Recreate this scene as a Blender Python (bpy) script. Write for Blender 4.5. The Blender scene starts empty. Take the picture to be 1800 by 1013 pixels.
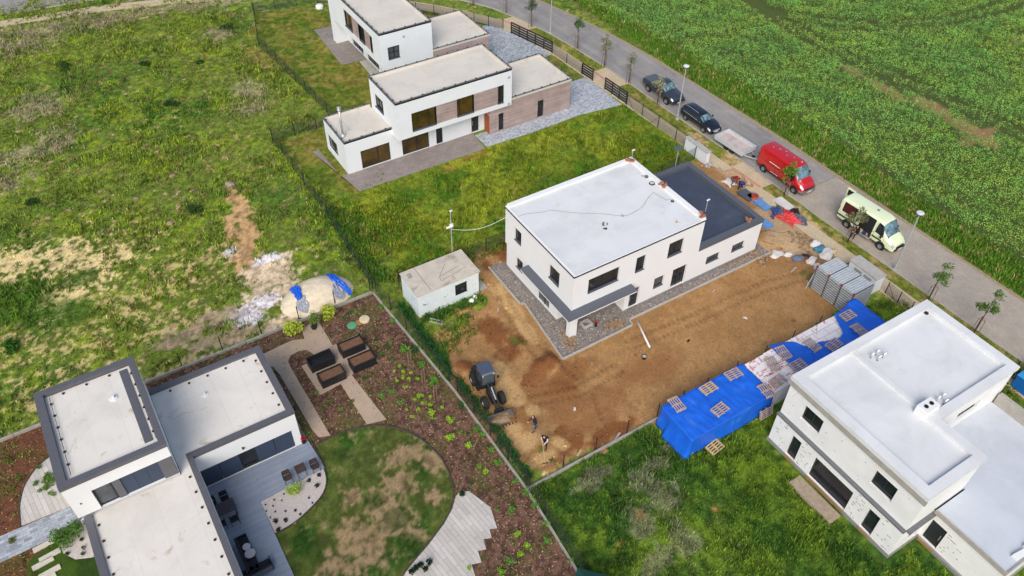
import bpy, bmesh, math, random
import numpy as np
from mathutils import Vector, Matrix, Euler
from mathutils.geometry import tessellate_polygon
random.seed(7)
PI = math.pi
sc = bpy.context.scene
COL = sc.collection

# ------------------------------------------------------------------ camera (surveyed: 48 m above the plots)
R3 = np.array([[0.848360784964299, 0.3625238923103484, -0.3858243201755343],
               [-0.5292850778499368, 0.5971380187614141, -0.602730033194862],
               [0.01188633249344121, 0.7155435794232577, 0.6984669648924045]])
FPX, HC = 1439.68, 48.0
cd = bpy.data.cameras.new('camera')
cam = bpy.data.objects.new('camera', cd); COL.objects.link(cam)
cd.sensor_width = 36.0; cd.lens = 36.0 * FPX / 1800.0
cd.clip_start = 0.5; cd.clip_end = 3000
M = Matrix([list(R3[0]), list(R3[1]), list(R3[2])]).to_4x4(); M.translation = (0, 0, HC)
cam.matrix_world = M
sc.camera = cam

def at(px, py, z=0.0):
    """survey helper: photo pixel (1800x1013) -> point of the plane at height z"""
    d = R3 @ np.array([(px - 900) / FPX, -(py - 506.5) / FPX, -1.0])
    k = (z - HC) / d[2]
    return (float(k * d[0]), float(k * d[1]), z)
def at2(px, py, z=0.0): return at(px, py, z)[:2]

# ------------------------------------------------------------------ tagging
OFF = {}
def tag(o, label=None, cat=None, group=None, kind=None):
    if label: o['label'] = label
    if cat: o['category'] = cat
    if group: o['group'] = group
    if kind: o['kind'] = kind
    return o
def thing(name, label, cat, loc=(0, 0, 0), rz=0.0, group=None):
    o = bpy.data.objects.new(name, None); COL.objects.link(o)
    o.empty_display_size = 0.3
    o.location = loc; o.rotation_euler = (0, 0, rz)
    OFF[o.name] = Vector(loc)
    return tag(o, label, cat, group)
def copy_tree(o, parent=None):
    c = o.copy(); COL.objects.link(c)
    if parent: c.parent = parent
    for ch in list(o.children): copy_tree(ch, c)
    return c

# ------------------------------------------------------------------ mesh builder
class MB:
    def __init__(s): s.v = []; s.f = []; s.m = []; s.cur = 0
    def add(s, vs, fs):
        b = len(s.v); s.v += [tuple(p) for p in vs]
        for f in fs: s.f.append(tuple(i + b for i in f)); s.m.append(s.cur)
        return s
    def quad(s, a, b, c, d): return s.add([a, b, c, d], [(0, 1, 2, 3)])
    def box(s, x0, x1, y0, y1, z0, z1):
        v = [(x0,y0,z0),(x1,y0,z0),(x1,y1,z0),(x0,y1,z0),(x0,y0,z1),(x1,y0,z1),(x1,y1,z1),(x0,y1,z1)]
        return s.add(v, [(0,3,2,1),(4,5,6,7),(0,1,5,4),(1,2,6,5),(2,3,7,6),(3,0,4,7)])
    def rbox(s, c, size, rz=0, rx=0, ry=0):
        hx, hy, hz = size[0]/2, size[1]/2, size[2]/2
        R = Euler((rx, ry, rz)).to_matrix(); c = Vector(c)
        v = [c + R @ Vector((sx*hx, sy*hy, sz*hz)) for sx, sy, sz in ((-1,-1,-1),(1,-1,-1),(1,1,-1),(-1,1,-1),(-1,-1,1),(1,-1,1),(1,1,1),(-1,1,1))]
        return s.add(v, [(0,3,2,1),(4,5,6,7),(0,1,5,4),(1,2,6,5),(2,3,7,6),(3,0,4,7)])
    def prism(s, poly, z0, z1, cap0=False):
        if sum(poly[i][0]*poly[(i+1)%len(poly)][1]-poly[(i+1)%len(poly)][0]*poly[i][1] for i in range(len(poly))) < 0:
            poly = poly[::-1]
        n = len(poly)
        v = [(p[0], p[1], z0) for p in poly] + [(p[0], p[1], z1) for p in poly]
        f = [(i, (i+1) % n, (i+1) % n + n, i + n) for i in range(n)]
        for t in tessellate_polygon([[Vector((p[0], p[1], 0)) for p in poly]]):
            a, b, c = t
            cr = (poly[b][0]-poly[a][0])*(poly[c][1]-poly[a][1])-(poly[c][0]-poly[a][0])*(poly[b][1]-poly[a][1])
            if cr < 0: a, b, c = a, c, b
            f.append((a+n, b+n, c+n))
            if cap0: f.append((c, b, a))
        return s.add(v, f)
    def tube(s, pts, r, n=8, cap=True):
        pts = [Vector(p) for p in pts]
        rs = r if isinstance(r, (list, tuple)) else [r]*len(pts)
        vs = []; up = Vector((0, 0, 1))
        for i, p in enumerate(pts):
            d = (pts[min(i+1, len(pts)-1)] - pts[max(i-1, 0)]).normalized()
            a = d.cross(up)
            if a.length < 1e-3: a = d.cross(Vector((1, 0, 0)))
            a.normalize(); b = a.cross(d).normalized()
            for k in range(n):
                t = 2*PI*k/n; vs.append(p + (a*math.cos(t) + b*math.sin(t))*rs[i])
        fs = []
        for i in range(len(pts)-1):
            for k in range(n): fs.append((i*n+k, i*n+(k+1) % n, (i+1)*n+(k+1) % n, (i+1)*n+k))
        if cap: fs.append(tuple(range(n-1, -1, -1))); fs.append(tuple((len(pts)-1)*n+k for k in range(n)))
        return s.add(vs, fs)
    def lathe(s, c, prof, n=16, axis='z'):
        vs = []
        for r, h in prof:
            for k in range(n):
                t = 2*PI*k/n; a, b = r*math.cos(t), r*math.sin(t)
                p = (a, b, h) if axis == 'z' else ((a, h, b) if axis == 'y' else (h, a, b))
                vs.append((c[0]+p[0], c[1]+p[1], c[2]+p[2]))
        fs = []
        for i in range(len(prof)-1):
            for k in range(n): fs.append((i*n+k, i*n+(k+1) % n, (i+1)*n+(k+1) % n, (i+1)*n+k))
        fs.append(tuple(range(n-1, -1, -1))); fs.append(tuple((len(prof)-1)*n+k for k in range(n)))
        return s.add(vs, fs)
    def blob(s, c, rad, seed=0, amp=0.15, sub=2, squash0=None):
        bm = bmesh.new(); bmesh.ops.create_icosphere(bm, subdivisions=sub, radius=1)
        rn = random.Random(seed); ph = [rn.uniform(0, 6) for _ in range(6)]
        vs = []
        for v in bm.verts:
            p = v.co
            k = 1 + amp*(math.sin(3*p.x+ph[0])*math.sin(2.3*p.y+ph[1]) + .6*math.sin(5*p.z+ph[2]+3*p.x) + .4*math.sin(7*p.y+ph[3]))
            q = Vector((p.x*rad[0]*k, p.y*rad[1]*k, p.z*rad[2]*k)) + Vector(c)
            if squash0 is not None and q.z < squash0: q.z = squash0
            vs.append(q)
        fs = [tuple(v.index for v in f.verts) for f in bm.faces]; bm.free()
        return s.add(vs, fs)
    def build(s, name, mat, parent=None, smooth=False, bevel=0.0, world=False, fixn=True, angle=None):
        me = bpy.data.meshes.new(name)
        vs = s.v
        if world and parent is not None:
            o = OFF[parent.name]; vs = [(p[0]-o[0], p[1]-o[1], p[2]-o[2]) for p in vs]
        me.from_pydata(vs, [], s.f); me.update()
        if fixn or bevel:
            bm = bmesh.new(); bm.from_mesh(me)
            if fixn: bmesh.ops.recalc_face_normals(bm, faces=bm.faces)
            bm.to_mesh(me); bm.free()
        o = bpy.data.objects.new(name, me); COL.objects.link(o)
        for m in (mat if isinstance(mat, (list, tuple)) else [mat]): me.materials.append(m)
        if isinstance(mat, (list, tuple)) and len(mat) > 1: me.polygons.foreach_set('material_index', s.m)
        if smooth: me.polygons.foreach_set('use_smooth', [True]*len(me.polygons))
        if bevel:
            b = o.modifiers.new('bevel', 'BEVEL'); b.width = bevel; b.segments = 2; b.limit_method = 'ANGLE'; b.angle_limit = 0.6
        if parent is not None:
            o.parent = parent; OFF[o.name] = OFF.get(parent.name, Vector((0, 0, 0)))
        else: OFF[o.name] = Vector((0, 0, 0))
        return o

# ------------------------------------------------------------------ materials
def _n(nt, t, **kw):
    n = nt.nodes.new(t)
    for k, v in kw.items(): setattr(n, k, v)
    return n
def mix(nt, a, b, fac, blend='MIX'):
    m = _n(nt, 'ShaderNodeMix', data_type='RGBA', blend_type=blend)
    if isinstance(fac, float): m.inputs[0].default_value = fac
    else: nt.links.new(fac, m.inputs[0])
    for i, x in ((6, a), (7, b)):
        if isinstance(x, (tuple, list)): m.inputs[i].default_value = (*x[:3], 1)
        else: nt.links.new(x, m.inputs[i])
    return m.outputs[2]
def noise(nt, vec, scale, detail=4.0, rough=0.6, dist=0.0):
    n = _n(nt, 'ShaderNodeTexNoise'); n.inputs['Scale'].default_value = scale
    n.inputs['Detail'].default_value = detail; n.inputs['Roughness'].default_value = rough
    n.inputs['Distortion'].default_value = dist
    if vec is not None: nt.links.new(vec, n.inputs['Vector'])
    return n.outputs['Fac']
def ramp(nt, fac, stops):
    r = _n(nt, 'ShaderNodeValToRGB'); e = r.color_ramp.elements
    while len(e) < len(stops): e.new(0.5)
    for el, (p, c) in zip(e, stops):
        el.position = p; el.color = (c, c, c, 1) if isinstance(c, (int, float)) else (*c[:3], 1)
    nt.links.new(fac, r.inputs[0]); return r.outputs[0]
def newmat(name):
    m = bpy.data.materials.new(name); m.use_nodes = True
    nt = m.node_tree; b = nt.nodes['Principled BSDF']
    geo = _n(nt, 'ShaderNodeNewGeometry')
    return m, nt, b, geo.outputs['Position']
def mat(name, col, rough=0.6, metal=0.0, var=0.10, scale=3.0, col2=None, stain=0.0, staincol=(0.25, 0.2, 0.15), bump=0.0, bscale=20.0, spec=0.4, coat=0.0, obj=False):
    m, nt, b, pos = newmat(name)
    if obj: pos = _n(nt, 'ShaderNodeTexCoord').outputs['Object']
    c2 = col2 or tuple(max(0, c*(1-var*2)) for c in col)
    f = ramp(nt, noise(nt, pos, scale, 6), [(0.3, 0.0), (0.7, 1.0)])
    c = mix(nt, col, c2, f)
    fine = ramp(nt, noise(nt, pos, scale*9, 3), [(0.3, 1-var), (0.7, 1.0)])
    c = mix(nt, c, fine, 1.0, 'MULTIPLY')
    if stain:
        s = ramp(nt, noise(nt, pos, 0.5, 7, 0.65, 0.4), [(0.56, 0.0), (0.72, stain)])
        c = mix(nt, c, staincol, s)
    nt.links.new(c, b.inputs['Base Color'])
    b.inputs['Roughness'].default_value = rough; b.inputs['Metallic'].default_value = metal
    b.inputs['Specular IOR Level'].default_value = spec
    if coat: b.inputs['Coat Weight'].default_value = coat; b.inputs['Coat Roughness'].default_value = 0.08
    if bump:
        bp = _n(nt, 'ShaderNodeBump'); bp.inputs['Strength'].default_value = bump; bp.inputs['Distance'].default_value = 0.02
        nt.links.new(noise(nt, pos, bscale, 5), bp.inputs['Height']); nt.links.new(bp.outputs[0], b.inputs['Normal'])
    return m
def s2l(r, g, b):
    return tuple(((c/255)/12.92 if c/255 <= .04045 else ((c/255+.055)/1.055)**2.4) for c in (r, g, b))
def brickmat(name, c1, c2, mortar, bw, bh, gap=0.012, rough=0.85, offset=0.5, axis='xy', rot=0.0, var=0.15, bias=0.0):
    m, nt, b, pos = newmat(name)
    if axis != 'xy' or rot:
        sep = _n(nt, 'ShaderNodeSeparateXYZ'); nt.links.new(pos, sep.inputs[0])
        cmb = _n(nt, 'ShaderNodeCombineXYZ')
        if axis == 'xz': nt.links.new(sep.outputs[0], cmb.inputs[0]); nt.links.new(sep.outputs[2], cmb.inputs[1])
        elif axis == 'yz': nt.links.new(sep.outputs[1], cmb.inputs[0]); nt.links.new(sep.outputs[2], cmb.inputs[1])
        elif axis == 'yx': nt.links.new(sep.outputs[1], cmb.inputs[0]); nt.links.new(sep.outputs[0], cmb.inputs[1])
        elif axis == 'hz':
            ad = _n(nt, 'ShaderNodeMath', operation='ADD'); nt.links.new(sep.outputs[0], ad.inputs[0]); nt.links.new(sep.outputs[1], ad.inputs[1])
            nt.links.new(ad.outputs[0], cmb.inputs[0]); nt.links.new(sep.outputs[2], cmb.inputs[1])
        else: nt.links.new(sep.outputs[0], cmb.inputs[0]); nt.links.new(sep.outputs[1], cmb.inputs[1])
        vec = cmb.outputs[0]
        if rot:
            vr = _n(nt, 'ShaderNodeVectorRotate'); vr.rotation_type = 'Z_AXIS'; vr.inputs['Angle'].default_value = rot
            nt.links.new(vec, vr.inputs[0]); vec = vr.outputs[0]
    else: vec = pos
    t = _n(nt, 'ShaderNodeTexBrick'); nt.links.new(vec, t.inputs['Vector'])
    t.inputs['Color1'].default_value = (*c1, 1); t.inputs['Color2'].default_value = (*c2, 1); t.inputs['Mortar'].default_value = (*mortar, 1)
    t.inputs['Scale'].default_value = 1.0; t.inputs['Mortar Size'].default_value = gap; t.inputs['Mortar Smooth'].default_value = 0.3
    t.inputs['Brick Width'].default_value = bw; t.inputs['Row Height'].default_value = bh; t.inputs['Bias'].default_value = bias
    t.offset = offset
    f = ramp(nt, noise(nt, pos, 0.8, 7), [(0.3, 1-var*1.6), (0.7, 1.0)])
    c = mix(nt, t.outputs['Color'], f, 1.0, 'MULTIPLY')
    nt.links.new(c, b.inputs['Base Color']); b.inputs['Roughness'].default_value = rough
    b.inputs['Specular IOR Level'].default_value = 0.25
    return m
def attrmat(name, attr='tint', rough=0.9, fine=0.0, fscale=8.0, trans=0.0, bump=0.0):
    m, nt, b, pos = newmat(name)
    a = _n(nt, 'ShaderNodeAttribute'); a.attribute_name = attr
    c = a.outputs['Color']
    if fine:
        f1 = ramp(nt, noise(nt, pos, fscale, 6, 0.7), [(0.25, 1-fine), (0.75, 1+fine*0.8)])
        c = mix(nt, c, f1, 1.0, 'MULTIPLY')
    nt.links.new(c, b.inputs['Base Color']); b.inputs['Roughness'].default_value = rough
    b.inputs['Specular IOR Level'].default_value = 0.15
    if bump:
        bp = _n(nt, 'ShaderNodeBump'); bp.inputs['Strength'].default_value = bump; bp.inputs['Distance'].default_value = 0.06
        nt.links.new(noise(nt, pos, 3.5, 8, 0.7), bp.inputs['Height']); nt.links.new(bp.outputs[0], b.inputs['Normal'])
    return m

MT = {}
MT['render'] = mat('white_render', (0.78, 0.78, 0.77), 0.85, var=0.02, scale=0.6, bump=0.05, bscale=60, spec=0.2)
MT['render_old'] = mat('offwhite_render', (0.76, 0.79, 0.81), 0.85, var=0.03, scale=0.7, spec=0.2)
MT['grey_render'] = mat('grey_plinth', (0.28, 0.28, 0.27), 0.9, var=0.1)
def roofmat(name, col, stain=.4, staincol=(.45,.36,.26), seam=.9, dirn='x', rough=.7, step=1.55):
    m, nt, b, pos = newmat(name)
    mp = _n(nt, 'ShaderNodeMapping'); nt.links.new(pos, mp.inputs[0])
    if dirn == 'y': mp.inputs['Rotation'].default_value = (0, 0, PI/2)
    t = _n(nt, 'ShaderNodeTexBrick'); nt.links.new(mp.outputs[0], t.inputs['Vector']); c1 = tuple(col); c2 = tuple(c*.965 for c in col)
    t.inputs['Color1'].default_value = (*c1, 1); t.inputs['Color2'].default_value = (*c2, 1); t.inputs['Mortar'].default_value = (*[c*seam for c in col], 1)
    t.inputs['Scale'].default_value = 1; t.inputs['Mortar Size'].default_value = .03; t.inputs['Mortar Smooth'].default_value = .6; t.inputs['Brick Width'].default_value = 9; t.inputs['Row Height'].default_value = step
    c = mix(nt, t.outputs['Color'], ramp(nt, noise(nt, pos, .35, 8, .62, .6), [(.3, .86), (.5, .97), (.7, 1.02)]), 1.0, 'MULTIPLY')
    c = mix(nt, c, tuple(k*.82 for k in col), ramp(nt, noise(nt, pos, .2, 7, .6, .3), [(.56, 0.0), (.60, .35), (.64, .12), (.8, .3)]))     # tide marks of dried puddles
    s = ramp(nt, noise(nt, pos, .55, 8, .7, .8), [(.585, 0.0), (.66, stain*.6), (.72, stain)]); c = mix(nt, c, staincol, s)
    c = mix(nt, c, ramp(nt, noise(nt, pos, 14, 3), [(.3, .95), (.7, 1.0)]), 1.0, 'MULTIPLY')
    nt.links.new(c, b.inputs['Base Color']); b.inputs['Roughness'].default_value = rough; b.inputs['Specular IOR Level'].default_value = .25
    return m
MT['roof_white'] = roofmat('white_membrane', (0.71, 0.72, 0.72), .35, (.46,.44,.40), .94)
MT['roof_grey'] = roofmat('light_grey_membrane', (0.56, 0.60, 0.65), .2, (.4,.4,.4), .95, 'y')
MT['roof_cream'] = roofmat('cream_membrane', (0.68, 0.63, 0.545), .5, (.42,.32,.22), .9)
MT['roof_pale'] = roofmat('pale_membrane', (0.75, 0.71, 0.64), .9, (.42,.29,.17), .9, 'y', step=1.9)
MT['roof_dark'] = mat('dark_membrane', s2l(72, 80, 96), 0.5, var=0.12, scale=0.7, stain=0.3, staincol=s2l(100, 106, 116))
MT['anthracite'] = mat('anthracite_metal', s2l(98, 102, 110), 0.5, metal=0.2, var=0.04)
MT['coping'] = mat('grey_coping', s2l(105, 105, 110), 0.5, metal=0.25, var=0.06)
MT['coping_w'] = mat('zinc_coping', s2l(120, 122, 124), 0.5, metal=0.2, var=0.1)
MT['clip'] = mat('dark_clip', (0.03, 0.03, 0.035), 0.6)
MT['frame'] = mat('dark_frame', (0.022, 0.025, 0.03), 0.4, var=0.05)
MT['panel'] = mat('dark_shutter', s2l(58, 70, 90), 0.55, var=0.05)
MT['galv'] = mat('galvanised_steel', (0.52, 0.56, 0.58), 0.45, metal=0.25, var=0.12)
MT['black'] = mat('black_metal', (0.018, 0.019, 0.022), 0.45, var=0.1)
MT['rubber'] = mat('tyre_rubber', (0.02, 0.02, 0.02), 0.85)
MT['rim'] = mat('wheel_rim', (0.45, 0.45, 0.46), 0.35, metal=0.7)
MT['steel'] = mat('bare_steel', (0.55, 0.56, 0.57), 0.35, metal=0.4)
MT['concrete'] = mat('pale_concrete', (0.48, 0.46, 0.42), 0.9, var=0.1, scale=2)
MT['oldconcrete'] = mat('mottled_concrete', (0.40, 0.38, 0.34), 0.9, var=0.15, scale=2)
MT['kerb'] = mat('kerb_stone', (0.50, 0.46, 0.38), 0.9, var=0.15, scale=1.5)
MT['brick'] = mat('orange_brick', (0.50, 0.22, 0.13), 0.9, var=0.2, scale=6)
MT['wood'] = brickmat('larch_boards', s2l(192, 172, 166), s2l(168, 148, 142), s2l(116, 98, 92), 3.2, 0.14, 0.012, axis='hz', var=0.14)
MT['wood_warm'] = brickmat('fresh_boards', s2l(195, 160, 138), s2l(178, 140, 118), s2l(125, 95, 80), 3.2, 0.14, 0.012, axis='hz', var=0.14)
MT['pallet'] = mat('pallet_wood', s2l(200, 178, 168), 0.85, var=0.2, scale=5)
MT['pallet_new'] = mat('fresh_pallet_wood', s2l(215, 185, 140), 0.85, var=0.15, scale=5)
MT['rust'] = mat('rusty_orange_steel', s2l(175, 75, 35), 0.8, var=0.2)
def glassmat(name, col, rough=0.08, col2=None, scale=0.8):
    m, nt, b, pos = newmat(name)
    c = mix(nt, col, col2 or tuple(c*0.5 for c in col), ramp(nt, noise(nt, pos, scale, 3), [(0.35, 0.0), (0.65, 1.0)]))
    nt.links.new(c, b.inputs['Base Color']); b.inputs['Roughness'].default_value = rough; b.inputs['Specular IOR Level'].default_value = 0.5
    return m
MT['glass'] = glassmat('window_glass', (0.02, 0.025, 0.03))
MT['glass_reflect'] = glassmat('reflection_tinted_glass', s2l(88, 68, 30), col2=s2l(50, 42, 20))  # brown-olive reflection of the surroundings painted into the pane colour
MT['glass_grey'] = glassmat('grey_window_glass', s2l(90, 95, 98), col2=s2l(60, 64, 70))
MT['glass_car'] = glassmat('windscreen_glass', s2l(120, 150, 160), col2=s2l(60, 80, 90), scale=2.5)  # pale base colour paints a bright reflection into the windscreens

# ------------------------------------------------------------------ numpy noise
_rng = np.random.default_rng(3)
_TAB = _rng.random((256, 256))
def vnoise(x, y, s=0):
    x = np.asarray(x) + 17.3*s + 1000; y = np.asarray(y) + 9.7*s + 1000
    xi = np.floor(x).astype(int); yi = np.floor(y).astype(int)
    fx = x - xi; fy = y - yi; fx = fx*fx*(3-2*fx); fy = fy*fy*(3-2*fy)
    g = lambda a, b: _TAB[a % 256, b % 256]
    return (g(xi, yi)*(1-fx)+g(xi+1, yi)*fx)*(1-fy)+(g(xi, yi+1)*(1-fx)+g(xi+1, yi+1)*fx)*fy
def fbm(x, y, scale=1.0, oct=4, s=0):
    v = 0; a = 0.5; t = 0
    for i in range(oct):
        v = v + a*vnoise(x*scale*2**i, y*scale*2**i, s+i*3); t += a; a *= 0.5
    return v/t
def sstep(a, b, x): t = np.clip((x-a)/(b-a), 0, 1); return t*t*(3-2*t)
def inpoly(x, y, poly):
    x = np.asarray(x); y = np.asarray(y); c = np.zeros(x.shape, bool); n = len(poly)
    for i in range(n):
        x1, y1 = poly[i]; x2, y2 = poly[(i+1) % n]
        if y1 == y2: continue
        k = ((y1 > y) != (y2 > y)) & (x < (x2-x1)*(y-y1)/(y2-y1)+x1)
        c ^= k
    return c
def blobs(x, y, L):
    """L: (px, py, rx, ry[, ang]) soft ellipses centred on photo-surveyed ground points; metres"""
    m = np.zeros(np.shape(x))
    for b in L:
        cx, cy = at2(b[0], b[1]); a = math.radians(b[4]) if len(b) > 4 else 0
        dx = x-cx; dy = y-cy
        u = (dx*math.cos(a)+dy*math.sin(a))/b[2]; v = (-dx*math.sin(a)+dy*math.cos(a))/b[3]
        m = np.maximum(m, np.exp(-(u*u+v*v)*0.9))
    return m
P2 = lambda L: [at2(*p) for p in L]

# ------------------------------------------------------------------ lines of the street (world metres)
KERB = [(56.3,-40),(56.2,5),(56.0,20),(55.9,30),(55.9,45),(55.6,55),(55.45,63),(55.3,67),(54.9,72),(54.3,77),(53.2,82),(51.6,87),(49.4,90.8),(46.2,95.2),(41.5,100),(35.5,104.6),(28,109),(20,112.2),(10,114.6),(0,116),(-15,118),(-60,123)]
FARK = [(62.5,-40),(62.3,5),(62.0,20),(62.0,35),(61.9,45),(61.6,57),(61.2,65),(60.6,70.5),(60,76),(58.8,81.5),(57.4,86.5),(55.2,92),(51.8,97.5),(46.2,103.6),(38.5,109.5),(28.5,114.8),(18,118.6),(8,121),(-5,123),(-15,124.4),(-60,129)]
PV1 = [(54.6,-40),(54.5,5),(54.5,25),(54.4,40),(54.15,47),(53.85,55),(53.6,61),(53.5,66),(53.3,72),(52.6,78),(51.1,83),(48.0,88),(44.8,92.3),(39.8,97.6),(33.5,102.4),(25.5,107),(18,110),(8.5,112.7),(-3,114.5),(-15,116),(-60,121)]
PV0 = [(53.0,-40),(52.8,5),(52.8,25),(53.0,34),(53.0,40),(52.8,47),(52.4,55),(52.1,61),(51.9,66),(51.6,72),(50.9,77.4),(49.5,82),(46.6,86.8),(43.4,91),(38.5,96.2),(32.5,100.8),(24.8,105.4),(17.3,108.4),(8.2,111.1),(-3,113),(-15,114.4),(-60,119.4)]
def strip(a, b): return list(a) + list(b)[::-1]
# ================================================================== GROUND
g_ = lambda r, g, b: np.array(s2l(r, g, b))
SOIL = P2([(868,425),(845,440),(836,470),(848,498),(852,525),(838,560),(812,590),(783,628),(792,680),(830,735),(870,780),(905,810),(925,826),(950,833),(985,822),(1060,785),(1162,735),(1250,690),(1350,630),(1430,585),(1500,535),(1540,500),(1515,470),(1490,462),(1462,452),(1440,425),(1405,398),(1350,345),(1300,312),(1262,288),(1235,284),(1200,288),(1150,330),(1000,400),(900,420)])
GARDEN = [(-40,47.05),(-12.2,46.9),(16.3,46.95),(17.05,34.2),(17.1,24.55),(16.7,18.2),(16.5,-20),(-40,-20)]
H3LAWN = P2([(455,75),(520,-10),(560,-70)]) + [(44,95),(47,88.5),(51,80),(50,70),(24.5,70.5)]
H3LAWN = [(22.3,92.5),(25,101),(36,97),(44,91),(49.5,82),(51.5,72),(51.5,70),(24.2,71.8)]
H2SIDE = [(16.9,71.6),(26.9,71.6),(26.9,63),(20.6,60.0),(17.6,63.5)]
_cl = [(11.2,25.2),(12.2,25.9),(12.95,27.0),(13.3,28.2),(13.45,29.6),(13.25,30.8),(12.9,32.0),(12.3,33.1),(11.4,34.1),(10.3,34.75),(9.0,35.15),(7.6,35.3),(6.6,35.2)]
GLAWN = [(1.6,18),(1.6,30.2),(3.0,30.3),(4.47,30.8),(5.4,31.3),(5.95,32.1),(6.1,33.0),(6.0,34.2),(6.6,35.2)] + _cl[::-1][1:] + [(9.6,24.4),(7.2,23.4),(5,21.5),(3.5,18)]
BLAWN = [(-13.1,33.0),(-12.0,36.4),(-9.6,37.2),(-7.6,35.5),(-7.6,26),(-13,26)]
TRK = [P2([(868,500),(884,540),(905,575),(930,615),(955,640)]), P2([(884,495),(900,535),(922,570),(948,608),(975,632)]), P2([(830,640),(845,700),(875,750),(905,790)]), P2([(850,700),(880,660),(900,620),(915,590)]), P2([(905,700),(960,690),(1010,680),(1080,640)]), P2([(915,715),(970,705),(1020,695),(1095,652)]),
       P2([(870,735),(900,770),(925,800),(950,825)]), P2([(985,640),(1040,690),(1060,740)]), P2([(1100,600),(1200,560),(1330,500),(1400,480)]), P2([(1115,612),(1215,572),(1345,512),(1415,492)])]
def tracks(x, y):
    out = np.zeros(len(x)); near = (x > 17) & (x < 50) & (y > 24) & (y < 48); X, Y = x[near], y[near]; o = np.zeros(len(X))
    for L in TRK:
        s0 = 0
        for p, q in zip(L[:-1], L[1:]):
            vx, vy = q[0]-p[0], q[1]-p[1]; l2 = vx*vx+vy*vy; t = np.clip(((X-p[0])*vx+(Y-p[1])*vy)/l2, 0, 1); d = np.hypot(X-p[0]-t*vx, Y-p[1]-t*vy); s = s0+t*math.sqrt(l2)
            o = np.maximum(o, sstep(.26, .12, d)*(.6+.4*np.sin(s*14))); s0 += math.sqrt(l2)
    out[near] = o; return out
def ground_color(x, y):
    n1 = fbm(x, y, .16, 4, 1); n2 = fbm(x, y, .5, 4, 5); n3 = fbm(x, y, 1.6, 3, 9); n4 = fbm(x, y, 4.5, 2, 13)
    # meadow: mid green with lush and yellow patches
    C = lambda a: np.asarray(a)[None, :]
    m = lambda c, d, k: c*(1-k[:, None]) + d*k[:, None]
    col = np.repeat(C(g_(102, 118, 44)), len(x), 0); n5 = fbm(x, y, 2.2, 3, 17)
    col = m(col, C(g_(72, 102, 34)), sstep(.46, .66, n1*.6+n3*.4))
    col = m(col, C(g_(116, 132, 36)), sstep(.50, .68, n2*.6+n5*.4)*.8)
    col = m(col, C(g_(122, 112, 66)), sstep(.54, .72, n3)*.6)
    # dead grass
    dead = blobs(x, y, [(60,55,7,3,-8),(30,80,5,3,0),(170,40,7,2.5,-8),(330,12,12,2.2,-15),(210,15,8,2,-8),(60,190,3.5,3,0),(95,250,3,2.5,0),(40,270,3,2.5,0),(435,160,2.2,3.2,0),(440,190,2,2,0),(15,320,3,2,0),(385,60,2,2,0),(470,30,2,3,0),(640,-20,3,3)])
    k = sstep(.34, .8, dead*.75+.9*(n3-.5)+.7*(n5-.5)+.3*(n4-.5))
    col = m(col, C(g_(140, 132, 98)), k*.85)
    col = m(col, C(g_(126, 105, 62)), sstep(.2, .7, blobs(x, y, [(480,55,3,3),(455,100,1.5,3)]))*.5)
    # sandy scrub behind the garden wall
    sand = blobs(x, y, [(20,465,7,3.2,0),(110,455,5,2.6,-15),(190,455,4,1.8,0),(150,500,3.5,2.2,0),(100,530,2,1.5,0)])
    s2 = blobs(x, y, [(300,470,6,2.2,0),(260,520,8,3.5,0),(350,460,5,2,0),(200,590,6,2.6,0),(80,610,6,2.6,0),(330,560,5,2.5,0),(60,690,7,3,0),(420,420,2,2,0),(300,640,4,1.5,0),(10,600,5,2,0),(180,690,5,2,0)])
    k = sstep(.40, .66, sand*.72+.7*(n3-.5)+.9*(n4-.5)+.5*(n5-.5))
    col = m(col, C(g_(192, 172, 122)), k)
    k = sstep(.42, .66, s2*.5+.8*(n3-.5)+.9*(n4-.5)+.5*(n5-.5))*.75
    col = m(col, C(g_(178, 158, 108)), k)
    k = sstep(.3, .6, blobs(x, y, [(30,540,3.5,2),(100,555,3,2),(20,520,3,1.5),(140,490,1.8,1)])*(.6+.8*(n2)))
    col = m(col, C(g_(62, 92, 26)), k*.8)
    # track and spilled sand
    tr = blobs(x, y, [(404,328,.7,.5),(410,338,.7,.7),(415,350,.9,1.1),(422,362,.9,1.1),(428,375,1,1.2),(434,388,1.1,1.3),(436,400,1.2,1.3),(434,412,1.3,1.3),(432,425,1.4,1.3),(430,438,1.4,1.3),(425,450,1.4,1.3),(405,390,1,1),(408,402,1,1),(412,415,1,1),(418,430,1.2,1.2),(445,470,1.8,1.4),(435,458,1.6,1.3),(455,485,1.6,1.2)])
    k = sstep(.38, .72, tr*.9+.9*(n3-.5)+.6*(n5-.5)+.3*(n4-.5)); col = m(col, C(g_(172, 138, 96)), k)
    wh = blobs(x, y, [(460,475,2,1.5),(485,475,2,1.4),(465,505,2,1.4),(475,460,1.8,1.2),(495,490,2,1.5),(455,490,1.8,1.2),(480,520,2.4,1.5),(430,555,1.5,1.2),(450,540,2,1.3),(500,560,2.2,1.3),(405,445,.8,.7),(505,590,2,1)])
    k = sstep(.34, .7, wh*.9+.9*(n3-.5)+.7*(n4-.5)); col = m(col, C(g_(190, 170, 142)), k*.95)
    k2 = sstep(.4, .66, blobs(x, y, [(470,455,1.2,.7),(430,550,1.6,1),(465,530,1.4,.9),(440,565,1.3,.5),(403,443,.6,.5)])+.9*(n4-.5)); col = m(col, C(g_(205, 200, 205)), k2*.8)
    k3 = sstep(.35, .75, blobs(x, y, [(385,560,2,1.5),(330,590,3,1.2),(420,590,2.5,.8),(370,600,3,1)])*.9+.9*(n3-.5)+.6*(n5-.5)); col = m(col, C(g_(148, 128, 106)), k3*.8)
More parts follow.
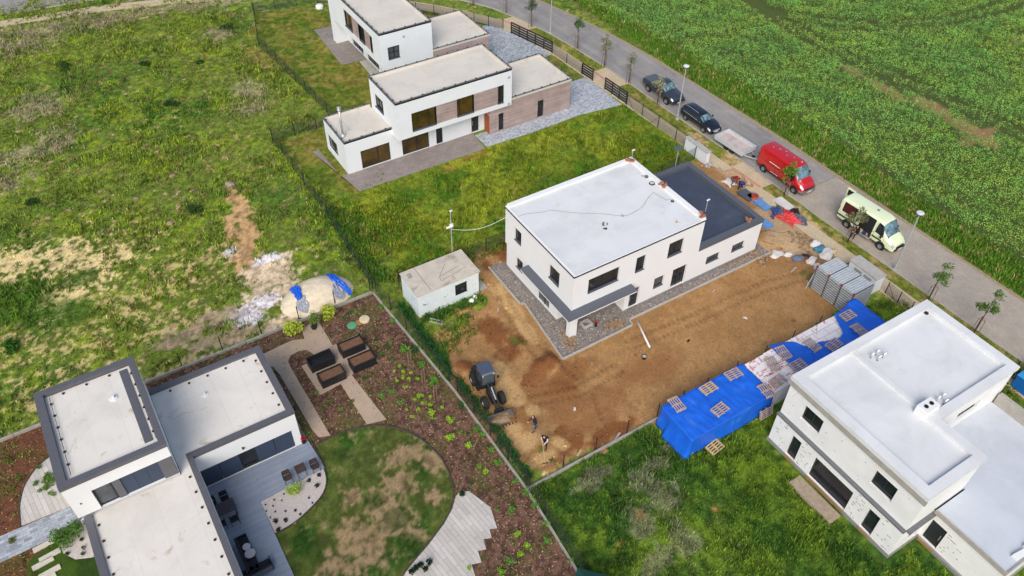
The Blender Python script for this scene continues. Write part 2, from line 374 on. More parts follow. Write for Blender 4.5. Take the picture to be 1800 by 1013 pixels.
    # mown lawns of the finished houses
    lawn = inpoly(x, y, H3LAWN) | inpoly(x, y, H2SIDE) | inpoly(x, y, [(47.5,66.2),(51.4,66.4),(51,72),(47.5,72.2)])
    lc = m(np.repeat(C(g_(108, 108, 42)), len(x), 0), C(g_(84, 102, 30)), sstep(.42, .6, n2))
    lc = m(lc, C(g_(132, 118, 66)), sstep(.55, .7, n3)*.6)
    col = np.where(lawn[:, None], lc, col)
    # meadow between the villas: yellower
    mid = inpoly(x, y, [(19,60),(20,47),(52.5,47),(52.4,59.3),(46,60.6)])
    mc = m(np.repeat(C(g_(106, 120, 34)), len(x), 0), C(g_(70, 102, 26)), sstep(.42, .62, n2*.6+n5*.4))
    mc = m(mc, C(g_(126, 134, 38)), sstep(.48, .68, fbm(x, y, .35, 4, 31)*.7+n5*.3)*.75)
    mc = m(mc, C(g_(132, 128, 64)), sstep(.6, .72, n3)*.35)
    mc = m(mc, C(g_(140, 90, 50)), sstep(.3, .7, blobs(x, y, [(835,275,2,.4),(790,295,1,.4)]))*.6)
    col = np.where(mid[:, None], mc, col)
    # rough lot at the bottom
    low = (x > 16.5) & (y < 24.4) & (x < 53)
    rc = m(np.repeat(C(g_(70, 94, 32)), len(x), 0), C(g_(90, 112, 34)), sstep(.42, .64, n2*.6+n5*.4))
    rc = m(rc, C(g_(44, 78, 26)), sstep(.46, .64, n1*.6+n3*.4)*.8)
    rc = m(rc, C(g_(140, 130, 112)), sstep(.42, .62, blobs(x, y, [(1040,845,1.5,.8,20),(1150,820,2,.7,10),(1165,870,1.2,1.2),(1120,850,1,1),(1130,920,1.2,1.4),(1200,950,1.2,1.5),(1160,985,1.5,.8),(1060,830,1,.6)])+.9*(n3-.5)+.7*(n5-.5))*.35)
    rc = m(rc, C(g_(150, 108, 70)), sstep(.5, .8, blobs(x, y, [(1125,905,.35,.6),(1258,895,.4,.25),(1092,955,.4,.3)])+.8*(n4-.5)+.4*(n5-.5))*.7)
    rc = m(rc, C(g_(98, 118, 30)), sstep(.42, .68, fbm(x, y, .3, 3, 44)*.7+n5*.3)*sstep(26, 34, x)*.8)
    col = np.where(low[:, None], rc, col)
    # verge by the street
    ver = (x > 52.5) & (x < 57) & (y < 82)
    vc = m(np.repeat(C(g_(104, 112, 42)), len(x), 0), C(g_(146, 128, 80)), sstep(.5, .66, n3)*.75)
    vc = m(vc, C(g_(166, 142, 100)), sstep(.4, .7, blobs(x, y, [(1290,280,1.4,1.4),(1225,245,1,1.6),(1400,375,1.2,2),(1430,400,.8,1.5)])+.4*(n4-.5))*.9)
    col = np.where(ver[:, None], vc, col)
    # crop field soil and far verge
    far = x > 61
    fc = m(np.repeat(C(g_(84, 104, 36)), len(x), 0), C(g_(128, 112, 74)), sstep(.5, .65, n3)*.6)
    col = np.where(far[:, None], fc, col)
    fld = x > 66
    fc = m(np.repeat(C(g_(80, 92, 48)), len(x), 0), C(g_(150, 118, 84)), sstep(.35, .6, blobs(x, y, [(1500,125,.8,1.5),(1640,190,1.2,3),(1700,225,1.2,3),(1730,245,1.5,2),(1560,160,1,3),(1795,68,1.5,1.2),(1720,240,3,1)])+.4*(n3-.5)))
    col = np.where(fld[:, None], fc, col)
    # construction soil
    wx = x+1.0*(fbm(x, y, .7, 3, 61)-.5)*2+.9*(fbm(x, y, 2.6, 2, 62)-.5); wy = y+1.0*(fbm(x, y, .7, 3, 65)-.5)*2+.9*(fbm(x, y, 2.6, 2, 66)-.5)
    soil = inpoly(wx, wy, SOIL)
    so = m(np.repeat(C(g_(170, 131, 86)), len(x), 0), C(g_(150, 112, 70)), sstep(.35, .68, n2*.5+n5*.5))
    so = m(so, C(g_(180, 146, 100)), sstep(.5, .72, n5*.5+n4*.5)*.45)
    so = m(so, C(g_(118, 86, 54)), sstep(.52, .72, n4)*.35)
    dk = blobs(x, y, [(872,585,1.5,1.7,20),(895,620,1.3,1.2),(855,570,.8,1),(960,640,1.6,1.1,20),(1000,655,1.6,1),(940,665,1.4,.9),(985,680,1.6,1.2),(880,440,1.5,1.6),(860,470,.6,1),(1000,780,1.8,.9,20),(1060,765,2,.7,15),(1100,750,1.5,.5,15),(990,760,1,.8),(1040,800,1.6,.5,15),(815,650,.8,.9),(905,600,1,.8),(1415,450,1,1),(1460,440,.7,.7)])
    k = sstep(.32, .74, dk*.95+.5*(n3-.5)+.5*(n5-.5)); so = m(so, C(g_(122, 76, 44)), k*.9)
    md = blobs(x, y, [(940,700,2.4,1.6,20),(1000,715,2.4,1.5,10),(1060,700,2.5,1.5),(920,730,1.4,1),(1010,650,2,1),(1150,650,3,1.5),(1040,740,2.5,1)])
    k = sstep(.25, .8, md+.5*(n2-.5)+.3*(n5-.5)); so = m(so, C(g_(142, 100, 62)), k*.75)
    lt = blobs(x, y, [(885,680,1.1,1.7),(905,700,1,1),(880,650,.7,1),(925,775,1.3,.9),(900,760,1,.8),(955,805,1.4,.6),(985,780,.6,.8),(935,720,.6,.7),(900,540,.7,2),(925,580,.7,2),(880,510,1,1),(1380,425,1.5,1.4),(1350,430,1.2,1),(1120,700,.01,.01)])
    k = sstep(.3, .72, lt*.95+.35*(n3-.5)+.4*(n5-.5)); so = m(so, C(g_(196, 160, 110)), k*.85)
    tk = tracks(x, y); so = so*(1-.28*tk[:, None])
    so = m(so, C(g_(188, 160, 126)), sstep(.3, .7, blobs(x, y, [(1385,415,2.2,2),(1400,440,1.5,1),(1280,300,1.2,2),(1350,385,1.5,2),(1440,440,1.2,1)]))*.75)
    gr = blobs(x, y, [(905,600,.35,.9),(1100,787,1.2,.3),(1430,487,1,.6),(1410,480,.6,.3),(950,790,.3,.3),(1010,810,1,.25)])
    so = m(so, C(g_(96, 104, 44)), sstep(.5, .7, gr+.5*(n4-.5))*.8)
    col = np.where(soil[:, None], so, col)
    k = sstep(.45, .62, blobs(x, y, [(780,590,1,1),(820,580,.8,.8),(815,545,1.4,.5),(845,510,.6,1),(800,610,.8,.7)])+.5*(n3-.5))*(~soil)
    col = m(col, C(g_(168, 128, 80)), k*.8)
    # garden mulch
    gar = inpoly(x, y, GARDEN)
    ga = m(np.repeat(C(g_(118, 90, 74)), len(x), 0), C(g_(80, 60, 48)), sstep(.4, .62, n4))
    ga = m(ga, C(g_(96, 92, 50)), sstep(.52, .66, n2)*.65)
    ga = m(ga, C(g_(78, 92, 40)), sstep(.6, .75, n3)*.5)
    ga = np.where((x < -6)[:, None], m(m(np.repeat(C(g_(108, 72, 52)), len(x), 0), C(g_(86, 84, 42)), sstep(.42, .66, n2)*.8), C(g_(74,50,38)), sstep(.5,.7,n4)*.5), ga)
    col = np.where(gar[:, None], ga, col)
    gl = inpoly(x, y, GLAWN)
    gc = m(np.repeat(C(g_(74, 84, 36)), len(x), 0), C(g_(50, 80, 24)), sstep(.45, .6, n2))
    dry = blobs(x, y, [(640,955,1.6,2,0),(680,900,1.2,1.6,0),(720,800,1.4,1.0,0),(700,850,1.0,1.4,0),(590,1000,1.6,.8,0),(620,870,.6,.8,0),(760,870,.7,.6,0),(755,810,1,1,0),(720,930,.8,.6)])
    gc = m(gc, C(g_(134, 112, 84)), sstep(.3, .78, dry*.85+.9*(n3-.36)+.8*(n4-.5)+.6*(n5-.5)+.3*(n2-.5))*.85)
    gc = m(gc, C(g_(34, 60, 14)), sstep(.35, .6, blobs(x, y, [(700,910,.9,.9),(660,880,.9,.7),(600,800,1,.8),(720,960,.8,1),(540,960,.8,1.4)])+.5*(n3-.5))*.6)
    col = np.where(gl[:, None], gc, col)
    gl2 = inpoly(x, y, BLAWN); col = np.where(gl2[:, None], m(np.repeat(C(g_(62, 84, 26)), len(x), 0), C(g_(44, 66, 20)), sstep(.45,.6,n2)), col)
    veg = (~soil) & (~gar | gl) & (x < 66)
    col = np.where(veg[:, None], col*(.80+.76*sstep(.3, .7, n5*.55+n4*.45))[:, None], col)
    cls = np.zeros(len(x), int)
    cls[soil] = 1; cls[gar] = 2; cls[gl | gl2] = 4; cls[lawn & ~soil] = 3
    return col, cls
xs = np.concatenate([[-420,-260,-160,-90,-55,-35,-24], np.arange(-16, 68, .15), [69,70,71,72,73,74,75,76,77,78,78.5,79,79.5,80,80.5,81,81.5,82,82.5,83,84,85,87,89,92,95,100,105,110,118,130,160,220,320,500]])
ys = np.concatenate([[-420,-260,-160,-90,-50,-20,-8], np.arange(0, 118, .15), [119,120,121,122,124,126,130,140,160,220,320,500]])
GX, GY = np.meshgrid(xs, ys, indexing='ij'); fx, fy = GX.ravel(), GY.ravel()
gcol, gcls = ground_color(fx, fy)
gz = np.zeros(len(fx))
fieldm = (fy > 48.5) & (fx < 52) & (gcls == 0)
gz += np.where(gcls == 1, 0.16*(fbm(fx, fy, .9, 4, 71)-.45), 0)
gz += np.where((gcls == 1), .55*blobs(fx, fy, [(960,640,1.1,.7,20),(812,650,.8,1.1)])+.22*blobs(fx, fy, [(880,590,1,1.3),(1290,305,.7,1.2),(1385,430,1.3,1.0),(905,615,.8,.8),(1410,455,.6,.6),(955,835,1.2,.4)])*(.5+fbm(fx,fy,1.8,3,75)), 0)
gz = np.where((gcls == 1) & (gz > .0), gz, np.minimum(gz, 0)*.4) - .05*tracks(fx, fy)*(gcls == 1)
gz += np.where((gcls == 0), .05*fbm(fx, fy, .8, 3, 81)-.03, 0)
edge = ((fx > 52.3) & (fx < 63)) | ((fx > 26.2) & (fx < 49) & (fy > 32.5) & (fy < 44.6)) | (gcls == 2)
gz = np.where(edge & (gcls != 1), np.minimum(gz, 0), gz)
gz = np.where((fx > 25.4) & (fx < 48.3) & (fy > 32.4) & (fy < 44.8), np.minimum(gz, 0), gz)
gme = bpy.data.meshes.new('ground')
nx, ny = len(xs), len(ys)
co = np.stack([fx, fy, gz], 1).astype(np.float32)
ii, jj = np.meshgrid(np.arange(nx-1), np.arange(ny-1), indexing='ij'); a0 = (ii*ny+jj).ravel()
quads = np.stack([a0, a0+ny, a0+ny+1, a0+1], 1).astype(np.int32)
def npmesh(me, co, faces, k):
    me.vertices.add(len(co)); me.vertices.foreach_set('co', np.ascontiguousarray(co, np.float32).ravel())
    nf = len(faces)
    me.loops.add(nf*k); me.loops.foreach_set('vertex_index', np.ascontiguousarray(faces, np.int32).ravel())
    me.polygons.add(nf); me.polygons.foreach_set('loop_start', np.arange(0, nf*k, k, dtype=np.int32))
    me.update(calc_edges=True)
def pcolor(me, cols, name='tint'):
    a = me.color_attributes.new(name, 'FLOAT_COLOR', 'POINT')
    a.data.foreach_set('color', np.concatenate([cols, np.ones((len(cols), 1))], 1).astype(np.float32).ravel())
npmesh(gme, co, quads, 4); pcolor(gme, gcol)
gme.polygons.foreach_set('use_smooth', [True]*len(gme.polygons))
ground = bpy.data.objects.new('ground', gme); COL.objects.link(ground); tag(ground, kind='structure')
gme.materials.append(attrmat('earth_and_turf', fine=0.42, fscale=7.0, bump=0.5))

def sheet(name, poly, z, material, z0=-0.06):
    o = MB().prism(poly, z0, z).build(name, material); tag(o, kind='structure'); return o
def roadmat():
    m, nt, b, pos = newmat('asphalt'); mp = _n(nt, 'ShaderNodeMapping'); mp.inputs['Scale'].default_value = (1.0, .07, 1); nt.links.new(pos, mp.inputs[0])
    c = mix(nt, s2l(156, 152, 148), s2l(138, 134, 131), ramp(nt, noise(nt, mp.outputs[0], 1.1, 5), [(.35, 0), (.65, 1.0)]))
    c = mix(nt, c, s2l(180, 170, 156), ramp(nt, noise(nt, pos, .5, 8, .7), [(.5, 0.0), (.72, .6)])); c = mix(nt, c, s2l(112, 106, 102), ramp(nt, noise(nt, pos, .22, 6, .6, .5), [(.6, 0.0), (.64, .25), (.8, .3)]))
    c = mix(nt, c, ramp(nt, noise(nt, pos, 22, 3), [(.3, .86), (.7, 1.04)]), 1.0, 'MULTIPLY')
    v = _n(nt, 'ShaderNodeTexVoronoi'); v.feature = 'DISTANCE_TO_EDGE'; v.inputs['Scale'].default_value = .16; nz = _n(nt, 'ShaderNodeTexNoise'); nz.inputs['Scale'].default_value = 1.2; nt.links.new(pos, nz.inputs['Vector'])
    av = _n(nt, 'ShaderNodeVectorMath', operation='ADD'); nt.links.new(pos, av.inputs[0]); nt.links.new(nz.outputs['Color'], av.inputs[1]); nt.links.new(av.outputs[0], v.inputs['Vector'])
    c = mix(nt, s2l(110, 104, 98), c, ramp(nt, v.outputs['Distance'], [(0.0, .35), (.006, 1.0)])); nt.links.new(c, b.inputs['Base Color']); b.inputs['Roughness'].default_value = .9; b.inputs['Specular IOR Level'].default_value = .2
    return m
MT['asphalt'] = roadmat()
MT['roadpaver'] = brickmat('road_pavers', s2l(184, 172, 156), s2l(170, 160, 148), s2l(140, 130, 118), 0.2, 0.1, 0.006, axis='yx', var=0.12)
MT['pavement'] = brickmat('pavement_blocks', s2l(208, 190, 158), s2l(196, 178, 148), s2l(165, 148, 120), 0.2, 0.2, 0.008, var=0.1)
MT['redpaver'] = mat('red_tactile_paving', s2l(205, 150, 128), 0.9, var=0.1)
MT['cobble'] = brickmat('mixed_grey_cobbles', s2l(200, 206, 212), s2l(140, 148, 158), s2l(150, 152, 155), 0.22, 0.13, 0.01, var=0.1)
MT['slab_brown'] = brickmat('brown_grey_slabs', s2l(152, 142, 136), s2l(140, 130, 126), s2l(120, 108, 102), 0.6, 0.4, 0.012, var=0.08)
MT['gravelstrip'] = mat('sandy_gravel', s2l(178, 160, 132), 0.95, var=0.2, scale=4)
sheet('asphalt_road', [p for p in strip(KERB[4:], FARK[4:])] + [(61.95,38.2),(55.9,38.2)][::1], 0.012, MT['asphalt'])
sheet('paved_road', [(55.9,38.15),(61.98,38.15),(62.0,20),(62.3,5),(62.5,-40),(56.3,-40),(56.2,5),(56.0,20),(55.9,30)], 0.012, MT['roadpaver'])
sheet('gravel_road_edge', strip(FARK, [(p[0]+.45+.1*math.sin(i*2.1), p[1]+(.35 if p[1] > 85 else 0)) for i, p in enumerate(FARK)]), 0.006, MT['gravelstrip'])
sheet('pavement', strip(PV1, PV0), 0.05, MT['pavement'])
def offs(L, d): return [(p[0]+d, p[1]+(d if p[1] > 84 else 0)) for p in L]
# kerb stones, broken where driveways meet the road
def subline(L, y0, y1):
    out = []
    def xy(y):
        for a, b in zip(L[:-1], L[1:]):
            if min(a[1], b[1]) <= y <= max(a[1], b[1]) and a[1] != b[1]:
                t = (y-a[1])/(b[1]-a[1]); return (a[0]+t*(b[0]-a[0]), y)
    return [xy(y0)] + [p for p in L if y0 < p[1] < y1] + [xy(y1)]
for nm_, (ya, yb) in {'kerb': (-39, 116)}.items():
    k_ = subline(KERB, ya, yb)
    sheet('kerb', strip(k_, offs(k_, -.14)), 0.075, MT['kerb'])
k_ = subline(PV0, 23, 60); 
for ya, yb in ((79.2,83.2),(62.7,66.8),(40.6,44.7)):
    a = subline(PV1, ya, yb); b = offs(subline(KERB, ya, yb), -.16)
    sheet('driveway_apron', strip(offs(a, .004), b), 0.046, MT['pavement'])
    c = offs(subline(PV1, ya+.15, yb-.15), -.22); sheet('red_tactile_paving', strip(c, offs(c, .38)), 0.056, MT['redpaver'])
# cobbled yards
sheet('cobbled_driveway', P2([(868,40),(850,46)]) + [(44.3,81.5),(44.3,75.2),(38.5,75.2),(37.0,68.2),(46.9,68),(47.3,72.3),(51.3,72.6),(51.6,72.8),(50.9,77.3),(50.0,80.2)], 0.03, MT['cobble'])
sheet('cobbled_path', [(35.2,60.2),(35.2,62.6),(40.2,62.6),(46.6,61.8),(46.9,68),(47.2,66.2),(51.8,66.3),(51.95,62.8),(51.9,59.5),(46.8,60.2),(40.5,60.0)], 0.035, MT['cobble'])
sheet('terrace_slabs', [(21.1,60.1),(34.9,60.0),(35.2,63.2),(20.5,63.2),(20.4,68.5),(19.7,68.5)], 0.04, MT['slab_brown'])
sheet('terrace_slabs', [(29.75,92.6),(29.2,83.1),(32.25,82.7),(32.25,92.4)], 0.04, MT['slab_brown'])
sheet('concrete_strip', [(30.9,75.0),(32.2,75.0),(32.25,82.6),(31.3,82.7)], 0.03, MT['concrete'])
# ================================================================== HOUSES
def pt(face, v, a, z, d=0.0):
    if face == '-y': return (a, v+d, z)
    if face == '+y': return (a, v-d, z)
    if face == '-x': return (v+d, a, z)
    return (v-d, a, z)
def wall(mb, face, v, a0, a1, z0, z1, ops=(), depth=0.2):
    As = sorted({a0, a1, *[o[0] for o in ops], *[o[1] for o in ops]})
    Zs = sorted({z0, z1, *[o[2] for o in ops], *[o[3] for o in ops]})
    for i in range(len(As)-1):
        for j in range(len(Zs)-1):
            ca, cz = (As[i]+As[i+1])/2, (Zs[j]+Zs[j+1])/2
            if any(o[0] < ca < o[1] and o[2] < cz < o[3] for o in ops): continue
            mb.quad(pt(face,v,As[i],Zs[j]), pt(face,v,As[i+1],Zs[j]), pt(face,v,As[i+1],Zs[j+1]), pt(face,v,As[i],Zs[j+1]))
    for b0, b1, c0, c1 in [o[:4] for o in ops]:
        for (p, q) in (((b0,c0),(b1,c0)),((b1,c0),(b1,c1)),((b1,c1),(b0,c1)),((b0,c1),(b0,c0))):
            mb.quad(pt(face,v,*p), pt(face,v,*q), pt(face,v,*q,depth), pt(face,v,*p,depth))
def pbox(mb, face, v, a0, a1, z0, z1, d0, d1):
    p, q = pt(face, v, a0, z0, d0), pt(face, v, a1, z1, d1)
    mb.box(min(p[0],q[0]), max(p[0],q[0]), min(p[1],q[1]), max(p[1],q[1]), z0, z1)
def window(par, face, v, op, mull=(), glass='glass', depth=0.15, sill=True, fw=0.075, name='window', hmull=(), fmat='frame', sillmat='anthracite'):
    a0, a1, z0, z1 = op[:4]
    f = MB(); d0, d1 = depth, depth+.06
    a0 += .004; a1 -= .004; z0 += .004; z1 -= .004
    pbox(f, face, v, a0, a0+fw, z0, z1, d0, d1); pbox(f, face, v, a1-fw, a1, z0, z1, d0, d1)
    pbox(f, face, v, a0+fw, a1-fw, z0, z0+fw, d0, d1); pbox(f, face, v, a0+fw, a1-fw, z1-fw, z1, d0, d1)
    cuts = [a0+fw] + [a0+(a1-a0)*m for m in mull] + [a1-fw]
    for c in cuts[1:-1]: pbox(f, face, v, c-.05, c+.05, z0+fw, z1-fw, d0, d1)
    for h in hmull: pbox(f, face, v, a0+fw, a1-fw, z0+(z1-z0)*h-.035, z0+(z1-z0)*h+.035, d0, d1)
    fo = f.build(name, MT[fmat], par, world=True)
    g = MB(); g.quad(pt(face,v,a0+.02,z0+.02,depth+.035), pt(face,v,a1-.02,z0+.02,depth+.035), pt(face,v,a1-.02,z1-.02,depth+.035), pt(face,v,a0+.02,z1-.02,depth+.035))
    g.build('pane', MT[glass], fo, world=True)
    if sill:
        s = MB(); pbox(s, face, v, a0, a1, z0-.0, z0+.02, -.05, depth-.002)
        s.build('sill', MT[sillmat], fo, world=True)
    return fo
def door(par, face, v, op, depth=0.15, m='frame', handle=True, leafname='door', label=None):
    a0, a1, z0, z1 = op[:4]; b = MB()
    pbox(b, face, v, a0+.003, a1-.003, z0+.003, z1-.003, depth, depth+.06)
    pbox(b, face, v, a0+.1, a1-.1, z0+.12, z1-.12, depth-.015, depth-.001)
    o = b.build(leafname, MT[m], par, world=True)
    if handle:
        h = MB(); pbox(h, face, v, a0+.14, a0+.18, (z0+z1)/2-.25, (z0+z1)/2+.25, depth-.07, depth-.03)
        h.build('handle', MT['steel'], o, world=True)
    if label: o['label'] = label
    return o
def ring(mb, x0, x1, y0, y1, w, z0, z1, sides='wsen'):
    """parapet ring butted at the corners; w may be a dict per side"""
    W = w if isinstance(w, dict) else dict(w=w, e=w, s=w, n=w)
    if 's' in sides: mb.box(x0, x1, y0, y0+W['s'], z0, z1)
    if 'n' in sides: mb.box(x0, x1, y1-W['n'], y1, z0, z1)
    ya = y0+(W['s'] if 's' in sides else 0); yb = y1-(W['n'] if 'n' in sides else 0)
    if 'w' in sides: mb.box(x0, x0+W['w'], ya, yb, z0, z1)
    if 'e' in sides: mb.box(x1-W['e'], x1, ya, yb, z0, z1)
def supports(par, pts, z, mesh=[None], wire=True):
    prev = None
    for x, y in pts:
        if mesh[0] is None:
            mesh[0] = MB().lathe((0,0,0), [(.085,0),(.085,.05),(.03,.07),(.025,.13)], 8).build('wire_support', MT['clip'], par)
            o = mesh[0]
        else:
            o = bpy.data.objects.new('wire_support', mesh[0].data); COL.objects.link(o); o.parent = par
        po = OFF[par.name]; o.location = (x-po[0], y-po[1], z-po[2])
def line_pts(a, b, step):
    n = max(1, round(math.hypot(b[0]-a[0], b[1]-a[1])/step)); return [(a[0]+(b[0]-a[0])*(i+.5)/n, a[1]+(b[1]-a[1])*(i+.5)/n) for i in range(n)]
def vent(par, x, y, z, r=.07, h=.3, m='render', name='roof_vent', hood=True):
    b = MB().tube([(x,y,z),(x,y,z+h)], r, 10)
    if hood: b.lathe((x,y,z+h-.02), [(r*1.7,0),(r*1.9,.06),(r*1.2,.12)], 10)
    return b.build(name, MT[m], par, world=True)

# ---------------------------------------------------------------- the white house on the building plot
H = thing('house', 'new two storey white house with pale roof in the middle of the bare soil plot', 'house', (33.6, 39, 0))
opF = [(28.7,31.65,4.28,5.75),(33.25,34.2,4.22,5.8),(36.5,38.05,4.26,5.79)]
opG = [(35.55,36.6,1.34,2.47),(33.1,34.05,0.2,2.45),(37.5,39.0,0.25,2.5),(41.2,42.7,1.38,2.15),(44.1,45.55,1.35,2.15)]
opL = [(41.4,42.45,4.33,5.66),(36.0,37.45,4.15,5.6)]; opLg = [(41.3,42.35,1.32,2.5)]; opLd = [(37.3,39.0,.25,2.4)]
m = MB()
wall(m, '-y', 34.2, 27.3, 40.0, 3.0, 6.7, opF)
wall(m, '-y', 34.2, 32.6, 40.0, 0.35, 3.0, [opG[0],(33.1,34.05,.35,2.45),(37.5,39.0,.35,2.5)])
wall(m, '-y', 34.2, 40.0, 47.2, 0.35, 3.7, opG[3:])
wall(m, '-x', 27.3, 34.2, 43.8, 3.0, 6.7, opL)
wall(m, '-x', 27.45, 36.2, 43.8, 0.35, 3.0, opLg + [(37.3,39.0,.35,2.4)])
wall(m, '-y', 36.2, 27.45, 32.6, 0.35, 3.0, [(28.6,31.6,.36,2.5)])
wall(m, '-x', 32.6, 34.2, 36.2, 0.35, 3.0)
wall(m, '+x', 40.0, 34.2, 43.8, 3.7, 6.7); wall(m, '+y', 43.8, 27.3, 40.0, 3.0, 6.7); wall(m, '+y', 43.8, 27.45, 47.2, 0.35, 3.0)
wall(m, '+x', 47.2, 34.2, 43.9, 0.35, 3.7); wall(m, '+y', 43.9, 40.0, 47.2, 3.0, 3.7)
m.quad((27.3,34.2,3.0),(32.6,34.2,3.0),(32.6,36.2,3.0),(27.3,36.2,3.0)); m.quad((27.3,36.2,3.0),(27.45,36.2,3.0),(27.45,43.8,3.0),(27.3,43.8,3.0))
m.build('wall', MT['render'], H, world=True, fixn=False)
m = MB(); m.box(32.66,33.1,34.26,43.7,0,.349); m.box(34.05,37.5,34.26,40,0,.349); m.box(39.0,47.14,34.26,43.7,0,.349); m.box(27.51,32.66,36.26,43.7,0,.349)
m.build('plinth', MT['grey_render'], H, world=True)
m = MB(); m.box(27.3,28.0,34.2,34.65,0,3.0); m.build('pillar', MT['render'], H, world=True)
m = MB(); m.box(27.26,40.04,34.16,43.84,6.7,6.76)
m.build('roof', MT['roof_white'], H, world=True)
m = MB(); ring(m, 27.26,40.04,34.16,43.84, dict(w=.2,e=.42,s=.1,n=.42), 6.76, 6.80, 'ws'); ring(m, 27.46,40.06,34.26,43.86, .42, 6.76, 6.94, 'en')
m.build('parapet', MT['render'], H, world=True)
m = MB(); m.box(27.23,40.06,34.12,34.158,6.66,6.765); m.box(27.22,27.258,34.12,43.84,6.66,6.765)
m.build('roof_edge', MT['black'], H, world=True)
m = MB(); m.box(40.003,47.15,34.25,43.85,3.3,3.42); m.build('garage_roof', MT['roof_dark'], H, world=True)
m = MB(); ring(m, 40.004,47.26,34.14,43.96, dict(w=.1,e=.5,s=.5,n=.5), 3.42, 3.78, 'sen')
m.build('garage_parapet', MT['anthracite'], H, world=True)
m = MB()  # canopy wrapping the corner, slightly sloping outwards
zt = 3.3
m.prism([(26.5,33.35),(33.0,33.35),(33.0,34.195),(27.295,34.195),(27.295,40.2),(26.5,40.2)], 3.0, 3.17, cap0=True)
m.build('canopy', MT['render'], H, world=True)
m = MB(); m.prism([(26.46,33.31),(33.04,33.31),(33.04,34.19),(27.29,34.19),(27.29,40.24),(26.46,40.24)], 3.171, 3.21, cap0=True)
m.build('canopy_covering', MT['anthracite'], H, world=True)
for op, mu in zip(opF, ((.5,),(.5,),(.5,))): window(H, '-y', 34.2, op, mu, glass='glass')
window(H, '-y', 34.2, opG[0], (), 'glass_grey')
door(H, '-y', 34.2, (33.1,34.05,.1,2.45)); window(H, '-y', 34.2, (37.5,39.0,.1,2.5), (.5,), sill=False, name='glazed_door')
for op in opG[3:]: window(H, '-y', 34.2, op, (), 'glass_grey')
for op in opL: window(H, '-x', 27.3, op, (.5,))
window(H, '-x', 27.45, opLg[0], (.5,)); window(H, '-x', 27.45, (37.3,39.0,.1,2.4), (.5,), 'glass_grey', sill=False, name='glazed_door')
window(H, '-y', 36.2, (28.6,31.6,.1,2.5), (.5,), 'glass', sill=False, name='glazed_door')
# weld seams and dirt stay in the membrane material; small things on the roof belong to the house or lie on it
for i, (px, py, z) in enumerate([(1110,284,6.94),(1167,325,6.94),(1235,379,6.94),(1317,387,3.78)]):
    x, y, _ = at(px, py, z); x -= .1
    t = thing('brick_stack', ['small stack of orange bricks on the far top corner of the white house roof', 'orange bricks stacked half way along the white roof parapet', 'orange bricks at the roof corner above the dark garage roof', 'orange bricks on the outer corner of the dark garage roof'][i], 'bricks', (x, y, z))
    rn = random.Random(i)
    for k in range(7 if i != 3 else 4):
        MB().rbox((rn.uniform(-.22,.22), rn.uniform(-.3,.3), .07+.14*(k // 4)), (.28,.15,.135), rz=rn.choice((0,.1,1.5,1.65))).build('brick', MT['brick'], t, bevel=.006)
cable = []
for px, py in [(893,385),(920,378),(968,370),(1020,374),(1085,379),(1095,380),(1110,376),(1130,362),(1142,345),(1148,338),(1160,345),(1172,352),(1182,350)]: cable.append(Vector(at(px, py, 6.79)))
c2 = []
for a, b in zip(cable[:-1], cable[1:]): c2 += [a.lerp(b, t)+Vector((.06*math.sin(a.x*9+t*5), .06*math.cos(a.y*7+t*4), 0)) for t in (0,.33,.66)]
tag(MB().tube(c2[2:], .010, 5).build('cable', MT['anthracite']), 'thin dark cable lying in a loose line across the pale house roof', 'cable')
for i, (px, py, r) in enumerate([(1136,311,.16),(1146,323,.24),(1182,354,.13)]):
    b = MB()
    for k in range(3): b.tube([(at(px,py,6.78)[0]+(r-k*.02)*math.cos(t), at(px,py,6.78)[1]+(r-k*.02)*math.sin(t), 6.79+k*.03) for t in np.linspace(0, 6.1, 16)], .018, 5)
    tag(b.build('cable_coil', MT['black']), ['small dark coil on the white roof nearest its top corner', 'larger dark cable coil beside the roof parapet bricks', 'thin pale coil at the roof edge near the garage'][i], 'coil')
for i, (px, py) in enumerate([(1095,379),(1062,394),(1064,402),(1132,310),(1190,392)]):
    x, y, _ = at(px, py, 6.78); b = MB()
    for k in range(4): b.rbox((x+random.uniform(-.2,.2), y+random.uniform(-.15,.15), 6.80), (random.uniform(.08,.25), .06, .07), rz=random.uniform(0,3))
    tag(b.build('offcuts', MT[['steel','black','black','steel','pallet_new'][i]]), ['silver clamps lying where the cable bends on the white roof', 'upper of two dark offcuts on the white roof', 'lower of two dark offcuts on the white roof', 'grey scraps near the top corner of the white roof', 'brown scraps near the garage end of the white roof'][i], 'scraps')
for i, (px, py, z, lab) in enumerate([(1110,284,6.9,'thin pole with white fitting at the far top corner of the white roof'),(1240,372,6.9,'thin pole with white fitting at the roof corner by the dark garage roof')]):
    x, y, _ = at(px, py, z); t = thing('mast', lab, 'mast', (x, y, z))
    MB().tube([(0,0,0),(0,0,1.1)], .025, 6).build('pole', MT['galv'], t); MB().rbox((.05,0,1.15), (.3,.1,.08)).build('fitting', MT['render'], t, bevel=.01)
x, y = at2(1143, 305); t = thing('satellite_dish', 'dark dish on a thin pole behind the white house', 'dish', (x+.3, 45.2, 0))
MB().tube([(0,0,0),(0,0,4.4)], .035, 6).build('pole', MT['galv'], t); MB().lathe((0,0,4.4), [(.03,0),(.3,.08),(.42,.16),(.40,.17)], 14).build('dish', MT['anthracite'], t)
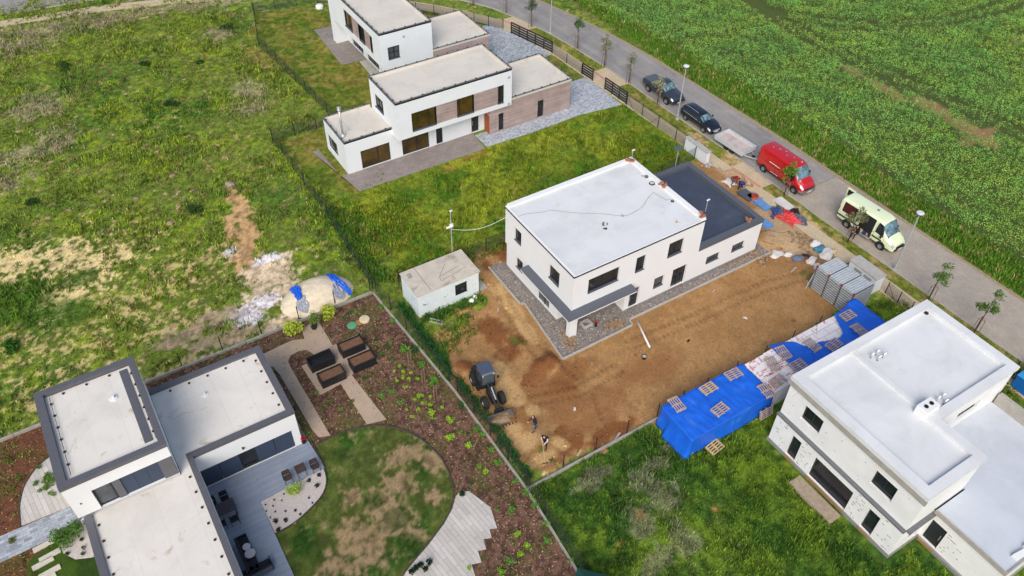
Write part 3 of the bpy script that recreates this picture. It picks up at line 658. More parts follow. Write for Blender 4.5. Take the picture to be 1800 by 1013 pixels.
# gravel band and concrete edging round it
GB = [(26.1,44.5),(26.1,39.3),(26.4,39.3),(25.65,32.7),(32.5,32.75),(32.6,33.35),(48.3,33.35),(48.3,34.3),(27.4,34.4),(27.4,44.5)]
MT['gravel'] = mat('grey_gravel', s2l(164, 156, 150), 0.95, var=0.4, scale=5, col2=s2l(116, 108, 102), bump=1.0, bscale=30)
sheet('gravel_band', [(26.1,44.6),(26.1,39.3),(26.4,39.3),(25.65,32.7),(32.5,32.75),(32.6,33.35),(48.3,33.35),(48.3,36.3),(27.6,36.3),(27.6,44.6)], 0.045, MT['gravel'])
edg = [(26.1,44.6),(26.05,39.35),(26.38,39.3),(25.65,32.66),(32.5,32.72),(32.6,33.32),(48.4,33.3)]
m = MB()
for (a, b) in zip(edg[:-1], edg[1:]):
    d = Vector((b[0]-a[0], b[1]-a[1], 0)); L = d.length; an = math.atan2(d.y, d.x)
    m.rbox(((a[0]+b[0])/2, (a[1]+b[1])/2, .09), (L-.1, .1, .24), rz=an)
tag(m.build('edging', MT['concrete'], bevel=.01), 'low pale concrete edging framing the gravel round the white house', 'edging')

_g = np.random.default_rng(5); n = 9000; gx_ = _g.uniform(25.7, 48.2, n); gy_ = _g.uniform(32.7, 44.5, n)
k = inpoly(gx_, gy_, [(26.2,44.5),(26.15,39.5),(26.5,39.4),(25.8,32.85),(32.4,32.9),(32.5,33.45),(48.2,33.45),(48.2,34.15),(32.6,34.15),(32.6,36.1),(27.4,36.1),(27.4,44.5)]); gx_, gy_ = gx_[k], gy_[k]; n = len(gx_); s_ = _g.uniform(.018, .048, n)
base = np.array([(-1,-1,0),(1,-1,0),(1,1,0),(-1,1,0),(0,0,1.1)], float); co_ = base[None]*s_[:, None, None]*_g.uniform(.6, 1.3, (n, 5, 3)); co_[:, :, 0] += gx_[:, None]; co_[:, :, 1] += gy_[:, None]; co_[:, :, 2] += .045
f_ = np.array([(0,1,4),(1,2,4),(2,3,4),(3,0,4)])[None]+(np.arange(n)*5)[:, None, None]; pal_ = np.array([s2l(176,168,162), s2l(136,128,124), s2l(100,94,90), s2l(160,132,106), s2l(190,184,178)])
me_ = bpy.data.meshes.new('gravel_stones'); npmesh(me_, co_.reshape(-1, 3), f_.reshape(-1, 3), 3); pcolor(me_, np.repeat(pal_[_g.integers(0, 5, n)], 5, 0)); me_.materials.append(attrmat('stone_chips'))
o = bpy.data.objects.new('gravel_stones', me_); COL.objects.link(o); tag(o, 'mixed grey and tan stones in the gravel band', kind='stuff')

# ---------------------------------------------------------------- villa with timber front, above
V = thing('house', 'white villa with larch boarded front and small chimney flue, next to the plot', 'house', (33, 65, 0))
a_, b_ = 61.75, 67.6
u = [(27.85,30.5,3.4,5.45),(32.8,34.7,3.4,5.45),(37.5,38.2,3.4,5.45)]
m = MB()
wall(m, '-y', a_, 26.3, 39.1, 2.88, 7.0, u + [(30.5,32.8,3.4,5.45),(34.7,37.5,3.4,5.45)], .1)
wall(m, '-x', 26.3, a_, b_, 2.88, 7.0, [(64.7,66.75,4.15,5.7)]); wall(m, '+x', 39.1, a_, b_, 2.88, 7.0); wall(m, '+y', b_, 26.3, 39.1, 0, 7.0)
m.quad((26.3,a_,2.88),(39.1,a_,2.88),(39.1,63.2,2.88),(26.3,63.2,2.88))
gw = [(27.2,30.2,.05,2.2),(31.0,31.75,.05,2.2),(35.1,36.0,.05,2.2)]
wall(m, '-y', 63.1, 26.3, 36.6, 0, 2.88, gw)
lw = [(22.8,25.9,.05,2.15)]
wall(m, '-y', 63.1, 21.3, 26.3, 0, 3.65, lw); wall(m, '-x', 21.3, 63.1, 68.2, 0, 3.65, [(65.3,67.8,.5,2.2)]); wall(m, '+y', 68.2, 21.3, 26.3, 0, 3.65)
m.build('wall', MT['render_old'], V, world=True, fixn=False)
for p_, q_ in ((30.5,32.8),(34.7,37.5)): MB().box(p_,q_,a_+.03,a_+.1,3.4,5.45).build('timber_panel', MT['wood'], V, world=True)
m = MB(); wall(m, '-y', 61.9, 36.6, 46.6, 0, 2.88, [(37.65,38.3,.1,2.15),(42.45,43.25,.1,2.15)]); wall(m, '-y', 61.9, 39.1, 46.6, 2.88, 3.6); wall(m, '-x', 36.6, 61.9, 63.1, 0, 2.88)
wall(m, '+x', 46.6, 61.9, 68.0, 0, 3.6); wall(m, '+y', 68.0, 39.1, 46.6, 0, 3.6); wall(m, '-x', 39.1, 67.6, 68, 0, 3.6)
m.build('timber_cladding', MT['wood'], V, world=True, fixn=False)
for o, mu in zip(u, ((.7,),(.2,),())): window(V, '-y', a_, o, mu, 'glass_reflect' if o[0] < 36 else 'glass', depth=.2)
for o, mu in zip(gw[:2], ((.55,),())): window(V, '-y', 63.1, o, mu, 'glass_reflect' if mu else 'glass', sill=False, depth=.12)
door(V, '-y', 63.1, gw[2]); MB().box(36.56,36.598,62.0,62.9,.05,2.2).build('door', mat('rusty_orange_door', s2l(165,85,45), .7), V, world=True)['label'] = 'rust orange side door'
window(V, '-y', 63.1, lw[0], (.58,), 'glass_reflect', sill=False, depth=.12); window(V, '-x', 21.3, (65.3,67.8,.5,2.2), (.5,), sill=False)
window(V, '-x', 26.3, (64.7,66.75,4.15,5.7), (.33,.66)); window(V, '-y', 61.9, (37.65,38.3,.1,2.15), (), 'glass', sill=False); window(V, '-y', 61.9, (42.45,43.25,.1,2.15), (), 'glass', sill=False)

def flat(par, x0, x1, y0, y1, z, roofm, copm, w=.22, drop=.22, name='roof', sides='wsen', step=1.15, sup=True):
    m = MB(); m.box(x0+.02, x1-.02, y0+.02, y1-.02, z-drop-.1, z-drop); m.build(name, MT[roofm], par, world=True)
    m = MB(); ring(m, x0, x1, y0, y1, w, z-drop+.001, z-.03, sides); m.build('parapet', MT[roofm], par, world=True)
    m = MB(); e = .04; ring(m, x0-e, x1+e, y0-e, y1+e, w*.72, z-.03, z+.03, sides); m.build('coping', MT[copm], par, world=True)
    if sup:
        P = []
        if 's' in sides: P += line_pts((x0,y0+.06),(x1,y0+.06),step)
        if 'n' in sides: P += line_pts((x0,y1-.06),(x1,y1-.06),step)
        if 'w' in sides: P += line_pts((x0+.06,y0),(x0+.06,y1),step)
        if 'e' in sides: P += line_pts((x1-.06,y0),(x1-.06,y1),step)
        supports(par, P, z+.03)
flat(V, 26.3,39.1,a_,b_,7.02,'roof_cream','coping_w'); flat(V, 21.3,26.28,63.1,68.2,3.68,'roof_cream','coping_w', sides='wsn'); flat(V, 39.12,46.65,61.85,68.05,3.63,'roof_cream','coping_w', sides='sen')
m = MB(); m.tube([(21.8,64.5,3.4),(21.8,64.5,6.3)], .11, 12); m.lathe((21.8,64.5,3.45), [(.3,0),(.26,.1),(.12,.3)], 12); m.lathe((21.8,64.5,6.3), [(.2,0),(.2,.12),(.12,.14),(.12,.24),(.2,.26),(.2,.34)], 12)
fl = m.build('flue', MT['steel'], V, world=True, smooth=True)
m = MB(); m.tube([(21.8,64.5,5.4),(21.45,65.3,3.6)], .015, 5); m.tube([(21.8,64.5,5.4),(22.7,64.9,3.6)], .015, 5); m.build('stay_wire', MT['steel'], fl, world=True)
for x, z in ((38.75,6.1),(38.75,3.1)):
    m = MB(); pbox(m, '-y', a_, x-.12, x+.12, z-.12, z+.12, -.04, -.002); m.build('air_grille', MT['galv'], V, world=True)

# ---------------------------------------------------------------- villa beyond
U = thing('house', 'white villa at the top edge with a paved terrace on its left', 'house', (33.6, 80, 0))
ax, bx, ay, by = 30.8, 37.0, 74.8, 89.0
ul = [(82.2,84.4,3.9,5.95),(78.9,80.4,3.9,5.9),(76.8,77.35,3.9,5.8)]
m = MB()
wall(m, '-y', ay, ax, bx, 0, 7.0, [(31.65,33.05,3.8,5.25)]); wall(m, '-x', ax, ay, 88.0, 3.1, 7.0, ul+[(80.4,82.2,3.9,5.95),(77.35,78.9,3.9,5.9)], .1)
wall(m, '+x', bx, ay, by, 0, 7.0); wall(m, '+y', by, ax, bx, 0, 7.0); wall(m, '-x', ax, 88.0, by, 0, 7.0); wall(m, '-y', 88.0, ax, ax+1.5, 0, 3.1)
wall(m, '-x', ax+1.5, ay, 88.0, 0, 3.1, [(75.6,76.3,1.0,2.2),(77.6,78.7,.05,2.3),(79.3,82.6,.05,2.3),(83.6,86.8,.05,2.3)])
m.quad((ax,ay,3.1),(ax+1.5,ay,3.1),(ax+1.5,88,3.1),(ax,88,3.1))
m.build('wall', MT['render_old'], U, world=True, fixn=False)
for p_, q_ in ((80.4,82.2),(77.35,78.9)): MB().box(ax+.03,ax+.1,p_,q_,3.9,5.93).build('timber_panel', MT['wood'], U, world=True)
for o in ul: window(U, '-x', ax, o, (.5,) if o[1]-o[0] > 1 else (), 'glass_reflect' if o[0] > 82 else 'glass', depth=.18)
for o in [(75.6,76.3,1.0,2.2),(77.6,78.7,.05,2.3),(79.3,82.6,.05,2.3),(83.6,86.8,.05,2.3)]: window(U, '-x', ax+1.5, o, (.5,) if o[1]-o[0] > 2 else (), 'glass', sill=False)
window(U, '-y', ay, (31.65,33.05,3.8,5.25), (.55,), 'glass_grey', hmull=(.5,))
m = MB(); pbox(m, '-y', ay, 33.5, 33.75, 5.9, 6.15, -.03, -.002); m.build('air_grille', MT['galv'], U, world=True)
flat(U, ax,bx,ay,by,7.02,'roof_cream','coping_w')
m = MB(); wall(m, '-y', 74.85, bx+.002, 44.2, 0, 3.6); wall(m, '+x', 44.2, 74.85, 81.6, 0, 3.6); wall(m, '+y', 81.6, bx, 44.2, 0, 3.6); m.build('timber_cladding', MT['wood'], U, world=True, fixn=False)
flat(U, bx+.02,44.25,74.8,81.65,3.63,'roof_cream','coping_w', sides='sen')

# ---------------------------------------------------------------- house with the terrace, bottom left
B = thing('house', 'white house with dark grey roof rims and a raised box storey above a decked terrace', 'house', (0, 39, 0))
X0, X1, Y0, Y1, ZB, ZT = -8.05, -2.05, 34.85, 42.85, 3.82, 7.0
m = MB()
wall(m, '-y', Y0, X0, X1, ZB, ZT-.02, [(-6.72,-2.06,ZB+.02,5.72)], .5)
wall(m, '+x', X1, Y0, Y1, 3.5, ZT-.02); wall(m, '-x', X0, Y0, Y1, 3.0, ZT-.02, [(36.5,38.5,4.2,5.6)]); wall(m, '+y', Y1, X0, X1, 3.0, ZT-.02)
m.quad((X0,Y0,ZB-.3),(X1,Y0,ZB-.3),(X1,Y1,ZB-.3),(X0,Y1,ZB-.3))
FX, FY = 5.75, 35.75
wall(m, '-y', FY, -1.3, FX, 0, 3.6, [(-1.15,5.25,.02,1.95)], .55)
wall(m, '+x', FX, FY, 42.55, 0, 3.6); wall(m, '+y', 42.55, X0, FX, 0, 3.6); wall(m, '+x', -1.0, 5.0, FY, 0, 3.6); wall(m, '-x', -7.7, 5.0, 42.5, 0, 3.6); wall(m, '-y', 5.0, -7.7, -1.0, 0, 3.6)
m.build('wall', MT['render'], B, world=True, fixn=False)
window(B, '-x', X0, (36.5,38.5,4.2,5.6), (.5,))
# recessed glazing of the raised storey: window, grey post, long dark shutter, grey end panel
window(B, '-y', Y0, (-6.7,-5.62,ZB+.03,5.7), (), 'glass_grey', depth=.16, sill=False, fw=.1)
for p_, q_, r_ in ((-5.6,-5.15,.08),(-2.9,-2.1,.02)): m = MB(); pbox(m, '-y', Y0, p_, q_, ZB+.03, 5.7, r_, .48); m.build('grey_cladding', MT['coping'], B, world=True)
m = MB(); pbox(m, '-y', Y0, -5.14, -2.91, ZB+.03, 5.7, .16, .24)
for k in range(1, 3): pbox(m, '-y', Y0, -5.14+k*.744-.008, -5.14+k*.744+.008, ZB+.03, 5.7, .145, .16)
m.build('shutter', MT['panel'], B, world=True)
for i, (p, q) in enumerate([(-1.13,.2),(.21,1.58),(2.66,3.95),(3.96,5.23)]):
    m = MB(); pbox(m, '-y', FY, p, q-.02, .03, 1.94, .12, .2); m.build('shutter', MT['panel'], B, world=True)
window(B, '-y', FY, (1.6,2.64,.03,1.94), (), 'glass', depth=.14, sill=False)
def rimroof(par, x0, x1, y0, y1, z, w, roofm='roof_pale', sides='wsen', drop=.25):
    m = MB(); m.box(x0+.05, x1-.05, y0+.05, y1-.05, z-drop-.12, z-drop); m.build('roof', MT[roofm], par, world=True)
    m = MB(); ring(m, x0-.04, x1+.04, y0-.04, y1+.04, w, z-drop-.02, z, sides); m.build('roof_rim', MT['coping'], par, world=True)
rimroof(B, X0, X1, Y0, Y1, ZT+.03, dict(w=.5,e=.38,s=.42,n=.42), drop=.3)
m = MB(); m.box(-3.1,-2.62,35.7,42.2,ZT-.27,ZT-.2); m.build('roof_walkway', MT['coping'], B, world=True)
m = MB(); m.box(X1+.03, FX-.05, FY+.05, 42.5, 3.3, 3.62); m.box(-7.6,-1.15,5.1,34.84,3.3,3.62); m.box(-2.0,-1.3,34.84,FY+.05,3.3,3.62); m.build('roof', MT['roof_pale'], B, world=True)
m = MB(); m.box(X1+.03,FX+.04,42.15,42.6,3.5,3.8); m.box(FX-.42,FX+.04,FY-.04,42.15,3.5,3.8); m.box(-1.0,FX-.42,FY-.04,FY+.34,3.5,3.8); m.box(-1.36,-1.0,5.0,FY+.34,3.5,3.8); m.box(-7.8,-7.35,5.0,34.8,3.5,3.8)
m.build('roof_rim', MT['coping'], B, world=True)
for L_ in (line_pts((-1.6,20),(-1.6,35),1.25), line_pts((-7.15,20),(-7.15,34.5),1.25), line_pts((FX-.65,36.3),(FX-.65,42),1.15), line_pts((-1.4,41.85),(5,41.85),1.25)): supports(B, L_, 3.63)
supports(B, line_pts((-7.3,36),(-7.3,42.2),1.0)+line_pts((-2.45,35.8),(-2.45,42.2),1.0)+line_pts((-7.2,42.2),(-3,42.2),1.5), ZT-.26)
m = MB(); m.tube([(-7.28,35.6,ZT-.1),(-7.28,42.3,ZT-.1),(-2.42,42.3,ZT-.1),(-2.42,35.6,ZT-.1)], .02, 5); m.build('lightning_wire', MT['clip'], B, world=True)
for px, py, z in ((200,700,6.75),(360,694,3.63)): x, y, _ = at(px, py, z); m = MB(); m.lathe((x,y,z-.02), [(.28,0),(.24,.05),(.1,.08),(.08,.28)], 14); m.build('roof_vent', MT['roof_white'], B, world=True)
m = MB(); pbox(m, '-y', FY, 1.9, 2.02, 2.35, 2.5, -.12, -.002); m.build('wall_lamp', MT['black'], B, world=True)
m = MB(); pbox(m, '-y', Y0, -7.55, -7.48, 5.0, 5.08, -.06, -.002); m.build('wall_lamp', MT['black'], B, world=True)

# ---------------------------------------------------------------- shell under construction, bottom right
N = thing('house', 'unplastered white block house with wide white roof edges on the right', 'house', (40.8, 14, 0))
MT['blocks'] = brickmat('aerated_blocks', (0.82, 0.82, 0.80), (0.80, 0.80, 0.78), (0.74, 0.74, 0.72), 0.6, 0.25, 0.006, axis='hz', var=0.07)
MT['blockmarks'] = mat('dark_block_marks', (0.20, 0.21, 0.22), 0.9)
xa, xb, ya, yb, yn, xn = 34.1, 47.45, 8.5, 19.0, 11.85, 39.35
wu = [(15.95,17.5,4.05,5.45),(10.1,11.7,4.05,5.45)]
wl = [(16.6,17.4,.3,2.45),(12.15,15.35,.3,2.42),(10.0,10.85,.3,2.45)]
m = MB()
wall(m, '-x', xa, ya, yb, 3.1, 6.5, wu); wall(m, '-y', ya, xa, xn, 3.1, 6.5); wall(m, '+x', xn, ya, yn, 3.1, 6.5, [])
wall(m, '-y', yn, xn, xb, 3.1, 6.5, [(42.3,44.6,4.3,5.2)]); wall(m, '+x', xb, yn, yb, .3, 6.5); wall(m, '+y', yb, xa, xb, .3, 6.5)
wall(m, '-x', xa-.22, ya, yb, .3, 3.0, wl, .22); wall(m, '-y', ya, xa-.22, 36.7, .3, 3.0, [(35.2,36.3,.4,2.4)]); wall(m, '+y', yb, xa-.22, xa, .3, 3.0)
m.build('wall', MT['blocks'], N, world=True, fixn=False)
m = MB(); wall(m, '-x', 36.65, 3.6, ya, .3, 3.2, [(7.2,8.25,.4,2.45)]); wall(m, '-y', 3.6, 36.65, 47.2, .3, 3.2); wall(m, '+x', 47.2, 3.6, yn, .3, 3.0); m.build('garage_wall', MT['blocks'], N, world=True, fixn=False)
m = MB(); m.box(xa-.3, 36.6, ya-.08, yb+.08, 0, .299); m.box(36.5, 47.3, 3.5, ya-.09, 0, .299); m.build('plinth', MT['grey_render'], N, world=True)
m = MB(); m.box(xa-.3, xa-.002, ya-.05, yb+.05, 2.98, 3.099); m.box(xa+.0, 36.6, ya-.3, ya-.002, 2.98, 3.099); m.build('ledge', MT['coping_w'], N, world=True)
MT['cornice'] = mat('beige_cornice', s2l(175, 170, 160), .9, var=.12, scale=2)
m = MB(); m.box(xa-.12, xa-.003, ya-.12, yb+.12, 6.05, 6.5); m.build('cornice', MT['cornice'], N, world=True)
m = MB(); m.prism([(xa-.1,ya-.1),(xn+.05,ya-.1),(xn+.05,yn-.1),(xb+.05,yn-.1),(xb+.05,yb+.1),(xa-.1,yb+.1)], 6.501, 6.56); m.build('roof', MT['roof_white'], N, world=True)
m = MB(); w_ = .62; zc = (6.561, 6.86)
m.box(xa-.12, xa+w_, ya-.12, yb+.12, *zc); m.box(xa+w_, xb+.06, yb+.12-w_, yb+.12, *zc); m.box(xb+.06-w_, xb+.06, yn-.12, yb+.12-w_, *zc)
m.box(xn+.06, xb+.06-w_, yn-.12, yn-.12+w_, *zc); m.box(xn+.06-w_, xn+.06, ya-.12, yn-.12+w_, *zc); m.box(xa+w_, xn+.06-w_, ya-.12, ya-.12+w_, *zc)
m.build('parapet', MT['roof_white'], N, world=True)
m = MB(); m.box(xn-.35, xn-.0, yn+.51, yb-.5, 6.561, 6.74); m.build('roof_kerb', MT['roof_white'], N, world=True)
m = MB(); m.box(38.6,39.9,12.3,13.1,6.561,7.3); ch = m.build('chimney', MT['render'], N, world=True, bevel=.02)
for k in (0,1): MB().lathe((38.98+k*.5,12.7,7.3), [(.14,0),(.14,.05),(.09,.06),(.09,.02)], 12).build('flue_opening', MT['black'], ch, world=True)
for gx, gy, n_ in ((39.9,17.6,4),(40.6,12.9,3)):
    for k in range(n_):
        x, y = gx+(k % 2)*.42+.1*k, gy-(k//2)*.4
        m = MB(); m.tube([(x,y,6.56),(x,y,6.86),(x+.1,y-.03,6.98),(x+.22,y-.05,6.92)], .07, 8); m.build('roof_vent', MT['render'], N, world=True, smooth=True)
for px, py in ((1628,551),(1418,672)): x, y, _ = at(px, py, 6.56); MB().lathe((x,y,6.561), [(.16,0),(.16,.06),(.05,.08)], 12).build('roof_drain', MT['black'], N, world=True)
m = MB(); m.box(36.6, 46.9, 3.58, 8.37, 3.2, 3.42); m.box(39.42,46.9,8.37,11.84,3.2,3.42); m.build('garage_roof', MT['roof_grey'], N, world=True)
m = MB(); m.box(36.5,36.6,3.5,8.37,3.15,3.5); m.box(36.6,46.9,3.5,3.58,3.15,3.5); m.build('garage_roof_edge', MT['cornice'], N, world=True)
m = MB(); m.box(46.903,47.28,3.5,11.72,3.001,4.35); m.build('party_wall', MT['cornice'], N, world=True, bevel=.01)
for k in range(5):
    x_, y_ = 38.2+k*1.15, 3.75+.05*(k % 2); m = MB(); m.rbox((x_, y_+.1, 3.55), (1.0,.35,.2), rz=.06*(k-2)); m.build('foam_board', MT['render'], N, world=True, bevel=.01)
m = MB(); m.box(41.4,42.5,3.7,4.5,3.421,3.75); m.build('roof_hatch', MT['coping'], N, world=True, bevel=.02)
for o in wu: window(N, '-x', xa, o, (.5,), 'glass', sill=False, fw=.1)
window(N, '-x', xa-.22, wl[1], (.5,), 'glass', sill=False, fw=.1, name='glazed_door')
for o in (wl[0], wl[2]): window(N, '-x', xa-.22, o, (), 'glass', sill=False, fw=.1, name='glazed_door')
window(N, '-y', ya, (35.2,36.3,.4,2.4), (), 'glass', sill=False, fw=.1); window(N, '-y', yn, (42.3,44.6,4.3,5.2), (.5,), 'glass_grey', sill=False)
door(N, '-x', 36.65, (7.2,8.25,.4,2.45), depth=.1)
rn = random.Random(5); m = MB()
for k in range(70):   # dark dabs where the blocks were stamped, in loose columns beside the openings
    y = rn.choice([18.5,18.0,16.2,15.7,11.7,11.3,9.6,9.1,8.8])+rn.uniform(-.15,.15); z = .45+.25*rn.randint(0, 9)
    pbox(m, '-x', xa-.22, y, y+rn.uniform(.06,.16), z, z+rn.uniform(.03,.07), -.006, -.001)
for k in range(16):
    y = rn.choice([18.2,15.3,14.2,12.3,9.4])+rn.uniform(-.3,.3); z = 3.5+.25*rn.randint(0, 9)
    pbox(m, '-x', xa, y, y+rn.uniform(.05,.12), z, z+rn.uniform(.03,.05), -.006, -.001)
for k in range(16):
    y = rn.uniform(5.8,7.0); z = .6+.25*rn.randint(0, 8); pbox(m, '-x', 36.65, y, y+.12, z, z+.05, -.006, -.001)
m.build('block_marks', MT['blockmarks'], N, world=True)['kind'] = 'stuff'
MT['ply'] = mat('weathered_board', s2l(178, 160, 138), .9, var=.15)
m = MB(); m.box(32.45,33.45,12.0,15.6,.0,.28); tag(m.build('timber_step', MT['ply'], bevel=.01), 'weathered timber platform outside the wide glazed door of the block house', 'platform')
MT['sillwood'] = mat('orange_timber_sill', s2l(170, 120, 70), .85)
for o in wl: m = MB(); pbox(m, '-x', xa-.22, o[0], o[1], .18, .297, -.16, -.085); m.build('timber_sill', MT['sillwood'], N, world=True)
m = MB(); pbox(m, '-x', 36.65, 7.2, 8.3, .16, .297, -.24, -.155); m.build('timber_sill', MT['sillwood'], N, world=True)
# ================================================================== PLANTS
_r = np.random.default_rng(11)
def inview(x, y, z=0.0, mx=140):
    P = np.stack([x, y, np.full_like(x, z-HC)], 1) @ R3
    px = 900+FPX*P[:, 0]/-P[:, 2]; py = 506.5-FPX*P[:, 1]/-P[:, 2]
    return (px > -mx) & (px < 1800+mx) & (py > -mx) & (py < 1013+mx)
def scatter(x0, x1, y0, y1, d):
    nx_, ny_ = int((x1-x0)/d), int((y1-y0)/d)
    X, Y = np.meshgrid(x0+(np.arange(nx_)+.5)*d, y0+(np.arange(ny_)+.5)*d, indexing='ij')
    x = X.ravel()+_r.uniform(-.5, .5, X.size)*d*1.1; y = Y.ravel()+_r.uniform(-.5, .5, X.size)*d*1.1
    k = inview(x, y); return x[k], y[k]
def blades(name, x, y, h, col, nb=7, width=.05, spread=.16, lean=.7, mat_=None, zb=0.0, label=None, kind='stuff', colvar=.25):
    """every tuft: nb bent blades (two triangles each)"""
    n = len(x); N = n*nb
    bx = np.repeat(x, nb)+_r.normal(0, spread*.5, N); by = np.repeat(y, nb)+_r.normal(0, spread*.5, N)
    H = np.repeat(h, nb)*_r.uniform(.55, 1.15, N); a = _r.uniform(0, 2*np.pi, N); l = _r.uniform(.1, lean, N)
    dx, dy = np.cos(a), np.sin(a); wv = width*_r.uniform(.6, 1.3, N)
    px, py = -dy*wv*.5, dx*wv*.5
    z0 = np.full(N, zb)
    p0 = np.stack([bx-px, by-py, z0], 1); p1 = np.stack([bx+px, by+py, z0], 1)
    m1 = np.stack([bx+px*1.1+dx*l*H*.35, by+py*1.1+dy*l*H*.35, z0+H*.6], 1); m0 = m1-np.stack([px*2.2, py*2.2, 0*px], 1)
    t = np.stack([bx+dx*l*H, by+dy*l*H, z0+H*(1-.25*l)], 1)
    co = np.stack([p0, p1, m1, m0, t], 1).reshape(-1, 3); b = np.arange(N)*5
    c = np.repeat(col, nb, 0)*(1+_r.normal(0, colvar, (N, 1))).clip(.35, 1.9)*np.array([1, 1, 1])
    c[:, 0] *= 1+_r.normal(0, .08, N)
    c5 = np.repeat(c, 5, 0)
    f = np.concatenate([np.stack([b, b+1, b+2], 1), np.stack([b, b+2, b+3], 1), np.stack([b+3, b+2, b+4], 1)])
    me = bpy.data.meshes.new(name); npmesh(me, co, f, 3); pcolor(me, c5.clip(0, 1))
    o = bpy.data.objects.new(name, me); COL.objects.link(o); me.materials.append(mat_ or MT['leafy'])
    if kind: o['kind'] = kind
    if label: o['label'] = label
    return o
def leafmat():
    m, nt, b, pos = newmat('foliage')
    a = _n(nt, 'ShaderNodeAttribute'); a.attribute_name = 'tint'
    nt.links.new(a.outputs['Color'], b.inputs['Base Color']); b.inputs['Roughness'].default_value = .7; b.inputs['Specular IOR Level'].default_value = .12
    tr = _n(nt, 'ShaderNodeBsdfTranslucent'); nt.links.new(a.outputs['Color'], tr.inputs[0])
    mx = _n(nt, 'ShaderNodeMixShader'); mx.inputs[0].default_value = .25
    nt.links.new(b.outputs[0], mx.inputs[1]); nt.links.new(tr.outputs[0], mx.inputs[2]); nt.links.new(mx.outputs[0], nt.nodes['Material Output'].inputs[0])
    return m
MT['leafy'] = leafmat()
def green(c):  # how grassy a ground colour is
    return c[:, 1]/(c[:, 0]+1e-4)
def meadow(name, x0, x1, y0, y1, d, cond, hfun, nb, width, spread, boost=1.25, label=None, thresh=.75, lean=.7, colvar=.25):
    x, y = scatter(x0, x1, y0, y1, d); c, cls = ground_color(x, y)
    g = green(c); keep = cond(x, y, cls) & (_r.random(len(x)) < sstep(thresh, thresh+.35, g+.1*_r.normal(0, 1, len(x))))
    x, y, c = x[keep], y[keep], c[keep]; h = hfun(x, y)
    return blades(name, x, y, h, c*boost, nb, width, spread, lean, label=label, colvar=colvar)
hfield = lambda x, y: .10+.34*sstep(.35, .75, fbm(x, y, .45, 3, 91))*(.5+fbm(x, y, 2, 2, 95))
meadow('meadow_grass', -20, 24.5, 47.3, 119, .42, lambda x, y, c: (c == 0) & ~((x > 17.2) & (y < 60) & (y > 47) & False), hfield, 6, .085, .30, label='long grass of the open meadow')
meadow('meadow_grass', 17.5, 52.4, 45.5, 63, .36, lambda x, y, c: (c == 0) & ~inpoly(x, y, [(20.4,63.5),(20.9,59.8),(35,59.7),(52,59.3),(52,64),(20,64)]), hfield, 6, .07, .26, label='grass between the two houses')
meadow('lawn_grass', 16.8, 52, 59, 103, .42, lambda x, y, c: (c == 3), lambda x, y: .05+.07*fbm(x, y, .8, 2), 5, .06, .24, boost=1.2, label='thin new lawn round the villas')
meadow('rough_grass', 16.6, 53.5, 1, 24.6, .26, lambda x, y, c: (c == 0) & ~inpoly(x, y, [(33.2,8),(36,8),(36,2),(54,2),(54,12),(48,12),(48,19.7),(33.2,19.7)]) & ~inpoly(x, y, [(27.6,20.7),(36.5,20.7),(47.8,20.7),(47.8,24.6),(27.6,24.6)]),
       lambda x, y: .14+.34*sstep(.3, .75, fbm(x, y, .6, 3, 101)), 7, .055, .2, boost=1.4, label='rough grass of the lower plot', lean=.9)
meadow('verge_grass', 53.3, 56.0, 8, 84, .3, lambda x, y, c: (c == 0) & inpoly(x, y, strip(PV1, offs(KERB, -.2))) & ~((y > 79) & (y < 83.4)) & ~((y > 62.5) & (y < 67)) & ~((y > 40.4) & (y < 44.9)), lambda x, y: .05+.08*fbm(x, y, 1, 2), 5, .05, .18, boost=1.2, label='mown grass verge beside the pavement')
x, y = scatter(61.9, 66.8, 8, 100, .26); k = inpoly(x, y, strip([(p[0]+.55, p[1]) for p in FARK], [(p[0]+4.6+.6*math.sin(i*1.7), p[1]) for i, p in enumerate(FARK)])); x, y = x[k], y[k]
n_ = fbm(x, y, .5, 3, 111)[:, None]; cc = np.array(s2l(92, 128, 36))*(1-n_)+np.array(s2l(70, 104, 34))*n_
yl = (_r.random(len(x)) < .12)[:, None]; cc = np.where(yl, np.array(s2l(150, 136, 90)), cc)
blades('tall_verge_grass', x, y, .22+.5*fbm(x, y, .6, 3, 113), cc*1.5, 7, .06, .22, .7, label='tall grass between road and crop')
# dark weeds hugging the fence lines
def fence_weeds(name, a, b, w, d, h, colr, label):
    L = math.hypot(b[0]-a[0], b[1]-a[1]); n = int(L*w/d/d); t = _r.random(n); s = _r.normal(0, w*.35, n)
    ux, uy = (b[0]-a[0])/L, (b[1]-a[1])/L; x = a[0]+ux*t*L-uy*s; y = a[1]+uy*t*L+ux*s
    c = np.array(s2l(*colr))[None, :]*(.8+.6*fbm(x, y, .8, 2, 121))[:, None]
    return blades(name, x, y, h*(.5+fbm(x, y, .7, 3, 123)), c*1.3, 6, .06, .25, .8, label=label)
fence_weeds('fence_weeds', (17.65,44.5), (17.75,25.2), .5, .15, .45, (44, 88, 40), 'dark weeds along the plot fence')
fence_weeds('fence_weeds', (17.3,59), (17.6,47.5), 1.6, .24, .45, (66, 100, 34), 'weeds along the meadow fence')
fence_weeds('container_weeds', (18.3,41.8), (24.0,41.7), .8, .2, .42, (60, 94, 34), 'grass round the site cabin')
fence_weeds('container_weeds', (18.0,38.5), (22.0,40.5), 2.2, .26, .3, (84, 104, 40), 'grass patch below the site cabin')
fence_weeds('back_weeds', (24.5,46.2), (50,46.9), .7, .24, .35, (82, 104, 36), 'grass behind the white house')
fence_weeds('block_house_weeds', (50.5,22), (54.0,13), 2.4, .25, .3, (70, 96, 36), 'grass beside the pavement at the block house')
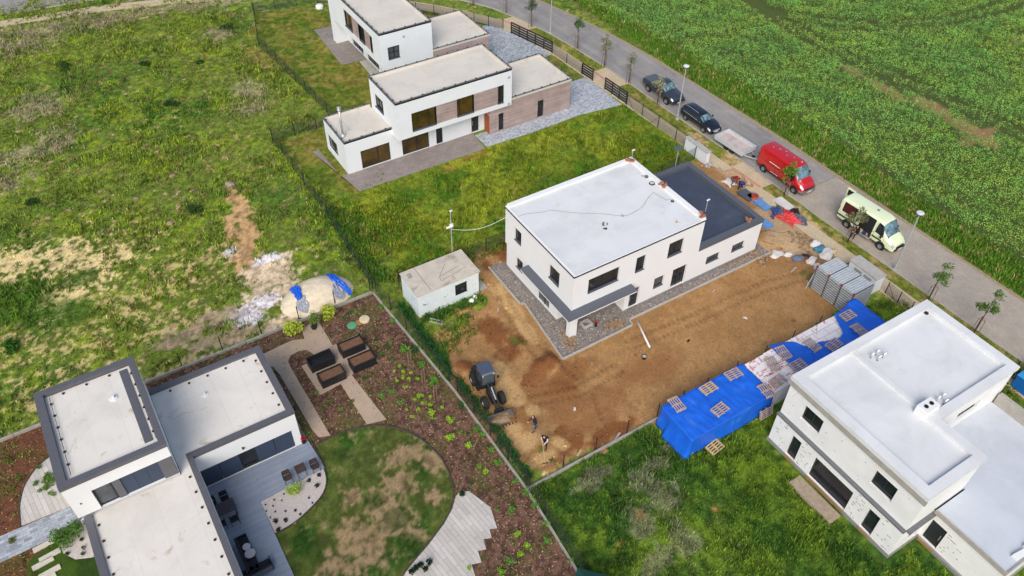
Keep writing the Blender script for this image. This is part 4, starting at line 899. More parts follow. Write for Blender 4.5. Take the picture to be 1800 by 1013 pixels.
x, y = scatter(17.3, 29, 6, 24.2, .33); ds = blobs(x, y, [(1040,845,2.4,1.2,20),(1150,820,3,1.1,10),(1165,870,2.2,2.0),(1100,850,2.2,1.6),(1130,920,2.2,2.0),(1200,950,2.0,2.2),(1150,985,2.2,1.4)]); k = (_r.random(len(x)) < ds*.62*sstep(.38,.7,fbm(x,y,.9,3,171))); x, y = x[k], y[k]
blades('dead_stalks', x, y, np.full(len(x), .42), np.repeat(np.array([s2l(132,126,100)]), len(x), 0), 6, .025, .5, 1.5, label='tangled dead stalks in the rough grass')
x, y = scatter(-18, 24, 55, 118, .42); ds = blobs(x, y, [(60,55,7,3,-8),(30,80,5,3,0),(170,40,7,2.5,-8),(330,12,12,2.2,-15),(210,15,8,2,-8),(60,190,3.5,3,0),(95,250,3,2.5,0),(40,270,3,2.5,0),(435,160,2.2,3.2,0),(440,190,2,2,0),(15,320,3,2,0),(385,60,2,2,0),(470,30,2,3,0)]); k = (_r.random(len(x)) < (ds-.12)*1.6*sstep(.42,.62,fbm(x,y,.9,3,7))) & inpoly(x, y, [(-30,47),(22,47),(24,75),(22.3,92),(25,101),(18,107.5),(-3,112),(-30,114)]); x, y = x[k], y[k]
blades('dead_grass', x, y, np.full(len(x), .5), np.repeat(np.array([s2l(158,148,120)]), len(x), 0), 5, .05, .4, 1.0, label='pale dead grass on the meadow')
x, y = scatter(17.5, 48, 25, 47, .8); c, cls = ground_color(x, y); k = (cls == 1) & (_r.random(len(x)) < blobs(x, y, [(905,600,.5,1.1),(1100,787,1.4,.35),(1430,487,1.1,.6),(950,790,.4,.35),(820,660,.8,.9),(955,835,1,.4)])*1.2); 
x = np.repeat(x[k], 5)+_r.normal(0,.2,5*k.sum()); y = np.repeat(y[k], 5)+_r.normal(0,.2,5*k.sum())
blades('soil_weeds', x, y, np.full(len(x), .25), np.repeat(np.array([s2l(92,108,44)]), len(x), 0), 6, .05, .2, 1.0, label='weeds sprouting from the bare soil')
# clods and stones on the soil
x, y = scatter(17.5, 53, 24.6, 47.5, .34); c, cls = ground_color(x, y)
k = (cls == 1) & (_r.random(len(x)) < .10+.75*blobs(x, y, [(960,640,2.2,1.4,20),(880,590,1.8,2.6),(812,650,1.4,1.8),(1340,460,1.5,1),(880,440,2,2),(940,665,2,1.5),(1060,770,2.5,1),(1000,780,2,1),(1400,450,2,1.2)])) & ~inpoly(x, y, [(25.5,32.6),(48.5,33.2),(48.5,44.6),(26,44.6)])
x, y, c = x[k], y[k], c[k]; n = len(x); s = _r.uniform(.02, .075, n)*(1+(_r.random(n) < .06)*1.2)
base = np.array([(-1,-1,0),(1,-1,0),(1,1,0),(-1,1,0),(-.5,-.6,1),(.6,-.5,1),(.5,.6,.9),(-.6,.5,.8)], float)
co = (base[None]*s[:, None, None]*_r.uniform(.7, 1.3, (n, 8, 3))); co[:, :, 0] += x[:, None]; co[:, :, 1] += y[:, None]; co[:, :, 2] += .02
f = np.array([(4,5,6,7),(0,1,5,4),(1,2,6,5),(2,3,7,6),(3,0,4,7)])[None]+(np.arange(n)*8)[:, None, None]
me = bpy.data.meshes.new('clods'); npmesh(me, co.reshape(-1, 3), f.reshape(-1, 4), 4); pcolor(me, np.repeat((c*_r.uniform(.6, 1.3, (n, 1))).clip(0, 1), 8, 0)); me.materials.append(attrmat('clod_earth', fine=.2))
o = bpy.data.objects.new('clods', me); COL.objects.link(o); tag(o, 'clods of earth on the soil', kind='stuff')
# mulch chips: coarse litter in the beds
x, y = scatter(-18, 17.2, 15, 47, .19); c, cls = ground_color(x, y)
k = (cls == 2) & ~inpoly(x, y, [(-8,5),(-1,5),(-1,30),(1.6,26),(1.7,30),(6,33),(6,43),(-8.1,43)]) & ~inpoly(x, y, [(13.1,26.6),(13.8,26.4),(14.3,24.6),(13.9,23.1),(10.9,20.5),(10,14),(5,14),(5,19),(7.2,23.35),(11.2,25.15)]); x, y = x[k], y[k]; n = len(x)
a = _r.uniform(0, np.pi, n); l = _r.uniform(.03, .08, n); w_ = _r.uniform(.015, .04, n); ti = _r.uniform(-.02, .02, (n, 4))
cx = np.stack([-l, l, l, -l], 1); cy = np.stack([-w_, -w_, w_, w_], 1)
co = np.stack([x[:, None]+cx*np.cos(a)[:, None]-cy*np.sin(a)[:, None], y[:, None]+cx*np.sin(a)[:, None]+cy*np.cos(a)[:, None], .03+ti], 2)
pal = np.array([s2l(170,138,120), s2l(132,94,78), s2l(98,68,54), s2l(150,112,92), s2l(70,50,40), s2l(124,76,60)])
c = pal[_r.integers(0, 6, n)]*_r.uniform(.8, 1.2, (n, 1)); west = (x < -6)[:, None]; c = np.where(west, c*np.array([1.0, .8, .62]), c)
me = bpy.data.meshes.new('bark_mulch'); npmesh(me, co.reshape(-1, 3), np.arange(n*4).reshape(-1, 4), 4); pcolor(me, np.repeat(c.clip(0, 1), 4, 0)); me.materials.append(attrmat('bark_chips'))
o = bpy.data.objects.new('bark_mulch', me); COL.objects.link(o); tag(o, 'reddish bark mulch in the garden beds', kind='stuff')

x, y = scatter(-18, 17, 15, 47, .42); c, cls = ground_color(x, y); k = (cls == 2) & (_r.random(len(x)) < .75*sstep(.42, .66, fbm(x, y, .35, 3, 181)*.6+fbm(x, y, 1.3, 2, 183)*.4)) & ~inpoly(x, y, [(-8,5),(-1,5),(-1,30),(1.6,26),(1.7,30),(6,33),(6,43),(-8.1,43)]) & ~inpoly(x, y, [(8.2,39),(13.7,39.7),(13.5,43.4),(11.3,46.3),(9.5,46.3),(5.7,45.3),(6.4,35.3),(11.8,34.4),(11.4,39.5)]) & ~inpoly(x, y, [(12.8,26.9),(14.0,26.6),(14.6,24.6),(14.2,22.8),(11.5,19.5),(10,14),(3,14),(3,19),(7,23.6),(12,26.2)]) & ~inpoly(x, y, [(-8,37),(-20,36.8),(-20,39.4),(-12.2,39.3),(-11.9,41.5),(-10.4,43.6),(-8,44)]) & ~inpoly(x, y, [(-7.5,34),(-10.4,34.6),(-10.4,37.5),(-7.5,37.5)])
x = np.repeat(x[k], 3)+_r.normal(0,.15,3*k.sum()); y = np.repeat(y[k], 3)+_r.normal(0,.15,3*k.sum()); pal = np.array([s2l(84,110,48), s2l(120,136,60), s2l(60,84,44), s2l(128,116,66)])
blades('bed_ground_cover', x, y, np.full(len(x), .13), pal[_r.integers(0, 4, len(x))]*1.2, 6, .05, .14, 1.2, label='low ground cover plants spreading in the mulch')

# ---------------------------------------------------------------- leaf clusters
def leaves(name, P, size, cols, parent=None, flat=.0, mat_=None, aspect=.55):
    P = np.asarray(P, float); n = len(P); nrm = _r.normal(0, 1, (n, 3)); nrm[:, 2] = abs(nrm[:, 2])+flat; nrm /= np.linalg.norm(nrm, axis=1)[:, None]
    t = np.cross(nrm, _r.normal(0, 1, (n, 3))); t /= np.linalg.norm(t, axis=1)[:, None]; b = np.cross(nrm, t)
    s = (np.asarray(size)*_r.uniform(.6, 1.35, n))[:, None]
    co = np.stack([P-t*s, P-b*s*aspect+nrm*s*.15, P+t*s, P+b*s*aspect+nrm*s*.15], 1)
    me = bpy.data.meshes.new(name); npmesh(me, co.reshape(-1, 3), np.arange(n*4).reshape(-1, 4), 4)
    c = np.asarray(cols)*(1+_r.normal(0, .18, (n, 1))).clip(.4, 1.7); pcolor(me, np.repeat(c.clip(0, 1), 4, 0)); me.materials.append(mat_ or MT['leafy'])
    o = bpy.data.objects.new(name, me); COL.objects.link(o)
    if parent is not None: o.parent = parent; OFF[o.name] = OFF[parent.name]
    return o
def ball(n, c, r, shell=.55):
    d = _r.normal(0, 1, (n, 3)); d /= np.linalg.norm(d, axis=1)[:, None]
    return np.array(c)+d*np.array(r)*(_r.uniform(shell, 1, n)**.6)[:, None]
# ---------------------------------------------------------------- crop field (rape after flowering)
def tram(x, y):
    d = np.full(len(x), 9.)
    for L in ([(81.5,110),(80.5,71.4),(79.3,62),(79.2,55.5),(79.7,50),(81,44.7),(81.7,37.7),(82.6,31.6),(84,20)], [(83,110),(82.4,71.4),(81.2,62),(81.1,55.5),(81.6,50),(82.9,44.7),(83.6,37.7),(84.5,31.6),(86,20)],
              [(80.6,80),(81.4,67),(85.7,61.6),(91.6,56.8),(98,54.1),(106,53),(114,53.4),(126,55)], [(80.4,74),(80.9,64.1),(86.2,57.9),(91.6,54.9),(98,52.3),(106,51.1),(114,51.4),(126,53)]):
        for p, q in zip(L[:-1], L[1:]):
            vx, vy = q[0]-p[0], q[1]-p[1]; t = np.clip(((x-p[0])*vx+(y-p[1])*vy)/(vx*vx+vy*vy), 0, 1)
            d = np.minimum(d, np.hypot(x-p[0]-t*vx, y-p[1]-t*vy))
    return d
def crop(x0, x1, y0, y1, d, nl, size):
    x, y = scatter(x0, x1, y0, y1, d)
    edge = np.interp(y, [-10,20,45,57,65,72,80,90,120], [66.2,66.0,65.4,65.2,64.9,64.2,62.9,60.5,58]) + .9*(fbm(x, y, .35, 3, 131)-.5)*2
    td = tram(x, y); bare = blobs(x, y, [(1500,125,.7,1.3),(1640,190,1.0,2.6),(1700,225,1.1,2.6),(1730,245,1.4,1.6),(1560,160,.8,2.2),(1795,68,1.5,1.2),(1720,240,2.4,1)])
    k = (x > edge) & (td > .5+.12*(fbm(x, y, 1.1, 2, 133)-.5)) & (bare*.8+.9*(fbm(x, y, 1.3, 3, 135)-.5) < .62) & (_r.random(len(x)) < .93); x, y = x[k], y[k]
    h = .78+.5*sstep(.25, .75, fbm(x, y, .75, 3, 137))+_r.uniform(-.12, .12, len(x)); n = len(x)
    r = d*.62
    P = np.stack([np.repeat(x, nl)+_r.normal(0, r*.55, n*nl), np.repeat(y, nl)+_r.normal(0, r*.55, n*nl), np.repeat(h, nl)*(1-.55*_r.random(n*nl)**1.6)], 1)
    f1 = fbm(x, y, .22, 4, 141); f2 = fbm(x, y, .9, 3, 145)
    c = np.array(s2l(100,142,70))[None]*np.ones((n, 1)); mixc = lambda c, t, k: c*(1-k[:, None])+np.array(s2l(*t))[None]*k[:, None]
    c = mixc(c, (122,150,62), sstep(.40, .62, f1+.10*sstep(50,20,y))*.85*sstep(95, 60, y)); c = mixc(c, (66,108,48), sstep(.5, .7, f2)*.6); c = mixc(c, (116,164,78), sstep(.55, .75, fbm(x, y, .7, 3, 149))*.7); c = mixc(c, (150,160,60), (_r.random(n) < .07)*.7)
    c = mixc(c, (126,146,78), sstep(.5,.7,fbm(x,y,.6,3,147))*.35)
    return P, np.repeat(c, nl, 0)*1.85
P1_, c1_ = crop(62, 128, 4, 104, .38, 20, .12)
cropo = leaves('crop', P1_, .07, c1_, flat=.25, aspect=.4); tag(cropo, 'dense green rape crop covering the field across the road', kind='stuff')

# ---------------------------------------------------------------- street trees with stakes
MT['bark'] = mat('young_bark', s2l(96, 84, 72), .9, var=.2); MT['stake'] = mat('stake_wood', s2l(150, 128, 104), .85, var=.2)
def street_tree(x, y, h, seed, label, colr=(92,112,64), n=330, lean=(0,0), rc=.75, stake='stake', group='young street trees in the verge'):
    rn = random.Random(seed); t = thing('street_tree', label, 'tree', (x, y, 0), 0, group)
    top = Vector((lean[0], lean[1], h)); b = MB(); b.tube([(0,0,0),(lean[0]*.3,lean[1]*.3,h*.45),(lean[0]*.7,lean[1]*.7,h*.75),tuple(top)], [.05,.04,.028,.012], 7)
    tips = []
    for k in range(9):
        z0 = h*rn.uniform(.5,.8); a = rn.uniform(0, 6.28); L = rn.uniform(.4, 1.0)*rc; zz = z0+rn.uniform(.3,.8)
        p0 = Vector((lean[0]*z0/h, lean[1]*z0/h, z0)); p1 = p0+Vector((math.cos(a)*L, math.sin(a)*L, zz-z0)); b.tube([p0, (p0+p1)/2+Vector((0,0,.05)), p1], [.02,.014,.006], 5); tips.append(p1)
    b.build('trunk', MT['bark'], t, smooth=True)
    tips.append(top)
    P = np.concatenate([ball(n//len(tips), tuple(p), (rn.uniform(.3,.48),rn.uniform(.3,.48),rn.uniform(.25,.4)), .15) for p in tips])
    leaves('crown', P, .085, np.repeat(np.array([s2l(*colr)])*1.25, len(P), 0), t, flat=.2)
    for a in (.5, 2.6, 4.7):
        MB().tube([(.33*math.cos(a),.33*math.sin(a),0),(.28*math.cos(a),.28*math.sin(a),1.75)], .032, 6).build('support_stake', MT[stake], t)
    b = MB()
    for a, c in ((.5,2.6),(2.6,4.7),(4.7,.5)): b.tube([(.28*math.cos(a),.28*math.sin(a),1.68),(.28*math.cos(c),.28*math.sin(c),1.68)], .022, 5)
    b.build('stake_tie', MT[stake], t)
    return t
ST = [(893,22,3.0,'small tree with bare stakes at the top edge beside the first driveway',(96,108,80),150,.5),(937,47,3.2,'dense dark little tree right of the first driveway',(78,92,68),300,.55),(1018,86,3.6,'round crowned young tree nearest above the middle street lamp stretch',(84,108,70),320,.7),(1062,118,3.5,'thin olive leaved young tree just above the second driveway',(118,118,84),240,.7),(1107,146,3.3,'sparse young tree just below the second driveway',(116,122,92),180,.7),
      (1155,184,3.1,'pale young tree standing in front of the grey pickup',(150,148,120),230,.7),(1393,338,3.4,'bright green young tree in front of the red van',(96,128,44),380,.6),(1518,412,3.1,'dusty olive tree in front of the open yellow van',(110,112,74),300,.8),(1646,520,3.6,'upright young tree nearest right of the lamp post beyond the yellow van',(88,116,56),330,.65),(1722,580,3.9,'leaning two lobed young tree nearest the right edge of the picture',(86,112,52),380,.8)]
for i, (px, py, h, lab, c, n, rc) in enumerate(ST):
    x, y = at2(px, py); street_tree(min(max(x, 53.9), 55.35) if y < 70 else x-.3, y, h*1.08, i+3, lab, c, int(n*2.0), ((.5,.1) if i == 9 else (.0,.0)), rc, stake='stake')
x, y = 50.0, 88.6; street_tree(x, y, 3.0, 40, 'small tree at the top edge furthest left along the bending road', (96,108,70), 150, (0,0), .5)
# ---------------------------------------------------------------- garden shrubs, each its own plant
def shrub(px, py, r, h, colr, label, group=None, n=None, name='shrub', z=0.0, size=None):
    x, y = at2(px, py, h*.4); t = thing(name, label, 'plant', (x, y, z), random.uniform(0, 6), group)
    n = n or int(90+260*r); b = MB()
    for k in range(5): a = k*1.3; b.tube([(0,0,0),(math.cos(a)*r*.5, math.sin(a)*r*.5, h*.7)], [.015,.006], 5)
    b.build('stem', MT['bark'], t)
    c = [(random.uniform(-.5,.5)*r, random.uniform(-.5,.5)*r, h*random.uniform(.35,.75)) for _ in range(5)]
    P = np.concatenate([ball(n//5, p, (r*.6, r*.6, h*.4), .2) for p in c]); P[:, 2] = P[:, 2].clip(.02)
    leaves('foliage', P, size or max(.035, r*.16), np.repeat(np.array([s2l(*colr)])*1.35, len(P), 0), t, flat=.4); return t
BR, MD, DK, YL = (142,176,52), (92,136,56), (60,92,48), (158,168,62)
G1 = 'bright green shrubs in the mulch bed right of the concrete path'
for px, py, r in [(670,697,.30),(690,688,.3),(705,707,.30),(712,680,.2),(718,668,.2),(735,697,.22),(742,695,.2),(729,703,.18),(745,708,.22),(757,713,.22),(758,727,.36),(735,720,.22),(715,720,.16),(708,663,.18),(698,669,.2),(703,643,.2),(710,653,.18),(692,652,.16),(722,655,.16),(734,666,.18),(725,732,.2),(778,715,.2),(757,698,.18)]:
    shrub(px, py, r, r*1.1, BR if r < .3 or r > .35 else MD, 'low bright green shrub in the mulch cluster right of the concrete path', G1)
G2 = 'green shrubs in the long mulch bed along the fence'
for px, py, r in [(790,740,.34),(792,770,.36),(822,785,.36),(760,735,.2),(843,820,.25),(855,830,.3),(898,898,.34),(910,940,.3),(912,975,.28),(897,988,.34),(960,950,.35),(925,960,.25),(880,1005,.3),(825,1000,.2),(808,760,.22)]:
    shrub(px, py, r, r*1.15, random.choice([BR, MD, (110,156,48)]), 'green shrub in the long mulch bed between the round lawn and the fence', G2)
G3 = 'leafy plants hugging the concrete edge of the mulch bed'
for px, py, r in [(712,615,.5),(728,617,.45),(740,640,.4),(765,668,.4),(810,712,.35),(840,755,.35),(760,675,.3),(848,765,.3),(865,790,.3),(875,812,.3),(905,845,.3),(925,865,.35),(940,890,.3),(960,920,.3),(990,955,.3),(1003,985,.3),(690,565,.3),(672,540,.3)]:
    shrub(px, py, r, r*1.0, random.choice([MD, MD, (100,140,56), DK]), 'leafy green plant beside the concrete edging of the mulch bed, one of a row', G3)
G4 = 'small dark green plants scattered in mulch'
for px, py, r in [(610,552,.25),(625,548,.25),(640,545,.2),(600,560,.2),(590,548,.2),(688,600,.2),(683,613,.25),(660,598,.2),(672,622,.16),(555,690,.2),(580,705,.25),(600,720,.2),(565,720,.22),(620,705,.2),(640,665,.25),(830,850,.18),(845,862,.16),(860,862,.16),(827,862,.14),(873,898,.16),(490,665,.2),(480,650,.2),(545,760,.2)]:
    shrub(px, py, r, r*.8, random.choice([DK, MD, (84,112,52)]), 'small dark green plant scattered in the mulch beds', G4)
shrub(513,580,.95,1.3,YL,'large yellow green bush left of the potted plant by the back garden wall', n=900, size=.09)
shrub(578,553,.85,1.1,YL,'large yellow green bush right of the potted plant by the back garden wall', n=800, size=.09)
shrub(521,862,.62,.9,(150,170,84),'round light green bush in the pale gravel bed on the terrace edge', n=700, size=.06)
shrub(118,940,1.0,.9,(74,106,42),'wide dark green bush in the pale gravel beside the stepping slabs', n=1000, size=.08)
for i, (px, py, r) in enumerate([(55,1012,.3),(38,705,.25),(15,810,.4),(35,840,.3),(22,860,.3),(20,950,.3)]): shrub(px, py, r, r*.6, (96,100,44), 'low olive plant in the rusty mulch at the left edge', 'low plants in the left mulch bed')
shrub(20,610,.8,.5,(58,92,30),'dark grass clump at the far left behind the garden wall', n=500)
for i, (px, py, r, lab) in enumerate([(255,112,.9,'dark green bush in the meadow, upper of two'),(300,183,1.0,'dark green bush near the centre of the meadow'),(400,48,1.1,'dark bush in the pale grass near the top road'),(110,118,1.3,'blue green bush in the left part of the meadow'),(350,110,.7,'small dark bush in the meadow left of the fence corner'),(340,370,1.1,'dark green bush left of the sandy track'),(60,355,.9,'dark bush at the left of the meadow')]): shrub(px, py, r*.8, r*.5, (48,76,32), lab, n=420, size=.09)
# ================================================================== GARDEN HARDSCAPE
MT['path'] = mat('beige_concrete_path', s2l(182, 160, 138), .9, var=.07, scale=.9, stain=.4, staincol=s2l(192,176,130))
MT['deck'] = brickmat('blue_grey_decking', s2l(146, 156, 170), s2l(136, 146, 160), s2l(104, 112, 124), 4.0, .13, .012, axis='xy', var=.08)
MT['palegravel'] = mat('pale_gravel', s2l(205, 195, 188), .95, var=.14, scale=9)
MT['plankpaver'] = brickmat('pale_plank_pavers', s2l(206, 200, 192), s2l(190, 184, 176), s2l(140, 136, 128), 1.6, .3, .012, axis='yx', rot=.12, var=.1)
MT['greypaver'] = brickmat('grey_wall_pavers', s2l(186, 192, 198), s2l(140, 146, 154), s2l(130, 134, 140), .42, .22, .012, axis='xy', rot=.0, var=.12)
MT['black_planter'] = mat('black_planter', (0.016, .017, .02), .5); MT['potsoil'] = mat('brown_planter_soil', s2l(128, 92, 68), .95, var=.2, scale=5)
def arc(c, r, a0, a1, n): return [(c[0]+r*math.cos(math.radians(a0+(a1-a0)*i/n)), c[1]+r*math.sin(math.radians(a0+(a1-a0)*i/n))) for i in range(n+1)]
# winding path and raised bed square
sheet('garden_path', [(9.55,45.0),(9.75,46.2),(11.2,46.25),(11.15,43.2),(13.3,43.25),(13.55,39.9),(11.2,39.75),(11.62,34.62),(10.25,34.95),(10.15,39.35),(8.45,39.15),(8.3,42.5),(9.5,42.55),(9.5,43.3),(9.25,43.85),(8.7,44.05),(8.0,43.95),(7.6,43.5),(7.55,42.6),(7.65,35.4),(6.9,35.7),(6.75,36.6),(6.6,42.6),(6.4,43.6),(5.9,43.95),(5.8,45.05),(6.6,45.2),(7.6,45.3),(8.7,45.35)], .04, MT['path'])
sheet('decking', [(-1.0,5),(-1.0,35.7),(6.15,35.7),(6.3,33.1),(1.65,32.85),(1.62,5)], .12, MT['deck'])
sheet('pale_gravel_bed', [(1.66,32.84),(1.68,30.15),(3.0,30.2),(4.45,30.75),(5.4,31.25),(5.95,32.0),(6.12,32.7),(6.15,33.07)], .09, MT['palegravel'])
sheet('plank_paving', [(13.15,26.65),(13.75,26.4),(14.35,24.6),(13.95,23.1),(13.5,23.3),(13.3,22.7),(12.8,22.9),(12.6,22.2),(12.1,22.4),(11.9,21.6),(11.3,21.8),(11.0,20.5),(10,19),(5,19),(7.2,23.35),(9.6,24.35),(11.2,25.15),(12.2,25.85),(12.8,26.5)], .05, MT['plankpaver'])
sheet('plank_paving', [(-8.2,43.7),(-9.2,43.9),(-10.4,43.3),(-11.3,42.2),(-11.8,40.8),(-11.95,39.2),(-8.2,39.0)], .05, MT['plankpaver'])
sheet('paver_path', [(-8.0,39.0),(-13.0,39.1),(-20,39.2),(-20,37.0),(-13.4,37.2),(-8.0,37.3)], .06, MT['greypaver'])
sheet('side_path', [(5.8,35.8),(6.15,35.8),(6.1,42.4),(5.8,42.4)], .03, MT['path'])
sheet('pale_gravel_bed', [(-7.75,37.25),(-9.6,37.15),(-10.1,36.6),(-10.05,35.8),(-9.5,35.0),(-8.6,34.6),(-7.75,34.6)], .05, MT['palegravel'])
MT['slabstone'] = mat('cream_stepping_slab', s2l(205, 198, 182), .9, var=.08)
for i, (px, py) in enumerate([(77,960),(88,977),(76,991),(88,1006),(80,1020)]):
    x, y = at2(px, py); tag(MB().rbox((x, y, .04), (1.25, .36, .1), rz=.1).build('stepping_slab', MT['slabstone'], bevel=.01), ['cream stepping slab nearest the grey paver path', 'second cream stepping slab from the grey path', 'third cream stepping slab from the grey path', 'fourth cream stepping slab from the grey path', 'cream stepping slab furthest down, cut by the picture edge'][i], 'slab', 'stepping slabs in the grass')
# lawn edging strip
def ribbon(name, pts, w, h, m, label, cat, z=0.0):
    b = MB()
    L = [(p[0], p[1]) for p in pts]; R_ = []; Q = []
    for i, p in enumerate(L):
        a = L[max(0, i-1)]; c = L[min(len(L)-1, i+1)]; d = Vector((c[0]-a[0], c[1]-a[1])).normalized(); nx_, ny_ = -d.y*w/2, d.x*w/2
        R_.append((p[0]+nx_, p[1]+ny_)); Q.append((p[0]-nx_, p[1]-ny_))
    n = len(L); vs = [(*p, z) for p in R_]+[(*p, z) for p in Q]+[(*p, z+h) for p in R_]+[(*p, z+h) for p in Q]; fs = []
    for i in range(n-1): fs += [(2*n+i, 2*n+i+1, 3*n+i+1, 3*n+i), (i, i+1, 2*n+i+1, 2*n+i), (n+i, 3*n+i, 3*n+i+1, n+i+1)]
    fs += [(0, 2*n, 3*n, n), (n-1, 2*n-1, 4*n-1, 3*n-1)]
    b.add(vs, fs); return tag(b.build(name, m), label, cat)
MT['darkedge'] = mat('dark_edging', s2l(78, 70, 62), .8)
def smooth_(L, k=3):
    for _ in range(k):
        N_ = [L[0]]
        for a, b in zip(L[:-1], L[1:]): N_ += [(a[0]*.75+b[0]*.25, a[1]*.75+b[1]*.25), (a[0]*.25+b[0]*.75, a[1]*.25+b[1]*.75)]
        L = N_+[L[-1]]
    return L
ribbon('lawn_edging', smooth_([(4.8,21.3),(7.2,23.4),(9.6,24.4)]+_cl, 2), .07, .12, MT['darkedge'], 'thin dark curved edging round the patchy lawn', 'edging')
ribbon('bed_edging', smooth_([(1.68,30.13),(3.0,30.18),(4.47,30.73),(5.42,31.23),(5.98,32.0),(6.14,32.7),(6.3,33.2),(6.3,35.6)], 2), .05, .15, MT['darkedge'], 'thin edging round the pale gravel bed by the deck', 'edging')
ribbon('bed_edging', smooth_([(-9.0,44.0),(-10.4,43.35),(-11.35,42.25),(-11.85,40.8),(-12.0,39.15)], 2), .06, .1, MT['darkedge'], 'dark curved edging outside the half round plank paving', 'edging')
# plot boundary kerb walls
def wallrun(name, pts, w, h, label):
    b = MB()
    for a, c in zip(pts[:-1], pts[1:]):
        d = Vector((c[0]-a[0], c[1]-a[1], 0)); L = d.length; n = max(1, round(L/2.5)); an = math.atan2(d.y, d.x)
        for k in range(n):
            t = (k+.5)/n; b.rbox((a[0]+d.x*t, a[1]+d.y*t, h/2-.1), (L/n-.02, w, h+.2), rz=an)
    o = b.build(name, MT['oldconcrete'], bevel=.012); tag(o, label, 'kerb wall'); return o
for k, (p, q) in enumerate([((-16,46.95),(5.5,46.95)),((5.52,46.95),(16.25,46.95))]):
    wallrun('boundary_kerb', [p, q], .16, .22, ['low concrete boundary kerb behind the left half of the garden', 'low concrete boundary kerb behind the right half of the garden'][k])
wallrun('boundary_kerb', [(16.3,46.85),(17.05,34.2),(17.1,24.5),(16.6,17.5)], .14, .2, 'long low concrete kerb between the mulch garden and the soil plot')
wallrun('boundary_kerb', [(17.25,24.45),(28.6,24.45)], .16, .22, 'low concrete kerb between the soil plot and the rough grass')
# raised planters
PL = [(10.0,40.6+.9,'black planter with nearly empty dark tray, upper left of the four',True),(0,0,'',False)]
for i, (px, py, lab, soilm) in enumerate([(563,630,'black raised planter with dark empty top, left of the four','black'),(617,605,'black raised planter with brown soil at the top of the four','potsoil'),(582,657,'black raised planter with brown soil at the bottom of the four','potsoil'),(636,631,'black raised planter with brown soil at the right of the four','potsoil')]):
    x, y, _ = at(px, py, .72); t = thing('raised_planter', lab, 'planter', (x, y, .04), .0, 'black raised planters on the concrete square')
    w_, d_, h_ = .95, .5, .72; b = MB(); b.box(-w_,w_,-d_,-d_+.06,0,h_); b.box(-w_,w_,d_-.06,d_,0,h_); b.box(-w_,-w_+.06,-d_+.06,d_-.06,0,h_); b.box(w_-.06,w_,-d_+.06,d_-.06,0,h_)
    b.build('box', MT['black_planter'], t); b = MB(); ring(b, -w_-.03, w_+.03, -d_-.03, d_+.03, .09, h_+.001, h_+.04); b.build('rim', MT['black_planter'], t)
    MB().box(-w_+.061,w_-.061,-d_+.061,d_-.061,.3,h_-(.06 if soilm == 'potsoil' else .3)).build('soil', MT[soilm], t)
def pot(px, py, lab, r, h, plant, ph, pr, n, z=.04, cat='plant'):
    x, y = at2(px, py); t = thing('potted_plant', lab, cat, (x, y, z)); MB().lathe((0,0,0), [(r*.8,0),(r,h),(r*.88,h),(r*.85,h-.05)], 4 if r > .2 else 12).build('pot', MT['black_planter'], t)
    P = np.concatenate([ball(n//4, (random.uniform(-.4,.4)*pr, random.uniform(-.4,.4)*pr, h+ph*random.uniform(.3,.7)), (pr*.6,pr*.6,ph*.4), .2) for _ in range(4)])
    leaves('foliage', P, .07, np.repeat(np.array([s2l(*plant)])*1.3, len(P), 0), t, flat=.3)
pot(553,578,'small tree in a black pot at the head of the concrete path',.28,.5,(104,124,56),1.2,.65,520)
pot(535,780,'red flowering plant in a small black pot at the terrace wall corner',.17,.35,(170,30,60),.35,.22,140,.12)
# manhole covers
x, y = at2(641,563); tag(MB().lathe((x,y,.0), [(.42,0),(.42,.16),(.36,.2),(.1,.22)], 20).build('manhole_cover', mat('cream_cover', s2l(222,205,172), .8, var=.12)), 'round cream manhole cover in the mulch near the top garden corner', 'cover')
x, y = at2(619,573); tag(MB().lathe((x,y,.0), [(.4,0),(.4,.1),(.3,.15),(.08,.17)], 16).build('manhole_cover', mat('green_cover', s2l(96,160,120), .7, var=.12)), 'green round plastic cover in the mulch', 'cover')
x, y = at2(632,567); tag(MB().lathe((x,y,.0), [(.3,0),(.3,.05),(.1,.06)], 12).build('sand_patch', mat('orange_sand', s2l(178,130,80), .9)), 'small orange sand heap between the cream and green covers', 'sand')
x, y = at2(562,14); tag(MB().lathe((x,y,.0), [(.5,0),(.5,.3),(.35,.42),(.1,.45)], 18).build('manhole_cover', MT['render']), 'white round tank cover on the thin lawn at the top', 'cover')
# small pots / succulents in the pale gravel bed
for i, (px, py, r) in enumerate([(561,836,.14),(543,846,.15),(557,855,.16),(485,917,.17),(502,916,.15),(489,932,.16),(519,898,.1),(528,905,.09),(499,869,.07),(482,879,.07),(495,880,.06),(467,888,.07),(480,890,.07),(484,900,.07),(502,899,.08),(468,899,.06),(475,910,.06),(543,876,.08),(549,885,.07)]):
    x, y, _ = at(px, py, .1); t = thing('bed_plant', 'tiny dark plant dotted in the pale gravel bed by the deck', 'plant', (x, y, .09), 0, 'tiny plants in the pale gravel bed'); leaves('foliage', ball(46, (0,0,r*.6), (r,r,r*.7), .2), r*.42, np.repeat(np.array([s2l(52,56,44)]), 46, 0), t)
for i in range(26):
    px, py = [(80,850),(86,862),(76,840),(70,866),(93,852),(88,840)][i % 6]; x, y = at2(px+random.uniform(-12,14), py+random.uniform(-18,10)); 
    if -11.4 < x < -8.2: t = thing('bed_plant', 'small green tuft between the half round plank pavers', 'plant', (x, y, .05), 0, 'tufts in the half round plank paving'); leaves('foliage', ball(40, (0,0,.1), (.16,.16,.1), .2), .06, np.repeat(np.array([s2l(92,124,52)])*1.2, 40, 0), t, flat=.3)
